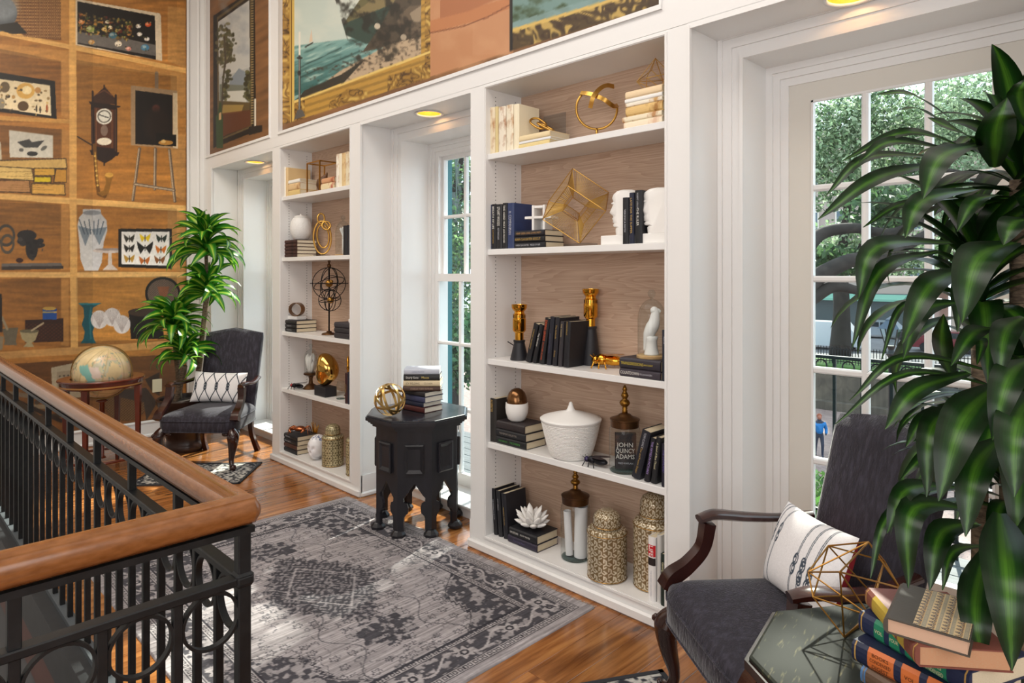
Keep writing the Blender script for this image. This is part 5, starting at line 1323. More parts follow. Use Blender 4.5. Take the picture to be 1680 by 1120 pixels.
# string cube
def string_cube():
    Fv, Rv, Uv = Vector((-K, K, 0)), Vector((K, K, 0)), Vector((0, 0, 1)); a = .225
    def e(x_, y_, w): return (Rv * x_ - Uv * y_ + Fv * w).normalized()
    e1 = e(-310, -195, -50); e2 = e(195, -260, -200); e2 = (e2 - e1 * e2.dot(e1)).normalized(); e3 = e1.cross(e2)
    if e3.dot(Fv) < 0: e3 = -e3
    x_, y_ = X(951, 2.61), 2.61
    t = thing('string_cube', 'gold wire cube strung with threads, balanced on one corner', 'sculpture', (x_, y_, z2))
    MB().cbox(-.075, .085, -.04, .04, 0, .016, .002).build('base', acrylic(), t)
    B = Vector((0, 0, .0172)); P = {}
    for i in (0, 1):
        for j in (0, 1):
            for k in (0, 1): P[i, j, k] = B + (e1 * i + e2 * j + e3 * k) * a
    ctr = B + (e1 + e2 + e3) * (a / 2); I = {k: ctr + (p - ctr) * .42 for k, p in P.items()}
    ED = [(p, q) for p in P for q in P if sum(abs(u - v) for u, v in zip(p, q)) == 1 and p < q]
    st = MB()
    for p, q in ED:
        MB().rod(P[p], P[q], .0024, 6).build('edge_rod', gold(), t); MB().rod(I[p], I[q], .0016, 5).build('inner_rod', gold(), t)
        for k in range(1, 20):
            f_ = k / 20; st.rod(P[p].lerp(P[q], f_), I[p].lerp(I[q], f_), .0014, 3)
    stuff(st.build('threads', mat('gold_thread', 'd0a85a', .45, .5), t))
string_cube()
# face bookends
def face_bookend(label, x0, face, back, depth, base, hgt):
    prof = [(0.30, 0.0), (0.28, .14), (.34, .17), (.20, .19), (.17, .23), (.23, .26), (.15, .29), (.17, .33), (.13, .37), (.18, .40), (.15, .44), (.02, .50), (.05, .54), (.18, .68), (.17, .76), (.13, .82), (.19, .92), (.34, .985), (.55, 1.0), (.80, .985), (1.0, .93), (1.0, .0)]
    t = thing('face_bookend', label, 'bookend', (x0, 2.60, z2), group='white face bookends')
    W = back - face; rows = []
    for q in np.linspace(-1, 1, 13):
        s = (1 - abs(q) ** 3.2) ** .5 * .30 + .70 if abs(q) < 1 else .70
        rows.append([(face + W * (1 - (1 - p) * (s if p < .95 else 1)), q * depth, base + z * (hgt - base) * (1 if z < .9 else 1 - .05 * abs(q) ** 2)) for p, z in prof])
    loft(rows).build('head', ceramic(), t, True, auto=40)
    MB().cbox(min(face - .03, face), back, -depth * 1.02, depth * 1.02, 0, base, .003).build('plinth', ceramic(), t)
    MB().ball((face + W * .30, -depth * .80, base + .70 * (hgt - base)), .012, 12, 8, (1.6, .5, .5)).build('eyelid', ceramic(), t, True)
    # nose ridge
    MB().tube([(face + W * .06, -.006, base + .53 * (hgt - base)), (face + W * .20, 0, base + .72 * (hgt - base))], .010, 8).build('nose', ceramic(), t, True)
xa = X(1005, 2.6)
face_bookend('white deco face bookend left of three dark books, second shelf', xa, 0, X(1046, 2.6) - xa, .055, .045, .262)
xa = X(1053, 2.6)
face_bookend('white deco face bookend right of three dark books, against the case side', xa, 0, -1.566 - xa, .060, .045, .255)
row(z2, 2.53, [(1021, 1031, 324, '17181d', 'black book with silver spine title nearest the left face bookend', (('VERONICA ROTH', .4, .5, .8, S_),), None), (1032, 1040, 316, '1b2036', 'navy book with bold gold title between the face bookends', (('LATE FOR THE SUPPER', .62, .45, .85, G_),), None), (1041, 1053, 312, '16171c', 'tall black book nearest the right face bookend', (('THE RULER', .42, .5, .4, W_), ('ROBERT LUDLUM', .3, .2, .3, S_)), None)], g)

# ------------------------------------------------------------------ third shelf
def nozzle(label, loc, cone):
    t = thing('nozzle_candlestick', label, 'candlestick', loc, group='brass nozzle candlesticks')
    MB().lathe([(.050, 0), (.0505, .004), (.030, cone - .012), (.030, cone - .008), (.033, cone - .004), (.033, cone + .004), (.026, cone + .006)], 36).build('base', mat('satin_black', '1e1d22', .5), t, True, auto=40)
    z = cone + .004
    MB().lathe([(.024, z), (.024, z + .040), (.030, z + .044), (.037, z + .055), (.037, z + .118), (.034, z + .121), (.034, z + .140), (.036, z + .142), (.029, z + .146), (.027, z + .156), (.034, z + .164), (.042, z + .176), (.0435, z + .196), (.040, z + .196), (.038, z + .178), (.025, z + .168), (.0, z + .168)], 40).build('nozzle', polished(), t, True, auto=35)
    s_ = MB()
    for k in range(18): a = k * math.pi / 9; s_.box(-.0022, .0022, .0335, .0352, z + .1225, z + .1385, RZ(k * 20))
    stuff(s_.build('grip_slots', mat('slot_dark', '5a3c12', .5, .6), t))
bxy = XY(852, 590, z3); nozzle('short brass hose nozzle candlestick on a black cone, left of leaning books', (*bxy, z3), .105)
nozzle('tall brass hose nozzle candlestick on a black cone, right of leaning books', (*XY(969, 598, z3), z3), .195)
p0, p1 = Vector((-2.66, 2.70, z3 + .003)), AT(829, 566, 3.72)
tag(MB().rod((-2.585, 2.735, z3 + .003), (-2.695, 2.66, z3 + .085), .003, 8).build('pen', mat('satin_black', '1e1d22', .5)), 'thin black pen leaning behind the short nozzle candlestick', 'pen')
def leaning(zs, Y, specs, group, d=.16):
    for px, t, h, lean, col, label, text in specs:
        x_ = X(px, Y); a = math.radians(lean); c = Vector((x_, Y, zs)) - Vector((math.cos(a) * t / 2 * (1 if lean > 0 else -1), 0, 0))
        book(label, c, t, h, d, col, lean=lean, text=text, group=group)
leaning(z3, 2.55, [(869, .034, .215, 17, '19191e', 'first dark book of the leaning row, next to the short candlestick', (('CORMAC McCARTHY', .34, .4, .6, G_),)), (878.5, .026, .212, 15, '15151a', 'second dark book of the leaning row, thin white title', (('Meg Gardiner', .5, .4, .5, W_),)),
    (891.5, .034, .245, 10.5, '17161a', 'dark leaning book with orange spine lettering', (('DENNIS LEHANE', .62, .27, .45, 'd0562c'), ('SHUTTER ISLAND', .36, .72, .4, 'd0562c'))), (903, .029, .252, 6.2, '1d1d28', 'fourth dark book of the leaning row, faded navy spine', (('JAMES PATTERSON', .42, .55, .7, '4a4a66'),)),
    (912.5, .028, .250, 5.2, '1c1a22', 'fifth leaning book with small gold script title', (('The Solitude', .5, .3, .3, G_), ('Prime', .5, .75, .2, G_))), (921, .025, .232, 4.4, '332f33', 'sixth leaning book, brownish grey spine', (('THE TOWN', .5, .2, .4, 'c0a878'),)), (932.5, .035, .232, 3.4, '14141b', 'last and broadest black book of the leaning row', (('ANDREW', .3, .1, .3, G_), ('TALES', .28, .24, .2, G_)))], g)
def bug(t, m, L, wing=None, eye=None, legs=None, open_=.5, fat=.16):
    """insect facing -x in its local frame, length L"""
    r = L * fat; lm = legs or m; zc = r * 1.25
    MB().ball((-L * .40, 0, zc), r * .72, 14, 10).build('head', eye or m, t, True)
    MB().ball((-L * .18, 0, zc * 1.08), r, 16, 10, (1.15, .95, .95)).build('thorax', m, t, True)
    MB().ball((L * .20, 0, zc), r, 18, 12, (2.0, .95, .85)).build('abdomen', m, t, True)
    for sy in (-1, 1):
        for k, (x0, x1) in enumerate(((-.24, -.40), (-.16, -.14), (-.08, .12))):
            MB().tube([(L * x0, sy * r * .7, zc * .9), (L * (x0 + x1) / 2, sy * r * 1.7, zc * 1.1), (L * x1, sy * r * 2.3, .0022)], r * .13, 6).build('leg', lm, t, True)
        a, b = Vector((-L * .14, sy * r * .4, zc * 1.75)), Vector((L * .52, sy * r * (.6 + 2.6 * open_), zc * (1.7 + .5 * open_)))
        d_ = b - a; sd = Vector((0, 0, 1)).cross(d_).normalized(); pts = []
        for q in np.linspace(0, 2 * math.pi, 20, endpoint=False): pts.append(a + d_ * (.5 - .5 * math.cos(q)) + sd * (L * .13 * math.sin(q)))
        w = MB(); up_ = Vector((0, 0, .0008)); n = len(pts); w.add([p + up_ for p in pts] + [p - up_ for p in pts], [tuple(range(n)), tuple(range(n, 2 * n))[::-1]] + [(i, n + i, n + (i + 1) % n, (i + 1) % n) for i in range(n)])
        w.build('wing', wing or m, t)
        MB().tube([(-L * .44, sy * r * .3, zc * 1.2), (-L * .55, sy * r * .7, zc * 1.7)], r * .07, 5).build('antenna', lm, t)
bx_, by_ = XY(996, 603, z3)
t = thing('gold_bee', 'polished gold bee figurine on the third shelf', 'figurine', (bx_, by_, z3), math.radians(18)); bug(t, polished(), .150, open_=.22, fat=.20)
def pile_x(zs, Y, x0, x1, d, specs, group, rz=0.0):
    z = zs
    for tk, col, label, text in specs: book(label, ((x0 + x1) / 2, Y, z), tk, x1 - x0, d, col, 'flat', rz=rz, text=text, group=group); z += tk + .0004
    return z
zc = pile_x(z3, 2.525, -1.815, -1.597, .16, [(.036, '38313a', 'plum grey book lettered in white beneath the dome pile, third shelf right', (('COUNTDOWN', .55, .26, .46, W_), ('IRIS JOHANSEN', .3, .66, .3, S_))), (.050, '2c2730', 'dark book with yellow title directly under the bird dome', (('TRANSGRESSIONS', .38, .32, .56, 'c9b23c'), ('SARAH DUNANT', .2, .72, .22, 'c9b23c')))], g)
book('navy upright book squeezed against the right side of the third shelf', (-1.581, 2.53, z3), .026, .225, .16, '1b2030', text=(('PLATO', .4, .2, .2, S_),), group=g)
def cloche(label, loc, r, h, basemat, bh=.014, knob=True):
    t = thing('glass_cloche', label, 'cloche', loc, group='glass domes')
    MB().lathe([(r * 1.06, 0), (r * 1.08, bh * .3), (r * 1.08, bh * .8), (r * 1.02, bh), (0, bh)], 36).build('base', basemat, t, True, auto=40)
    pr = [(r * .98, bh)] + [(r, bh + h * .05), (r, bh + h * .62)] + [(r * math.cos(q), bh + h * .62 + h * .36 * math.sin(q)) for q in np.linspace(.2, math.pi / 2 - .06, 9)]
    MB().lathe(pr, 36, caps=False).build('dome', clear(), t, True)
    if knob: MB().lathe([(.006, bh + h * .97), (.008, bh + h), (.017, bh + h + .012), (.018, bh + h + .024), (.010, bh + h + .036), (0, bh + h + .038)], 20).build('knob', clear(), t, True)
    return t, bh
tan = mat('pale_turned_wood', 'c8a878', .5, noise=('a88455', 14, (1, 1, 4), .4, .7))
cx_, cy_ = -1.695, 2.605
cloche('glass dome with knob on a wooden disc over a white parrot', (cx_, cy_, zc), .064, .262, tan)
t = thing('parrot_figurine', 'white porcelain parrot on a stump under the glass dome', 'figurine', (cx_, cy_, zc + .0142), math.radians(30))
MB().lathe([(.036, 0), (.034, .006), (.026, .035), (.025, .065), (.030, .082), (.024, .086), (0, .084)], 20).build('stump', ceramic(), t, True)
p = smooth_path([(-.034, 0, .018), (-.024, 0, .060), (-.008, 0, .105), (.010, 0, .145), (.016, 0, .180), (.016, 0, .202), (.010, 0, .214)], 6)
MB().tube(p, lerp_list([.004, .012, .026, .030, .024, .020, .017, .008], len(p)), 14).ball((.012, 0, .203), .0185, 14, 10).build('bird', ceramic(), t, True)
MB().tube(smooth_path([(.026, 0, .208), (.037, 0, .202), (.036, 0, .192)], 4), lerp_list([.007, .005, .002], 9), 8).build('beak', ceramic(), t, True)

# ------------------------------------------------------------------ fourth shelf
row(z4, YB, [(801, 814.2, 653, '26221f', 'tall dark brown book with gilt lettering at the left of the fourth shelf', (('ALIEN', .42, .12, .18, G_), ('FOSTER', .4, .22, .18, G_)), None)], g)
zq = pile(z4, 2.535, 815, 862, .155, [(.040, '16171a', 'black book with green title at the bottom of the pile under the egg cup', (('JACK KEROUAC', .3, .25, .3, '4f9a4a'), ('THE DHARMA', .42, .65, .35, '4f9a4a')), None, .002, 1.03), (.042, '1a1a1f', 'middle black book of the pile under the egg cup', (('THE MEMORY COLLECTOR', .34, .42, .6, '9a8f86'),), None, 0, 1.01), (.044, '2a2224', 'dark brown cloth book topping the pile under the egg cup', (), None, -.002, .97)], g)
ex, ey = X(848, 2.60), 2.60
t = thing('egg_cup', 'white cup holding a bronze egg on dark books, fourth shelf', 'egg cup', (ex, ey, zq + .0005))
MB().lathe([(.034, 0), (.050, .012), (.061, .045), (.064, .075), (.062, .100), (.058, .100), (.056, .07), (0, .05)], 36).build('cup', ceramic(), t, True, auto=60)
MB().lathe([(.0575, .095), (.058, .105), (.055, .130), (.045, .155), (.030, .172), (.012, .180), (0, .181)], 32).build('egg', mat('bronze_shiny', '7a5636', .18, .9, noise=('4a3322', 8, ONE, .4, .7)), t, True)
bx_, by_ = XY(937, 748, z4)
t = thing('lidded_bowl', 'white ribbed ceramic bowl with pointed lid on the fourth shelf', 'bowl', (bx_, 2.618, z4))
pr = [(.092, 0), (.100, .004)]
for k in range(24):
    q = k / 23; r_ = .101 + .050 * q ** .75; z_ = .008 + .172 * q; pr += [(r_ + .0030, z_ + .002), (r_, z_ + .005)]
pr += [(.155, .184), (.157, .190)]
MB().lathe(pr + [(.150, .190), (.0, .18)], 56).build('bowl', ceramic(), t, True, auto=70)
pr = [(.158, .1905), (.159, .196)]
for k in range(14):
    q = k / 13; r_ = .154 - .126 * q; z_ = .199 + .036 * q ** .9 ; pr += [(r_, z_), (r_ - .003, z_ + .0022)]
pr += [(.020, .242), (.012, .262), (.009, .274), (.005, .280), (0, .281)]
MB().lathe(pr, 56).build('lid', ceramic(), t, True, auto=70)
bx_, by_ = XY(979, 762, z4)
t = thing('fly_figurine', 'black fly figurine with mesh wings beside the white bowl', 'figurine', (bx_ + .01, by_ - .02, z4), math.radians(8)); bug(t, mat('black_metal', '1b1a20', .35, .5), .125, wing=mat('wing_mesh', '3a3238', .4, .4), eye=mat('purple_eye', '2a1a4a', .3), open_=.35)
def glass_jar(label, loc, r, hb, hl, hf):
    t = thing('apothecary_jar', label, 'jar', loc, group='glass jars with bronze finial lids')
    pr = [(r * .9, .001), (r * .98, .008), (r, .02), (r, hb * .84), (r * .96, hb * .92), (r * .84, hb)]
    MB().lathe(pr, 40, caps=False).build('body', clear(), t, True)
    MB().lathe([(0, .0005), (r * .9, .0005), (r * .97, .006), (r * .9, .009), (0, .008)], 40).build('foot', mat('thick_glass', 'c9d4d4', .05, glass=True), t, True)
    z = hb
    MB().lathe([(r * .86, z - .012), (r * .90, z - .010), (r * .92, z + hl * .45), (r * .96, z + hl * .50), (r * .96, z + hl * .60), (r * .86, z + hl * .68), (r * .60, z + hl * .80), (r * .42, z + hl * .98), (r * .36, z + hl * 1.1), (r * .2, z + hl * 1.2), (0, z + hl * 1.2)], 36).build('lid', bronze(), t, True, auto=40)
    z += hl * 1.15; s = hf
    MB().lathe([(.014, z), (.013, z + s * .12), (.011, z + s * .14), (.014, z + s * .2), (.010, z + s * .22), (.022, z + s * .30), (.026, z + s * .38), (.020, z + s * .46), (.011, z + s * .50), (.013, z + s * .55), (.019, z + s * .63), (.013, z + s * .72), (.008, z + s * .78), (.012, z + s * .84), (.009, z + s * .92), (.003, z + s), (0, z + s)], 20).build('finial', mat('gilt_bronze', '8a6126', .3, .9), t, True)
    return t
jx, jy = XY(1025, 772, z4)
glass_jar('glass jar with bronze finial lid holding a book, fourth shelf', (jx, jy, z4), .074, .222, .045, .135)
def jar_front(o, M, b):
    MB().box(-.046, .046, .0, .0012, .0, .070).build('cover_art', mat('umber_print', '3a241c', .5), o)
bk = thing('book', 'biography with white capitals standing inside the glass jar, fourth shelf', 'book', (jx + .002, jy + .004, z4 + .0095), math.radians(38), group=g)
MB().box(-.050, .050, 0, .003, 0, .168).box(-.050, .050, .021, .024, 0, .168).box(-.050, -.047, 0, .024, 0, .168).build('cover', mat('portrait_cover', '2a2326', .45, noise=('8a5a3a', 7, ONE, .5, .7)), bk)
MB().box(-.047, .047, .003, .021, .003, .165).build('pages', PAPER(), bk)
for k, wd in enumerate(('JOHN', 'QUINCY', 'ADAMS')): lettering(wd, .030, TR(-.002, -.0006, .112 - .028 * k) @ RX(90), INK('e6e2da'), bk, .088)
lettering('FRED KAPLAN', .012, TR(0, -.0006, .025) @ RX(90), INK('b9b9c0'), bk, .07)
leaning(z4, 2.535, [(1049, .046, .232, 15, '1b1c26', 'thick black book with gold title leaning right beside the glass jar', (('TOM CLANCY', .34, .2, .32, S_), ('Clear and Present Danger', .3, .62, .55, G_))), (1064.5, .028, .205, 11, '17151c', 'black leaning book with purple lettering, fourth shelf right', (('THE FIFTIES IN PICTURES', .5, .45, .75, 'a58ac8'),)), (1076, .028, .212, 8, '16161a', 'black leaning book with cream title, third of the right group on the fourth shelf', (('A Spool of Blue Thread', .45, .4, .7, 'd8cfa8'),))], g)
book('dark book with violet title against the case side, fourth shelf', (-1.583, 2.53, z4), .028, .19, .16, '1a1826', text=(('THE LOWLAND', .5, .4, .6, '5a4a9a'),), group=g)

# ------------------------------------------------------------------ bottom shelf
leaning(z5, 2.55, [(810.5, .026, .255, -5.2, '15151a', 'first black book of the three leaning left on the bottom shelf', (('THE WOMAN IN BLACK', .4, .45, .8, S_),)), (817.8, .030, .25, -5, '1e1e22', 'second of the three dark books leaning left, ribbed spine', (('OTTO PENZLER', .3, .3, .4, S_),)), (826.3, .034, .245, -5, '17171f', 'third dark book with gilt title, leaning left on the bottom shelf', (('FREDERICK FORSYTH', .3, .5, .7, G_),))], g)
zl = pile(z5, 2.535, 835, 880, .165, [(.040, '2c2638', 'dark purple book under the black one, bottom shelf pile', (('The Hotel New', .35, .4, .4, '5c5578'),), None, 0, 1.05), (.044, '15151b', 'black book with silver words beneath the white petal ornament', (('SAM EASTLAND', .36, .2, .3, W_), ('EYE OF THE RED', .28, .6, .36, W_)), None, .004, 1.0)], g)
lx, ly = X(873, 2.61), 2.61
t = thing('petal_ornament', 'white ceramic petal flower ornament on a black book, bottom shelf', 'ornament', (lx, ly, zl + .002))
rr = random.Random(2)
for ring_, n_, rad, el, ln in ((0, 8, .080, 22, .080), (1, 8, .070, 42, .098), (2, 5, .045, 60, .100)):
    for k in range(n_):
        a = 2 * math.pi * (k + .5 * ring_) / n_; M = TR(.25 * rad * math.cos(a) * 1.4, .2 * rad * math.sin(a), .012 + .006 * ring_) @ RZ(math.degrees(a)) @ RY(-el)
        MB().lathe([(0.006, 0), (.018, ln * .25), (.021, ln * .5), (.014, ln * .8), (.002, ln)], 12, M @ RY(90) @ Matrix.Diagonal((.55, 1, 1, 1))).build('petal', ceramic(), t, True)
jx, jy = XY(944, 914, z5)
glass_jar('tall glass jar with bronze lid holding rolled white papers, bottom shelf', (jx, jy, z5), .076, .292, .050, .105)
for k, (dx, dy, r_, tl, ln) in enumerate(((-.030, -.012, .020, 5, .225), (.024, .012, .034, -3, .262))):
    tp = thing('paper_roll', ('slim rolled white paper at the left inside the bottom shelf jar', 'thick rolled white paper at the right inside the bottom shelf jar')[k], 'paper roll', (jx + dx, jy + dy, z5 + .010), rot=(math.radians(1), math.radians(-tl * .6), 0))
    spir = [(r_ * (1 - .05 * q / 6.28) * math.cos(q), r_ * (1 - .05 * q / 6.28) * math.sin(q)) for q in np.linspace(0, 4 * math.pi, 48)]
    m = MB(); n = len(spir); m.add([(a, b, 0) for a, b in spir] + [(a, b, ln) for a, b in spir], [(i, i + 1, n + i + 1, n + i) for i in range(n - 1)]); m.build('sheet', mat('white_paper', 'eeeaea', .8), tp, True)
def ginger_jar(label, loc, r, h, kind, nu=200, nv=150, cells=9):
    """lidded jar; pattern drawn around it"""
    t = thing('ginger_jar', label, 'jar', loc, group='patterned gold ginger jars')
    def skin(prof, name):
        prof = [(np.float64(a), np.float64(b)) for a, b in prof]; P_ = np.array(prof); seg = np.r_[0, np.cumsum(np.hypot(*np.diff(P_, axis=0).T))]; s_ = np.linspace(0, seg[-1], max(12, int(nv * seg[-1] / h)))
        rr_, zz_ = np.interp(s_, seg, P_[:, 0]), np.interp(s_, seg, P_[:, 1]); th = np.linspace(0, 2 * math.pi, nu, endpoint=False)
        T_, S2 = np.meshgrid(th, s_, indexing='ij'); Rr = np.broadcast_to(rr_, T_.shape); Zz = np.broadcast_to(zz_, T_.shape)
        u_ = T_ / (2 * math.pi) * cells; v_ = S2 / (2 * math.pi * r) * cells
        if kind == 'tri':
            cv = Canvas(u_, v_, 'cfc39a'); line_ = np.zeros_like(u_)
            w_ = v_ * 1.1547
            for c_ in (v_ * 1.1547 * 2, u_ * 2 + w_, u_ * 2 - w_): line_ = np.maximum(line_, (abs((c_ % 1) - .5) > .425) * 1.0)
            for c_ in (u_ * 2,): line_ = np.maximum(line_, (abs((c_ % 1) - .5) > .46) * 1.0)
            cv.mix(line_, '5d5138')
        else:
            cv = Canvas(u_, v_, '86704f'); L_ = np.full(u_.shape, 9.0)
            # interlocking hooked hexagons
            s3 = math.sqrt(3) / 2; jrow = np.floor(v_ / s3); 
            for dj in (-1, 0, 1):
                jj = jrow + dj; off_ = (jj % 2) * .5; ii = np.round(u_ - off_)
                for di in (-1, 0, 1):
                    cx2 = ii + di + off_; cy2 = (jj + .5) * s3; a_, b_ = u_ - cx2, v_ - cy2
                    for ang in (90, 210, 330):
                        c2, s2 = math.cos(math.radians(ang)), math.sin(math.radians(ang)); c3, s3_ = math.cos(math.radians(ang + 60)), math.sin(math.radians(ang + 60))
                        for (p0, p1) in (((0, 0), (.33 * c2, .33 * s2)), ((.33 * c2, .33 * s2), (.33 * c2 + .30 * c3, .33 * s2 + .30 * s3_)), ((.33 * c2 + .30 * c3, .33 * s2 + .30 * s3_), (.30 * c3, .30 * s3_ ))):
                            dx, dy = p1[0] - p0[0], p1[1] - p0[1]; tt = np.clip(((a_ - p0[0]) * dx + (b_ - p0[1]) * dy) / (dx * dx + dy * dy), 0, 1); L_ = np.minimum(L_, np.hypot(a_ - p0[0] - tt * dx, b_ - p0[1] - tt * dy))
            cv.mix((L_ < .062).astype(float), 'd9cdb4')
        me = grid_mesh(name, np.stack([Rr * np.cos(T_), Rr * np.sin(T_), Zz], -1), cv.c, wrap=True)
        return put(name, me, mat('jar_glaze', 'ffffff', .22, .35, attr=True), t, True, auto=60)
    zb = h * .66
    body = [(r * .9, 0), (r * .97, .004), (r, .014), (r, zb), (r * .985, zb + .010), (r * .90, zb + .022), (r * .66, zb + h * .075), (r * .63, zb + h * .09)]
    skin(body, 'body')
    zl_ = zb + h * .092
    skin([(r * .68, zl_), (r * .685, zl_ + h * .10), (r * .66, zl_ + h * .15), (r * .55, zl_ + h * .20), (r * .32, zl_ + h * .238), (0.001, zl_ + h * .248)], 'lid')
    gd = mat('jar_gold', 'b8925a', .25, .9)
    for rr_, z_ in ((r * .985, .006), (r * 1.003, zb + .003), (r * .69, zl_ + .003)): MB().tube(circle(rr_, 48, TR(0, 0, z_)), .0022, 6, True).build('gold_band', gd, t, True)
    return t
gx_, gy_ = XY(997, 944, z5)
ginger_jar('squat gold ginger jar with hooked lattice pattern, bottom shelf of the large bookcase', (gx_, gy_ - .005, z5), .096, .325, 'hook', cells=13, nu=260, nv=190)
ginger_jar('tall gold ginger jar with hooked lattice pattern beside the white magazine book', (-1.722, 2.668, z5), .098, .435, 'hook', cells=13, nu=260, nv=190)
def life(o, M, b):
    t_, h_ = .038, .285
    c = band(o, M, b, t_, h_, .12, .30, 'c8202a', 'red_label'); band(o, M, b, t_, h_, .32, .44, '2a2020', 'photo_strip'); lettering('LIFE', .030, M @ TR(0, -b - .0014, h_ * (1 - .21)) @ Matrix(((0, 1, 0, 0), (0, 0, -1, 0), (-1, 0, 0, 0), (0, 0, 0, 1))), INK('f4f2ee'), o, .046)
book('white book with red spine panel on the bottom shelf, large bookcase', (-1.645, 2.527, z5), .038, .285, .155, 'e9e6e4', text=(('THE CLASSIC COLLECTION', .3, .72, .4, 'b9b9c0'),), group=g, extra=life)
book('tall pale grey book behind the white magazine book, bottom shelf', (-1.612, 2.535, z5), .022, .30, .16, 'c9c6c2', group=g)
book('small dark green book with script title by the case side, bottom shelf', (-1.584, 2.527, z5), .030, .225, .15, '16261f', text=(('Georgette', .55, .3, .4, 'd8cfa8'),), group=g)

# ================================================================== small bookcase
g = 'books on the narrow bookcase'; a1 = SHELVES_A[0]
row(a1, YB, [(458.6, 463, 275, 'd9b98a', 'tan worn book leftmost on the top shelf of the narrow bookcase', (), WN), (463.2, 468.6, 274, 'ece6da', 'white backed book second on the top shelf of the narrow bookcase', (), None), (469, 472.4, 275, 'd8b886', 'large tan book with broad side showing, narrow bookcase top shelf', (), None)], g, .20)
pile(a1, YB, 473.6, 492, .15, [(.045, 'd8bc7e', 'yellowed book under the white one, narrow bookcase top shelf pile', (), None, 0, 1), (.055, 'd9b98a', 'thick tan book in the middle of the pile, narrow bookcase top shelf', (), WN, 0, 1), (.030, 'ece9e2', 'white book on top of the pile, narrow bookcase top shelf', (), None, 0, 1)], g)
x0, x1 = X(503, YB), X(523.5, YB)
t = thing('wire_box', 'gold wire box frame on the top shelf of the narrow bookcase', 'ornament', ((x0 + x1) / 2, 2.62, a1)); w, dd, hh, r_ = (x1 - x0) / 2, .075, .235, .0045
c8 = [Vector((sx * w, sy * dd, z)) for sx in (-1, 1) for sy in (-1, 1) for z in (r_, hh)]
for i in range(8):
    for j in range(i + 1, 8):
        if sum(abs(c8[i][k] - c8[j][k]) > 1e-6 for k in range(3)) == 1: MB().tube([c8[i], c8[j]], 1, 4, flat=(r_, r_)).build('bar', gold(), t)
tag(MB().tube(smooth_path([((x0 + x1) / 2 - .03, 2.62, a1 + .012), ((x0 + x1) / 2, 2.63, a1 + .09), ((x0 + x1) / 2 + .045, 2.64, a1 + .16)], 6), lerp_list([.012, .045, .05, .02, .004], 13), 12).build('wooden_leaf', mat('brown_carving', '6b4526', .5, noise=('43290f', 14, ONE, .4, .7)), None, True), 'brown carved wooden leaf form inside the gold wire box', 'carving')
zt = pile(a1, YB, 527, 549, .13, [(.050, 'e2cfa6', 'cream book under the reddish one beside the wire box', (), 'b4604a', 0, 1), (.040, 'cf9a70', 'reddish worn book on a cream one beside the wire box', (), 'a5583c', .004, .92)], g)
row(a1, YB, [(551.5, 556, 253, 'ece4d4', 'white stained upright book, first of the right hand pale row, narrow bookcase', (), WN), (556.4, 560.4, 252, 'eadfc6', 'cream upright book, second of the right hand pale row, narrow bookcase', (), None), (560.8, 566.6, 251, 'dcc08e', 'tan upright book, third of the right hand pale row, narrow bookcase', (), WN), (567, 573, 249, 'e6d8b8', 'cream upright book at the right end of the top shelf, narrow bookcase', (), WN)], g)
# second shelf
zs = pile(z2, YB, 461, 487, .175, [(.028, '3d2019', 'lowest of five brown leather books under the white jar', (), '24130f', 0, 1), (.028, '43241c', 'second of five brown leather books under the white jar', (), '24130f', 0, 1), (.028, '3d2019', 'third of five brown leather books under the white jar', (), '2a1612', 0, 1), (.028, '46261d', 'fourth of five brown leather books under the white jar', (), '24130f', 0, 1), (.028, '40211a', 'topmost of five brown leather books under the white jar', (), '2a1612', 0, 1)], g)
t = thing('lidded_jar', 'white textured round jar with lid on brown leather books', 'jar', (X(493, 2.62), 2.625, zs + .0005))
tex = mat('embossed_ceramic', 'e3e1de', .5, bump=(75, 1.0, ONE))
MB().lathe([(.050, 0), (.062, .012), (.082, .06), (.088, .10), (.082, .145), (.064, .18), (.052, .188), (.0, .188)], 36).build('body', tex, t, True)
MB().lathe([(.055, .1885), (.056, .194), (.035, .202), (.012, .204), (.011, .212), (.006, .216), (0, .216)], 28).build('lid', ceramic(), t, True)
t = thing('loop_sculpture', 'gold knotted loop sculpture on a clear base, narrow bookcase', 'sculpture', (X(528, 2.62), 2.62, z2))
MB().cbox(-.07, .07, -.035, .035, 0, .016, .002).build('base', acrylic(), t)
Mv = RZ(45)
def loop(cx, cz, rx, rz_, tilt, yy, r_=.007):
    p = [Mv @ Vector((cx + rx * math.cos(q) * math.cos(tilt) - rz_ * math.sin(q) * math.sin(tilt), yy + .012 * math.sin(q + 1), cz + rx * math.cos(q) * math.sin(tilt) + rz_ * math.sin(q) * math.cos(tilt))) for q in np.linspace(0, 2 * math.pi, 40, endpoint=False)]
    MB().tube(p, r_, 8, True).build('loop', gold(), t, True)
loop(.004, .150, .066, .130, .05, 0); loop(.004, .162, .044, .092, .12, .018); loop(-.008, .300, .024, .040, .08, .006); loop(.036, .245, .030, .034, .7, -.004)
cx_ = X(561, 2.68)
cloche('plain glass dome on a wooden base beside dark books, narrow bookcase second shelf', (cx_, 2.69, z2), .058, .265, tan)
t = thing('coral_ornament', 'white coral piece under the plain glass dome', 'ornament', (cx_, 2.69, z2 + .0145))
rr = random.Random(9)
MB().tube([(0, 0, 0), (0, 0, .15)], .006, 8).build('stem', ceramic(), t, True)
for k in range(7): MB().tube(smooth_path([(0, 0, .12 + .01 * k), (.014 * math.cos(k * 2.4), .014 * math.sin(k * 2.4), .165 + .006 * k), (.03 * math.cos(k * 2.4), .03 * math.sin(k * 2.4), .19 + .004 * k)], 3), lerp_list([.006, .009, .005], 7), 7).build('branch', ceramic(), t, True)
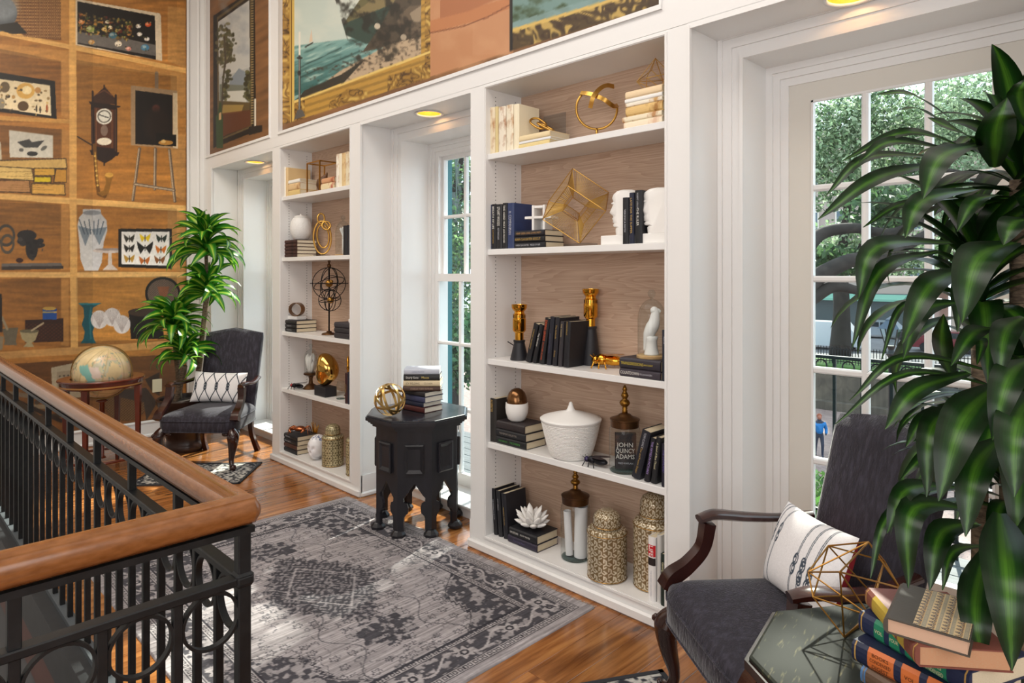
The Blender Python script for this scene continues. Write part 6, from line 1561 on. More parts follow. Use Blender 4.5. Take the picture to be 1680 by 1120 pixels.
row(z2, 2.53, [(563, 568.5, 370, '17161c', 'black book standing before the glass dome, narrow bookcase second shelf', (), None), (569, 573.6, 369, '1d1c24', 'black book at the right end of the narrow bookcase second shelf', (), None)], g, .12)
# third shelf
row(z3, 2.57, [(460.5, 467.5, 497, '1d1a1c', 'black upright book in the left corner, narrow bookcase third shelf', (), None)], g, .20)
zs = pile(z3, 2.535, 468.5, 486, .18, [(.032, '18171b', 'lowest of three black books at the left of the orrery', (('THE REVERSAL', .4, .4, .5, S_),), None, 0, 1), (.032, '1d1a1e', 'middle of three black books at the left of the orrery', (('DARK ROOM', .4, .4, .5, S_),), None, 0, 1), (.030, '19171c', 'top of three black books at the left of the orrery', (), None, 0, 1)], g)
def block_ring(label_b, label_r, x_, y_, z_, r_, rz):
    tag(MB().cbox(-.065, .065, -.045, .045, 0, .027, .003).build('marble_block', mat('white_marble', 'e6e4e2', .3, noise=('c9c8c8', 12, ONE, .5, .8)), None, False, (x_, y_, z_ + .0005), (0, 0, math.radians(rz))), label_b, 'block', 'white marble blocks')
    M = RX(90); o = MB().lathe([(r_, -.035), (r_, .035), (r_ - .005, .035), (r_ - .005, -.035), (r_, -.035)], 40, M, False).build('bronze_cuff', mat('brushed_bronze', '7a5428', .3, .9), None, True, (x_, y_, z_ + .0285 + r_), (0, 0, math.radians(rz + 32)), 40)
    tag(o, label_r, 'ornament', 'bronze cuffs on marble')
block_ring('white marble slab on the left pile of black books', 'bronze cuff ring on the left marble slab, narrow bookcase', X(487, 2.62), 2.62, zs, .056, 8)
zr = pile(z3, 2.535, 549, 573, .17, [(.040, '322e33', 'lowest of three grey cloth books right of the orrery', (), None, 0, 1), (.038, '2b282d', 'middle of three grey cloth books right of the orrery', (), None, 0, 1), (.038, '37343a', 'top of three grey cloth books right of the orrery', (), None, 0, 1)], g)
block_ring('white marble slab on the right pile of grey books', 'bronze cuff ring on the right marble slab, narrow bookcase', -4.205, 2.62, zr, .056, 4)
t = thing('armillary_orrery', 'black wire armillary orrery with brass balls on a bronze foot', 'sculpture', (X(538, 2.62), 2.63, z3))
iron2 = mat('orrery_iron', '17151a', .4, .7); 
MB().lathe([(.0, .03), (.018, .03), (.022, .02), (.05, .014), (.058, .006), (.055, 0), (0, 0)][::-1], 24).build('foot', bronze(), t, True)
MB().rod((0, 0, .02), (0, 0, .60), .006, 8).build('stem', iron2, t, True)
for k, (cz, r_, a, b) in enumerate(((.40, .125, 0, 90), (.40, .125, 60, 80), (.40, .122, 120, 100), (.40, .118, 20, 25), (.40, .112, 0, 0), (.27, .085, 0, 90), (.27, .085, 70, 75), (.27, .082, 130, 100), (.27, .078, 10, 10), (.40, .07, 30, 60))):
    MB().tube(circle(r_, 40, TR(.012 * (k > 4), 0, cz) @ RZ(a) @ RX(b)), .0032, 6, True).build('hoop', iron2, t, True)
br = mat('old_brass', 'a67c3a', .3, .9)
for c, r_ in (((0, 0, .40), .030), ((.035, .0, .415), .014), ((.02, 0, .27), .026), ((-.03, .02, .25), .010)): MB().ball(c, r_, 16, 12).build('planet', br, t, True)
MB().lathe([(.006, .52), (.016, .53), (.016, .545), (.006, .555), (.012, .575), (.004, .60), (0, .602)], 16).build('finial', bronze(), t, True)
for a in (90, 0): MB().rod(TR(0, 0, .40) @ RZ(a + 45) @ Vector((-.15, 0, 0)), TR(0, 0, .40) @ RZ(a + 45) @ Vector((.15, 0, 0)), .003, 6).build('axis', iron2, t)
# fourth shelf
t = thing('fly_figurine', 'dark fly with a red eye on the narrow bookcase', 'figurine', (X(487, 2.57), 2.57, z4), math.radians(20)); bug(t, mat('black_metal', '1b1a20', .35, .5), .13, eye=mat('red_eye', 'a01018', .3), open_=.5)
cx_ = X(510, 2.66)
t = thing('pedestal', 'bronze turned pedestal under the feather dome, narrow bookcase', 'stand', (cx_, 2.66, z4))
MB().lathe([(0, 0), (.062, 0), (.064, .008), (.040, .03), (.018, .045), (.014, .08), (.02, .10), (.048, .112), (.058, .118), (.058, .125), (0, .125)], 28).build('turned_foot', bronze(), t, True, auto=40)
cloche('small glass dome on the bronze pedestal with white feathers inside', (cx_, 2.66, z4 + .1255), .052, .20, bronze(), .006, True)
t = thing('feather_ornament', 'white feathery lump under the small pedestal dome', 'ornament', (cx_, 2.66, z4 + .133))
for k in range(9): a = k * 2.4; MB().tube(smooth_path([(.012 * math.cos(a), .012 * math.sin(a), 0), (.028 * math.cos(a), .028 * math.sin(a), .07 + .006 * k), (.020 * math.cos(a + .4), .020 * math.sin(a + .4), .135 + .003 * k)], 4), lerp_list([.008, .018, .004], 9), 8).build('plume', ceramic(), t, True)
bx_ = X(533, 2.585)
tag(MB().cbox(-.085, .085, -.05, .05, 0, .075, .003).build('black_plinth', mat('satin_black', '1e1d22', .5), None, False, (bx_, 2.59, z4)), 'black block carrying the polished gold sculpture', 'plinth')
t = thing('gold_sculpture', 'polished gold hollow head sculpture on a black block', 'sculpture', (bx_ + .01, 2.59, z4 + .0755), math.radians(25))
n_, m_ = 40, 26; Th, Ph = np.meshgrid(np.linspace(0, 2 * math.pi, n_, endpoint=False), np.linspace(.02, math.pi - .02, m_), indexing='ij')
dx_, dy_, dz_ = np.sin(Ph) * np.cos(Th), np.sin(Ph) * np.sin(Th), np.cos(Ph)
fr_ = np.exp(-((dx_ + .75) ** 2 + dy_ ** 2 + (dz_ - .1) ** 2) / .18); ey_ = np.exp(-((dx_ + .6) ** 2 + (dy_ + .5) ** 2 + (dz_ - .35) ** 2) / .07)
rad_ = 1 - .42 * fr_ - .28 * ey_ + .08 * np.sin(3 * dz_ + 2 * dx_); P = np.stack([.095 * rad_ * dx_, .08 * rad_ * dy_, .125 + .125 * rad_ * dz_], -1); P[..., 2] -= P[..., 2].min()
put('head', grid_mesh('head', P, wrap=True), mat('mirror_gold', 'd9ac5a', .06, 1.0), t, True)
jx_ = X(559, 2.60)
t = thing('small_jar', 'small empty glass jar before dark books, narrow bookcase fourth shelf', 'jar', (jx_, 2.60, z4))
MB().lathe([(.030, .002), (.034, .01), (.034, .10), (.026, .12), (.026, .135)], 28, caps=False).build('body', clear(), t, True); MB().lathe([(.0, .001), (.032, .001), (.032, .006), (0, .006)], 28).build('foot', mat('thick_glass', 'c9d4d4', .05, glass=True), t, True)
row(z4, 2.535, [(566, 570, 612, '3a1a1c', 'dark red upright book at the right, narrow bookcase fourth shelf', (('LETTERS', .5, .5, .5, G_),), None), (570.3, 573.6, 610, '1d2030', 'thin navy book at the right end, narrow bookcase fourth shelf', (), None)], g, .10)
t = thing('brass_finial', 'slim brass candlestick behind the dark red book, narrow bookcase', 'candlestick', (X(569, 2.70), 2.71, z4))
MB().lathe([(.03, 0), (.03, .006), (.008, .02), (.007, .20), (.014, .21), (.008, .23), (.012, .27), (.005, .30), (0, .31)], 16).build('shaft', polished(), t, True)
# bottom shelf
zs = pile(z5, 2.535, 463, 487, .18, [(.036, '1a1a1d', 'lowest of four dark books under the copper crab', (), None, 0, 1), (.036, '4a2a22', 'second of four books under the copper crab, brown edged', (), None, -.004, 1), (.038, '17171b', 'third of four dark books under the copper crab', (('NORA ROBERTS', .4, .4, .6, S_),), None, .004, 1), (.036, '1c1c20', 'topmost of four dark books under the copper crab', (('ANNE RICE', .4, .4, .5, S_),), None, .006, 1)], g)
t = thing('crab_figurine', 'copper crab figurine on four dark books, narrow bookcase', 'figurine', (X(492, 2.60), 2.60, zs + .0005), math.radians(40))
cop = mat('copper', 'b06a45', .25, .95)
MB().ball((0, 0, .045), .045, 20, 12, (1.1, .8, .5)).build('shell', cop, t, True)
for sx in (-1, 1):
    for k in range(3): MB().tube(smooth_path([(sx * .03, -.02 + .02 * k, .045), (sx * .07, -.03 + .03 * k, .06), (sx * .085, -.04 + .04 * k, .003)], 4), lerp_list([.006, .005, .002], 9), 7).build('leg', cop, t, True)
    MB().tube(smooth_path([(sx * .035, -.03, .045), (sx * .06, -.06, .05), (sx * .04, -.085, .03)], 4), lerp_list([.007, .010, .013, .004], 9), 8).build('claw', cop, t, True)
t = thing('skull_ornament', 'white ceramic skull with blue floral crown, narrow bookcase bottom shelf', 'ornament', (X(521, 2.60), 2.60, z5), math.radians(20))
n_, m_ = 72, 48; Th, Ph = np.meshgrid(np.linspace(0, 2 * math.pi, n_, endpoint=False), np.linspace(.02, math.pi - .02, m_), indexing='ij')
dx_, dy_, dz_ = np.sin(Ph) * np.cos(Th), np.sin(Ph) * np.sin(Th), np.cos(Ph)     # face looks to -y
sh = 1 - .16 * np.clip(-dz_, 0, 1) * (abs(dx_) > .25)
for ex_ in (-.38, .38): sh = sh - .20 * np.exp(-((dx_ - ex_) ** 2 + (dz_ - .02) ** 2 + (dy_ + .92) ** 2) / .035)
sh = sh - .14 * np.exp(-(dx_ ** 2 + (dz_ + .30) ** 2 + (dy_ + .95) ** 2) / .012) + .06 * np.exp(-(dx_ ** 2 + (dz_ + .62) ** 2 + (dy_ + .78) ** 2) / .08)
sh = sh - .05 * np.exp(-((dz_ + .64) ** 2) / .002) * (dy_ < -.4); P = np.stack([.068 * sh * dx_, .088 * sh * dy_, .098 + .098 * sh * dz_], -1); P[..., 2] -= P[..., 2].min()
cv = Canvas(Th * 9, Ph * 9, 'eeedf0'); cv.mix(((fbm(Th * 6, Ph * 6, 5) > .60) & (Ph < 1.0)).astype(float), '2f4f8c')
put('skull', grid_mesh('skull', P, cv.c, wrap=True), mat('glazed_print', 'ffffff', .3, attr=True), t, True)
ginger_jar('gold ginger jar with star lattice pattern beside the white skull', (X(545, 2.60), 2.605, z5), .082, .315, 'tri', 130, 100, 12)
ginger_jar('taller gold ginger jar with star lattice half hidden by the case side', (-4.215, 2.61, z5), .078, .365, 'tri', 130, 100, 12)
t = thing('gold_sprig', 'small gold sprig ornament behind the white skull', 'ornament', (X(517, 2.72), 2.72, z5))
for k in range(5): MB().tube(smooth_path([(0, 0, 0), (.01 * math.cos(k * 1.3), .01 * math.sin(k * 1.3), .13), (.03 * math.cos(k * 1.3), .03 * math.sin(k * 1.3), .20 + .01 * k)], 4), lerp_list([.003, .006, .002], 9), 7).build('stem', polished(), t, True)

# ================================================================== on the black table by the middle window
zt = .69 + .0085 + .0005; g = 'books on the black octagonal table'
bx_, by_ = -3.338, 2.468
z = zt
for tk, col, lb, tx, dx, L_ in ((.034, '4a1c1a', 'dark red book at the bottom of the stack on the black table', (), 0, .205), (.028, '1c2036', 'navy book second from the bottom on the black table', (), -.008, .20), (.036, '3a3c58', 'slate blue book third from the bottom on the black table', (), .002, .21), (.028, '211f22', 'black book fourth from the bottom on the black table', (), .012, .19)):
    book(lb, (bx_ + dx, by_, z), tk, L_, .155, col, 'flat', rz=5, text=tx, group=g, paper='e6dfd2'); z += tk + .0005
cxm, cym = -3.335, 2.545
for k, (tk, col, lb, tx) in enumerate(((.030, '4b342a', 'brown jacketed book under the cream one on the black table', (('CHARLES TODD OUTLIERS', .42, .5, .6, 'b59a80'),)), (.036, 'd6c3a0', 'cream book with brown capitals on the black table', (('JOY FIELDING', .5, .26, .38, '3a2a20'), ('CLOSER', .42, .68, .3, '6a5a48'))), (.036, '1b1a1c', 'black book with silver words second from the top on the black table', (('Dearly Gone', .5, .24, .34, W_), ('Moon', .55, .6, .2, 'd8c070'))), (.034, 'b9bcc8', 'pale grey book on top of the stack on the black table', (('OPEN WATER', .36, .4, .5, '8a8ca0'),)))):
    R_ = Vector((K, K, 0)); F_ = Vector((-K, K, 0)); c = Vector((cxm, cym, 0)) - F_ * .075
    book(lb, (c.x, c.y, z), tk, .232 - .004 * k, .15, col, 'flat', rz=45 + (2, -1, 1, 3)[k], text=tx, group=g, paper='e6dfd2'); z += tk + .0005
def band_sphere(label, loc, r, m):
    t = thing('banded_sphere', label, 'sculpture', loc)
    for a, b in ((0, 90), (40, 78), (85, 100), (130, 70), (20, 25), (100, 40)):
        M = TR(0, 0, r) @ RZ(a) @ RX(b)
        MB().tube(circle(r - .003, 44, M), 1, 4, True, flat=(.0018, .0075), up=(M.to_3x3() @ Vector((0, 0, 1)))).build('band', m, t, True, auto=40)
band_sphere('open gold sphere of crossing bands on the black table', (-3.322, 2.285, zt + .004), .097, mat('pale_gold', 'c2a164', .35, .9))

# ================================================================== on the near table
zt = .6905; g = 'books on the near table'
def V3(px, py, d): return AT(px, py, d)
c0 = V3(1385, 1048, 1.56); c0.z = zt + .003
pts = {'A': (1326, 938, 1.63), 'B': (1359, 895, 1.72), 'C': (1425, 889, 1.64), 'D': (1451, 920, 1.72), 'E': (1476, 964, 1.62), 'F': (1378, 938, 1.50), 'G': (1334, 979, 1.60), 'H': (1427, 1010, 1.50), 'J': (1450, 1003, 1.70)}
V = {k: V3(*p) - c0 for k, p in pts.items()}; V['I'] = Vector((0, 0, 0)); V['K'] = V3(1432, 975, 1.74) - c0
for k in V: V[k].z = max(V[k].z, 0)
wire_poly('wire_polyhedron', 'large gold wire polyhedron standing on the flecked table', c0, V, ['AB', 'BC', 'CD', 'DE', 'AC', 'AF', 'FC', 'BG', 'BD', 'AG', 'GH', 'GI', 'HI', 'FI', 'FH', 'FE', 'HD', 'HE', 'EI', 'AH', 'CE', 'JE', 'JI', 'KD', 'GK', 'KB', 'JK'], .0021, mat('dark_gold_wire', 'b0813f', .35, .9))
def near_book(label, px, py, z, t_, L_, W_b, ang, col, **kw):
    u_, v_ = (px - 840) / FPX, (py - 450) / FPX; x_, y_ = XY(px, py, z)
    return book(label, (x_, y_, z), t_, L_, W_b, col, 'flat', rz=ang, group=g, **kw)
def put_book(label, corner, ang, t_, L_, W_b, z, col, **kw):
    """corner: where the left end of the spine lies"""
    a = math.radians(ang); c = Vector((corner[0], corner[1], 0)) + Vector((math.cos(a), math.sin(a), 0)) * (L_ / 2)
    return book(label, (c.x, c.y, z), t_, L_, W_b, col, 'flat', rz=ang, group=g, **kw)
def labels(col, spans, ink, words_, t_, h_):
    def f(o, M, b):
        for k, (c0_, c1_) in enumerate(spans):
            band(o, M, b, t_, h_, c0_, c1_, col)
            if k < len(words_) and words_[k]:
                for q, wd in enumerate(words_[k].split('|')):
                    n_ = len(words_[k].split('|'))
                    lettering(wd, t_ * .24, M @ TR((.0 if n_ == 1 else (.5 - (q + .5) / n_) * t_ * .8), -b - .0012, h_ * (1 - (c0_ + c1_) / 2)) @ Matrix(((0, 1, 0, 0), (0, 0, -1, 0), (-1, 0, 0, 0), (0, 0, 0, 1))), INK(ink), o, (c1_ - c0_) * h_ * .8)
        for c_ in (.03, .97): band(o, M, b, t_, h_, c_ - .006, c_ + .006, 'b08a4a', 'gilt_rule')
    return f
z = zt
put_book('brown book with blue marbled edge at the bottom of the near stack', (-.462, 1.505), -22, .036, .225, .165, z, '5b4636', extra=labels('4a6f9a', [(.0, .05)], 'e6e2da', [], .036, .225)); z += .0365
put_book('navy bound volume with orange spine labels in the near stack', (-.482, 1.512), -14, .044, .245, .165, z, '18203c', extra=labels('c96a32', [(.14, .36), (.42, .56), (.62, .74), (.80, .92)], '2a1a12', ['BOOKS|CONDENSED|DIGEST', 'VOL', '1', 'BOOKS'], .044, .245)); z += .0445
put_book('navy bound volume with green spine labels in the near stack', (-.482, 1.558), -24, .044, .24, .165, z, '1a2444', extra=labels('1f7a58', [(.16, .26), (.31, .41), (.46, .56), (.60, .82)], 'd8cfa8', ['VOL', 'FOUR', '', 'DIGEST|BOOKS|CONDENSED'], .044, .24)); z += .0445
put_book('reddish brown volume with yellow spine label in the near stack', (-.478, 1.592), -52, .040, .23, .165, z, '7a4438', extra=labels('b59a3a', [(.16, .46), (.54, .62), (.68, .80)], '5a2a20', ['', ''], .040, .23), paper='c08a66'); z += .0405
tb = put_book('leather backed book with patterned cover topping the near stack', (-.412, 1.600), -84, .030, .185, .135, z, '4d463e', paper='d0a890')
n_, m_ = 110, 90; U_, V_ = np.meshgrid(np.linspace(0, .178, n_), np.linspace(0, .088, m_), indexing='ij')
cv = Canvas(U_, V_, 'd2b98c'); tz = (V_ / .022) % 1; su_ = (U_ / .014) % 1
cv.mix(((tz > .0) & (tz < .55) & (abs(su_ - .5) < tz * .9)).astype(float), 'b58f5c'); cv.mix((abs(abs(su_ - .5) - tz * .9) < .07) * (tz < .55), '2d3a52'); st2 = np.hypot((su_ - .5), (tz - .36) * 1.5); cv.mix((st2 < .17 + .07 * np.cos(5 * np.arctan2(tz - .36, su_ - .5))).astype(float), '2d3a52'); cv.mix((st2 < .08).astype(float), 'e2d2b0')
cv.mix(((tz > .62) & (tz < .92)).astype(float), '5a6472', .55); cv.mix((((U_ / .0035) % 1 < .5) & (tz > .66) & (tz < .88)).astype(float), 'c9b68e', .8)
P = np.stack([U_ - .089, .045 + V_, np.full_like(U_, .0306)], -1)
put('patterned_paper', grid_mesh('patterned_paper', P, cv.c), mat('cover_paper', 'ffffff', .5, attr=True), tb)

# ================================================================== outside
# ---- balcony along the facade
bal_ = holder('floor_balcony', 'grey painted balcony boards outside the French door')
gb_ = mat('grey_boards', '5c5f62', .7, noise=('4a4d50', 6, (1, 8, 1), .35, .7), random_tint=.08)
bd = None
for k in range(8):
    l = (0, 3.245 + .142 * k, 0)
    if bd is None: bd = MB().cbox(-7.2, 2.4, 0, .137, -.07, -.032, .003).build('board', gb_, bal_, loc=l).data
    else: put('board', bd, None, bal_, loc=l)
br_ = thing('balcony_railing', 'black iron balcony railing with scroll rings outside the French door', 'railing', (0, 4.33, -.032))
x0, x1 = -2.30, 1.0
MB().cbox(x0, x1, -.02, .02, 1.055, 1.075, .004).build('top_rail', iron, br_); MB().box(x0, x1, -.012, .012, .955, .968).build('second_rail', iron, br_); MB().box(x0, x1, -.012, .012, .09, .105).build('bottom_rail', iron, br_)
bb_ = rr_ = None
k = 0; x_ = x0 + .01
while x_ < x1:
    if bb_ is None:
        bb_ = MB().box(-.009, .009, -.009, .009, .0, 1.055).build('baluster', iron, br_, loc=(x_, 0, 0)).data; rr_ = MB().tube([Vector((q.x, 0, q.y)) for q in circle(.034, 20)], .005, 6, True).build('scroll_ring', iron, br_, True, loc=(x_ + .08, 0, 1.011)).data
    else: put('baluster', bb_, None, br_, loc=(x_, 0, 0)); put('scroll_ring', rr_, None, br_, loc=(x_ + .08, 0, 1.011))
    x_ += .1605
# ---- ground: lower brick lane, stone bank, lawn, street
def brick_mat(name, c1, c2, mo, sc):
    m = bpy.data.materials.new(name); m.use_nodes = True; nt = m.node_tree; N = nt.nodes; L = nt.links
    tc = N.new('ShaderNodeTexCoord'); b = N.new('ShaderNodeTexBrick'); b.inputs['Scale'].default_value = sc
    b.inputs['Color1'].default_value = (*lin(c1), 1); b.inputs['Color2'].default_value = (*lin(c2), 1); b.inputs['Mortar'].default_value = (*lin(mo), 1)
    L.new(tc.outputs['Object'], b.inputs['Vector']); L.new(b.outputs['Color'], N['Principled BSDF'].inputs['Base Color']); N['Principled BSDF'].inputs['Roughness'].default_value = .85
    return m
GZ, SZ = -6.0, -3.7
struct(MB().box(-90, 30, 3.3, 39, GZ - .2, GZ).build('floor_lane', brick_mat('brick_lane', '8f7a75', '77625c', '6a6460', 2.2)), 'pinkish brick lane below the balcony')
struct(MB().box(-90, 30, 39, 39.8, GZ, SZ - .4).box(-90, 30, 38.4, 39, GZ, GZ + .45).build('wall_bank', mat('stone_bank', '4a443c', .9, noise=('625a4e', 1.5, ONE, .4, .7))), 'dark stone bank between lane and street')
struct(MB().box(-90, 30, 39.8, 44, SZ - .5, SZ).build('floor_lawn', mat('lawn', '44682a', .95, noise=('33531f', 2, ONE, .4, .7))), 'green lawn strip behind the iron fence')
struct(MB().box(-90, 30, 44, 70, SZ - .5, SZ - .05).build('floor_street', mat('asphalt', '6b6b6e', .9, noise=('5d5d60', 1.2, ONE, .4, .7))), 'grey street beyond the lawn')
fn = thing('iron_fence', 'low black iron picket fence along the lawn across the lane', 'fence', (0, 41.0, SZ))
m = MB(); xx = -24.0
while xx < -2: m.box(xx, xx + .035, 0, .03, 0, 1.0); xx += .16
stuff(m.build('pickets', iron, fn)); MB().box(-24, -2, 0, .03, .85, .9).box(-24, -2, 0, .03, .12, .17).build('rails', iron, fn)
# ---- buildings across the street
bk_ = brick_mat('pale_brick', '9c7068', '8f645c', 'a09088', 3.0)
def building(label, x0, x1, y, ztop, m, floors, bays, wcol):
    t = thing('brick_building', label, 'building', ((x0 + x1) / 2, y, SZ))
    w = (x1 - x0) / 2; h = ztop - SZ
    MB().box(-w, w, 0, 6, 0, h).build('walls', m, t); MB().box(-w - .3, w + .3, -.4, 6.2, h, h + .6).build('cornice', mat('stone_trim', 'cfc6ba', .8), t)
    fr_ = mat('stone_trim', 'cfc6ba', .8); gd = mat('dark_panes', '4a5a66', .15)
    for i in range(bays):
        for j in range(floors):
            cx_ = -w + (i + .5) * 2 * w / bays; cz = 4.6 + j * (h - 5.0) / floors
            f_ = MB().box(cx_ - .75, cx_ + .75, -.10, .02, cz, cz + 2.4).build('window', fr_, t); MB().box(cx_ - .6, cx_ - .04, -.13, -.10, cz + .15, cz + 2.25).box(cx_ + .04, cx_ + .6, -.13, -.10, cz + .15, cz + 2.25).build('pane', gd, f_)
    MB().box(-w + 1, w - 1, -.25, .02, .3, 3.4).build('shopfront', mat('shop_dark', '3f4a4c', .3), t); MB().prism([(-.02, 3.4), (-1.6, 2.9), (-1.6, 2.7), (-.02, 3.2)], -w + 2, w - 2, 'x').build('awning', mat('awning', wcol, .8), t)
    return t
building('pale red brick building across the street behind the oaks', -34, -15.5, 70, 15.5, bk_, 3, 6, '6fa08e')
building('cream and brick building further right across the street', -14.5, 6, 72, 13, brick_mat('warm_brick', '98705f', '8a6252', '9a8c80', 3.0), 3, 6, '8a9aa0')
# ---- trees
def leafmat(name, a, b):
    m = bpy.data.materials.new(name); m.use_nodes = True; nt = m.node_tree; N = nt.nodes; L = nt.links; p = N['Principled BSDF']
    at = N.new('ShaderNodeAttribute'); at.attribute_name = 'Col'; L.new(at.outputs['Color'], p.inputs['Base Color']); p.inputs['Roughness'].default_value = .5
    tr = N.new('ShaderNodeBsdfTranslucent'); L.new(at.outputs['Color'], tr.inputs['Color']); ms = N.new('ShaderNodeMixShader'); ms.inputs['Fac'].default_value = .4
    L.new(p.outputs[0], ms.inputs[1]); L.new(tr.outputs[0], ms.inputs[2]); L.new(ms.outputs[0], N['Material Output'].inputs['Surface'])
    return m
LFM = leafmat('tree_leaves', 0, 0)
def leaf_cloud(name, blobs, size, cols, parent, seed, origin):
    """blobs: (centre, radii, count). One mesh of small leaf faces: far too many to count"""
    r = np.random.default_rng(seed); Ps = []
    for c, rad, n in blobs:
        q = r.normal(size=(n, 3)); q /= np.linalg.norm(q, axis=1)[:, None]; q *= (r.random((n, 1)) ** .45); Ps.append(np.array(c) + q * np.array(rad))
    P = np.concatenate(Ps) - np.array(origin); n = len(P)
    a = r.normal(size=(n, 3)); a /= np.linalg.norm(a, axis=1)[:, None]; b = np.cross(a, r.normal(size=(n, 3))); b /= np.linalg.norm(b, axis=1)[:, None]
    s = size * r.uniform(.6, 1.3, (n, 1)); a *= s; b *= s * .55
    V = np.stack([P - a, P - b, P + a, P + b], 1).reshape(-1, 3); me = bpy.data.meshes.new(name)
    me.vertices.add(4 * n); me.vertices.foreach_set('co', V.reshape(-1).astype(np.float32)); me.loops.add(4 * n); me.loops.foreach_set('vertex_index', np.arange(4 * n, dtype=np.int32))
    me.polygons.add(n); me.polygons.foreach_set('loop_start', np.arange(0, 4 * n, 4, dtype=np.int32)); me.update(calc_edges=True)
    ca = np.array([hexc(c) for c in cols])[r.integers(0, len(cols), n)] * r.uniform(.75, 1.2, (n, 1)); c4 = np.ones((n, 4), np.float32); c4[:, :3] = lin_np(np.clip(ca, 0, 1)); at = me.color_attributes.new('Col', 'FLOAT_COLOR', 'POINT'); at.data.foreach_set('color', np.repeat(c4, 4, 0).reshape(-1))
    return stuff(put(name, me, LFM, parent))
dbark = mat('oak_bark', '2f2925', .95, noise=('1a1613', 3, ONE, .35, .7), bump=(8, 1, ONE))
LC = ['6f8a62', '8aa27a', '55704e', 'a2b692', '465e40', 'b8c8aa']
def tree(label, base, trunk_r, top, limbs, blobs, seed, size=.16, cols=LC):
    t = thing('oak_tree', label, 'tree', base, group='trees outside the windows'); B = Vector(base)
    MB().tube(smooth_path([(0, 0, 0), (.1, 0, (top - B.z) * .5), (0, 0, top - B.z)], 5), lerp_list([trunk_r * 1.35, trunk_r, trunk_r * .9], 11), 12).build('trunk', dbark, t, True)
    for pts_, r0, r1 in limbs:
        p = smooth_path([Vector(q) - B for q in pts_], 6); MB().tube(p, lerp_list([r0, r1], len(p)), 9).build('limb', dbark, t, True)
    leaf_cloud('crown', blobs, size, cols, t, seed, base)
    return t
b1 = AT(1378, 560, 43)
A_ = lambda px, py, d: tuple(AT(px, py, d))
tree('big live oak across the lane seen through the left door panes', (b1.x, b1.y, SZ), .50, A_(1378, 440, 43)[2],
     [([A_(1378, 450, 43), A_(1350, 420, 42), A_(1310, 400, 41)], .4, .25), ([A_(1378, 450, 43), A_(1420, 400, 42), A_(1500, 340, 41), A_(1560, 290, 40)], .40, .12), ([A_(1378, 440, 43), A_(1390, 340, 42), A_(1400, 230, 41)], .35, .10)],
     [(A_(1360, 260, 42), (3.4, 3.0, 3.4), 5200), (A_(1420, 190, 41), (3.2, 3, 2.2), 3600), (A_(1480, 300, 42), (3.2, 3, 2.8), 4600), (A_(1560, 210, 42), (3.4, 3, 2.6), 4800), (A_(1400, 400, 44), (3.6, 3, 1.8), 2600), (A_(1500, 420, 44), (4, 3, 1.6), 2400)], 21)
b2 = AT(1240, 700, 27)
tree('near live oak with heavy mossy limbs reaching across the left door panes', (b2.x, b2.y, GZ), .45, A_(1240, 450, 27)[2],
     [([A_(1250, 520, 27), A_(1310, 478, 27), A_(1345, 452, 27), A_(1395, 428, 27), A_(1450, 420, 27), A_(1530, 380, 27)], .46, .20), ([A_(1245, 470, 27), A_(1310, 425, 27.5), A_(1345, 385, 28), A_(1400, 374, 28), A_(1470, 380, 28), A_(1560, 330, 28)], .36, .14), ([A_(1330, 490, 27), A_(1370, 470, 27), A_(1420, 480, 27)], .3, .16)],
     [(A_(1350, 420, 29), (1.6, 1.2, .5), 420), (A_(1450, 340, 29), (2, 1.2, 1.0), 700), (A_(1400, 440, 29), (1.6, 1.2, .4), 260)], 22, .18, ['3d5a38', '557248', '304a2e'])
b3 = AT(1700, 600, 38)
tree('pale feathery oak filling the right door panes', (b3.x, b3.y, SZ), .4, A_(1700, 350, 38)[2],
     [([A_(1700, 400, 38), A_(1640, 320, 37), A_(1560, 280, 36), A_(1490, 300, 36)], .26, .06)], [(A_(1600, 170, 37), (3.6, 2.4, 2.4), 4200), (A_(1640, 260, 37), (3.6, 2.4, 2.4), 3600), (A_(1560, 330, 38), (3, 2.4, 2.0), 2200)], 23, .13, ['93a887', 'a8bb9a', '7d9472'])
b4 = AT(735, 640, 20)
tree('moss hung oak seen through the middle window', (b4.x - 2.0, b4.y + 1.6, GZ), .4, A_(735, 330, 20)[2], [([A_(700, 420, 20), A_(745, 330, 19.5), A_(790, 280, 19)], .28, .1), ([A_(745, 330, 19.5), A_(752, 290, 19), A_(760, 240, 19)], .14, .06)],
     [(A_(740, 280, 19), (1.6, 1.6, 1.0), 1500), (A_(755, 400, 18), (1.5, 1.5, 1.4), 2300), (A_(750, 500, 19), (1.6, 1.6, 1.2), 1700), (A_(770, 330, 22), (2.4, 2, 2.4), 1500)], 24, .075, ['56784a', '718f5c', '3d5f42', '4a6a55'])
tree('added unseen young tree by the facade that dapples the sunlight indoors', (-4.9, 8.6, GZ), .13, 3.6, [([(-4.9, 8.6, 3.4), (-4.2, 8.3, 5.2), (-3.0, 8.1, 6.6)], .10, .03), ([(-4.9, 8.6, 3.4), (-4.6, 8.2, 5.4), (-4.4, 8.0, 7.4)], .09, .03), ([(-3.9, 8.2, 5.6), (-2.6, 8.0, 6.2), (-1.4, 7.9, 6.4)], .06, .02)],
     [((-4.6, 8.2, 6.3), (1.1, .9, 1.5), 190), ((-3.0, 8.1, 6.2), (1.2, .9, 1.4), 200), ((-1.6, 8.0, 6.2), (1.1, .9, 1.3), 330)], 26, .10)  # added tree, out of view, so sun on rug and near table falls dappled
ms_ = MB(); rr = random.Random(6)
t = [o for o in bpy.data.objects if str(o.get('label', '')).startswith('moss hung oak')][0]; B = t.location
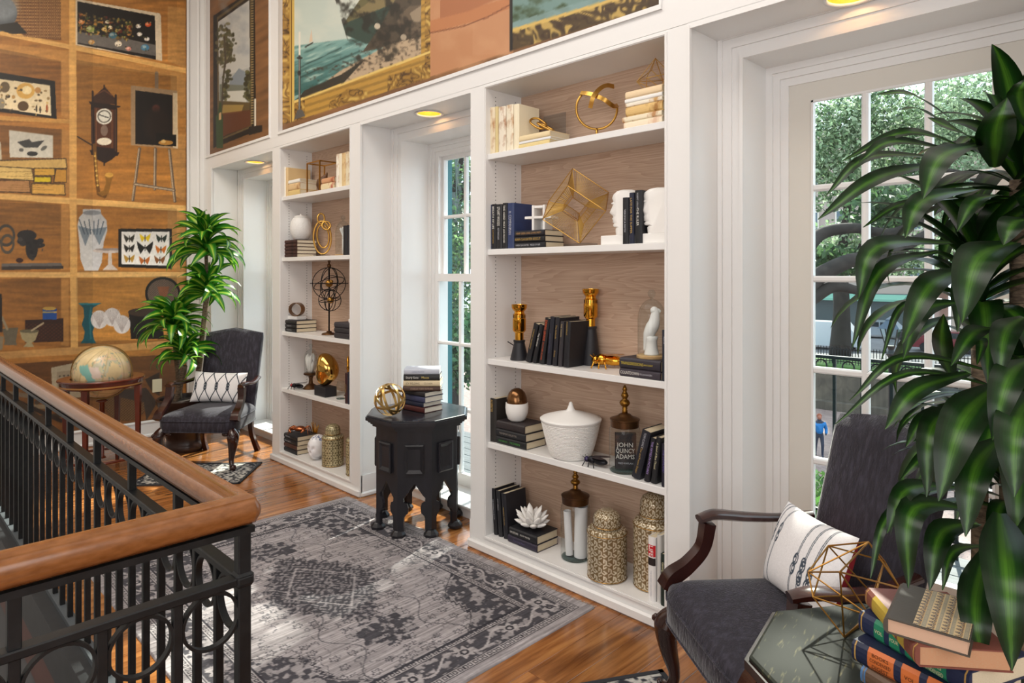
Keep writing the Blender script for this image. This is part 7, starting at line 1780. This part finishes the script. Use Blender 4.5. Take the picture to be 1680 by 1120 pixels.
for k in range(150):
    p = Vector(A_(rr.uniform(715, 790), rr.uniform(255, 430), rr.uniform(18, 21))) - B; l = rr.uniform(.3, 1.3); w = rr.uniform(.03, .07)
    ms_.tube([p, p + Vector((rr.uniform(-.08, .08), rr.uniform(-.08, .08), -l * .5)), p + Vector((0, 0, -l))], [w, w * .7, .008], 4)
stuff(ms_.build('hanging_moss', mat('spanish_moss', '626b68', .95), t))
sb = AT(1345, 850, 12)
t = thing('shrub', 'green leafy shrub below the balcony at the door foot', 'shrub', (sb.x, sb.y, GZ)); MB().tube([(0, 0, 0), (0, 0, sb.z - GZ)], .06, 8).build('stem', dbark, t, True)
leaf_cloud('foliage', [(tuple(sb), (1.0, 1.0, .85), 2600)], .07, ['4f7a34', '6a8f46', '385c28'], t, 31, (sb.x, sb.y, GZ))
t = thing('shrub', 'dark leafy hedge beyond the porch seen through the middle window', 'shrub', (*AT(752, 600, 16).xy, GZ)); hb = AT(752, 575, 16); MB().tube([(0, 0, 0), (0, 0, hb.z - GZ)], .08, 8).build('stem', dbark, t, True)
leaf_cloud('foliage', [(tuple(hb), (1.5, 1.5, 1.0), 3000)], .09, ['345a3c', '28462f', '4a6d44'], t, 32, (*AT(752, 600, 16).xy, GZ))
# ---- street lamp, vehicles, walker
lp = AT(1462, 600, 16); t = thing('street_lamp', 'black lantern street lamp outside the French door', 'street lamp', (lp.x, lp.y, GZ)); zt_ = AT(1462, 567, 16).z - GZ
MB().lathe([(.16, 0), (.16, .3), (.09, .5), (.07, 1.0), (.06, zt_ - .3), (.11, zt_ - .2), (.06, zt_ - .1), (.10, zt_)], 16).build('post', iron, t, True, auto=40)
def sq(w, z): return [(-w, -w, z), (w, -w, z), (w, w, z), (-w, w, z)]
loft([sq(.10, zt_ + .02), sq(.19, zt_ + .42)], False).build('glass', mat('lantern_glass', 'dfe6e6', .1, glass=True), t)
for sx in (-1, 1):
    for sy in (-1, 1): MB().rod((sx * .10, sy * .10, zt_), (sx * .19, sy * .19, zt_ + .43), .013, 6).build('lantern_bar', iron, t)
loft([sq(.24, zt_ + .42), sq(.10, zt_ + .60), sq(.10, zt_ + .64), sq(.03, zt_ + .70)]).build('roof', mat('lamp_roof', '3c4a58', .4, .4), t)
def vehicle(label, cat, px, d, L_, body, glass_, col, name):
    p = AT(px, 570, d); t = thing(name, label, cat, (p.x, p.y, SZ - .05), math.radians(8)); m_ = mat('car_' + col, col, .25, coat=.5)
    MB().prism(body, -.85, .85, 'y').build('body', m_, t)
    for q in glass_: MB().prism(q, -.87, .87, 'y').build('side_window', mat('car_glass', '20262c', .1), t)
    xs = (L_ * -.32, L_ * .30)
    for xq in xs:
        for s_ in (-1, 1): w_ = MB().lathe([(.33, -.11), (.33, .11), (.20, .12), (0, .12)], 20, TR(xq, s_ * .80, .33) @ RX(90 * s_)).build('wheel', mat('tyre', '1a1a1c', .8), t, True, auto=40); MB().lathe([(0, .13), (.19, .125), (.19, .11)], 14, TR(xq, s_ * .80, .33) @ RX(90 * s_), False).build('hub', mat('alloy', 'a8abb0', .3, .8), w_)
    return t
vehicle('white panel van parked behind the lawn', 'van', 1362, 47, 4.4, [(-2.2, .3), (2.2, .3), (2.25, .95), (1.75, 1.15), (1.15, 1.95), (-2.1, 1.98), (-2.2, 1.5)], [[(.45, 1.2), (1.45, 1.2), (1.0, 1.75), (.45, 1.75)]], 'b4bac0', 'panel_van')
CAR = [(-2.2, .3), (2.2, .3), (2.25, .75), (1.3, .92), (.6, 1.42), (-1.0, 1.46), (-1.8, .98), (-2.25, .9)]; CG = [[(-1.4, .98), (-.25, .98), (-.25, 1.36), (-.9, 1.36)], [(-.15, .98), (1.05, .98), (.5, 1.34), (-.15, 1.36)]]
vehicle('dark red car parked by the lawn, right of the street lamp', 'car', 1560, 45, 4.4, CAR, CG, '6a1020', 'parked_car'); vehicle('silver car in the street behind the lamp', 'car', 1450, 55, 4.4, CAR, CG, '858c94', 'parked_car')
pp = AT(1344, 748, 27.4); t = thing('person', 'person in a bright blue jacket walking on the brick lane', 'person', (pp.x, pp.y, GZ), math.radians(30))
def skinned(name, pts_, edges_, rad, m_):
    me = bpy.data.meshes.new(name); me.from_pydata(pts_, edges_, []); o = put(name, me, m_, t); sm = o.modifiers.new('skin', 'SKIN'); sv = me.skin_vertices[0].data
    for i, r_ in enumerate(rad): sv[i].radius = (r_, r_)
    sv[0].use_root = True; ss = o.modifiers.new('sub', 'SUBSURF'); ss.levels = ss.render_levels = 1; return o
skinned('body', [(0, 0, .92), (0, 0, 1.2), (0, 0, 1.42), (0, -.02, 1.52), (0, -.03, 1.64), (.10, 0, .86), (.11, -.12, .48), (.11, -.08, .06), (.11, -.20, .03), (-.10, 0, .86), (-.11, .10, .48), (-.11, .22, .08), (-.11, .10, .03), (.20, 0, 1.38), (.27, .06, 1.12), (.24, -.08, .90), (-.20, 0, 1.38), (-.27, -.06, 1.12), (-.24, -.18, .92)],
        [(0, 1), (1, 2), (2, 3), (3, 4), (0, 5), (5, 6), (6, 7), (7, 8), (0, 9), (9, 10), (10, 11), (11, 12), (2, 13), (13, 14), (14, 15), (2, 16), (16, 17), (17, 18)], [.13, .13, .12, .06, .10, .09, .065, .045, .04, .09, .065, .045, .04, .06, .045, .035, .06, .045, .035], mat('dark_trousers', '2c3040', .8))
skinned('jacket', [(0, 0, .90), (0, 0, 1.2), (0, 0, 1.42), (.20, 0, 1.38), (.28, .06, 1.12), (.25, -.07, .95), (-.20, 0, 1.38), (-.28, -.06, 1.12), (-.25, -.16, .96)], [(0, 1), (1, 2), (2, 3), (3, 4), (4, 5), (2, 6), (6, 7), (7, 8)], [.19, .18, .15, .09, .07, .06, .09, .07, .06], mat('blue_jacket', '0f66a4', .7))
MB().ball((0, -.035, 1.64), .105, 16, 12, (.85, 1, 1.15)).ball((0, -.14, 1.62), .018, 8, 6).build('head', mat('skin', '9c6450', .6), t, True); MB().ball((0, -.012, 1.675), .112, 14, 9, (.9, 1.0, 1.0)).build('hair', mat('hair_auburn', '8a4a30', .8), t, True)
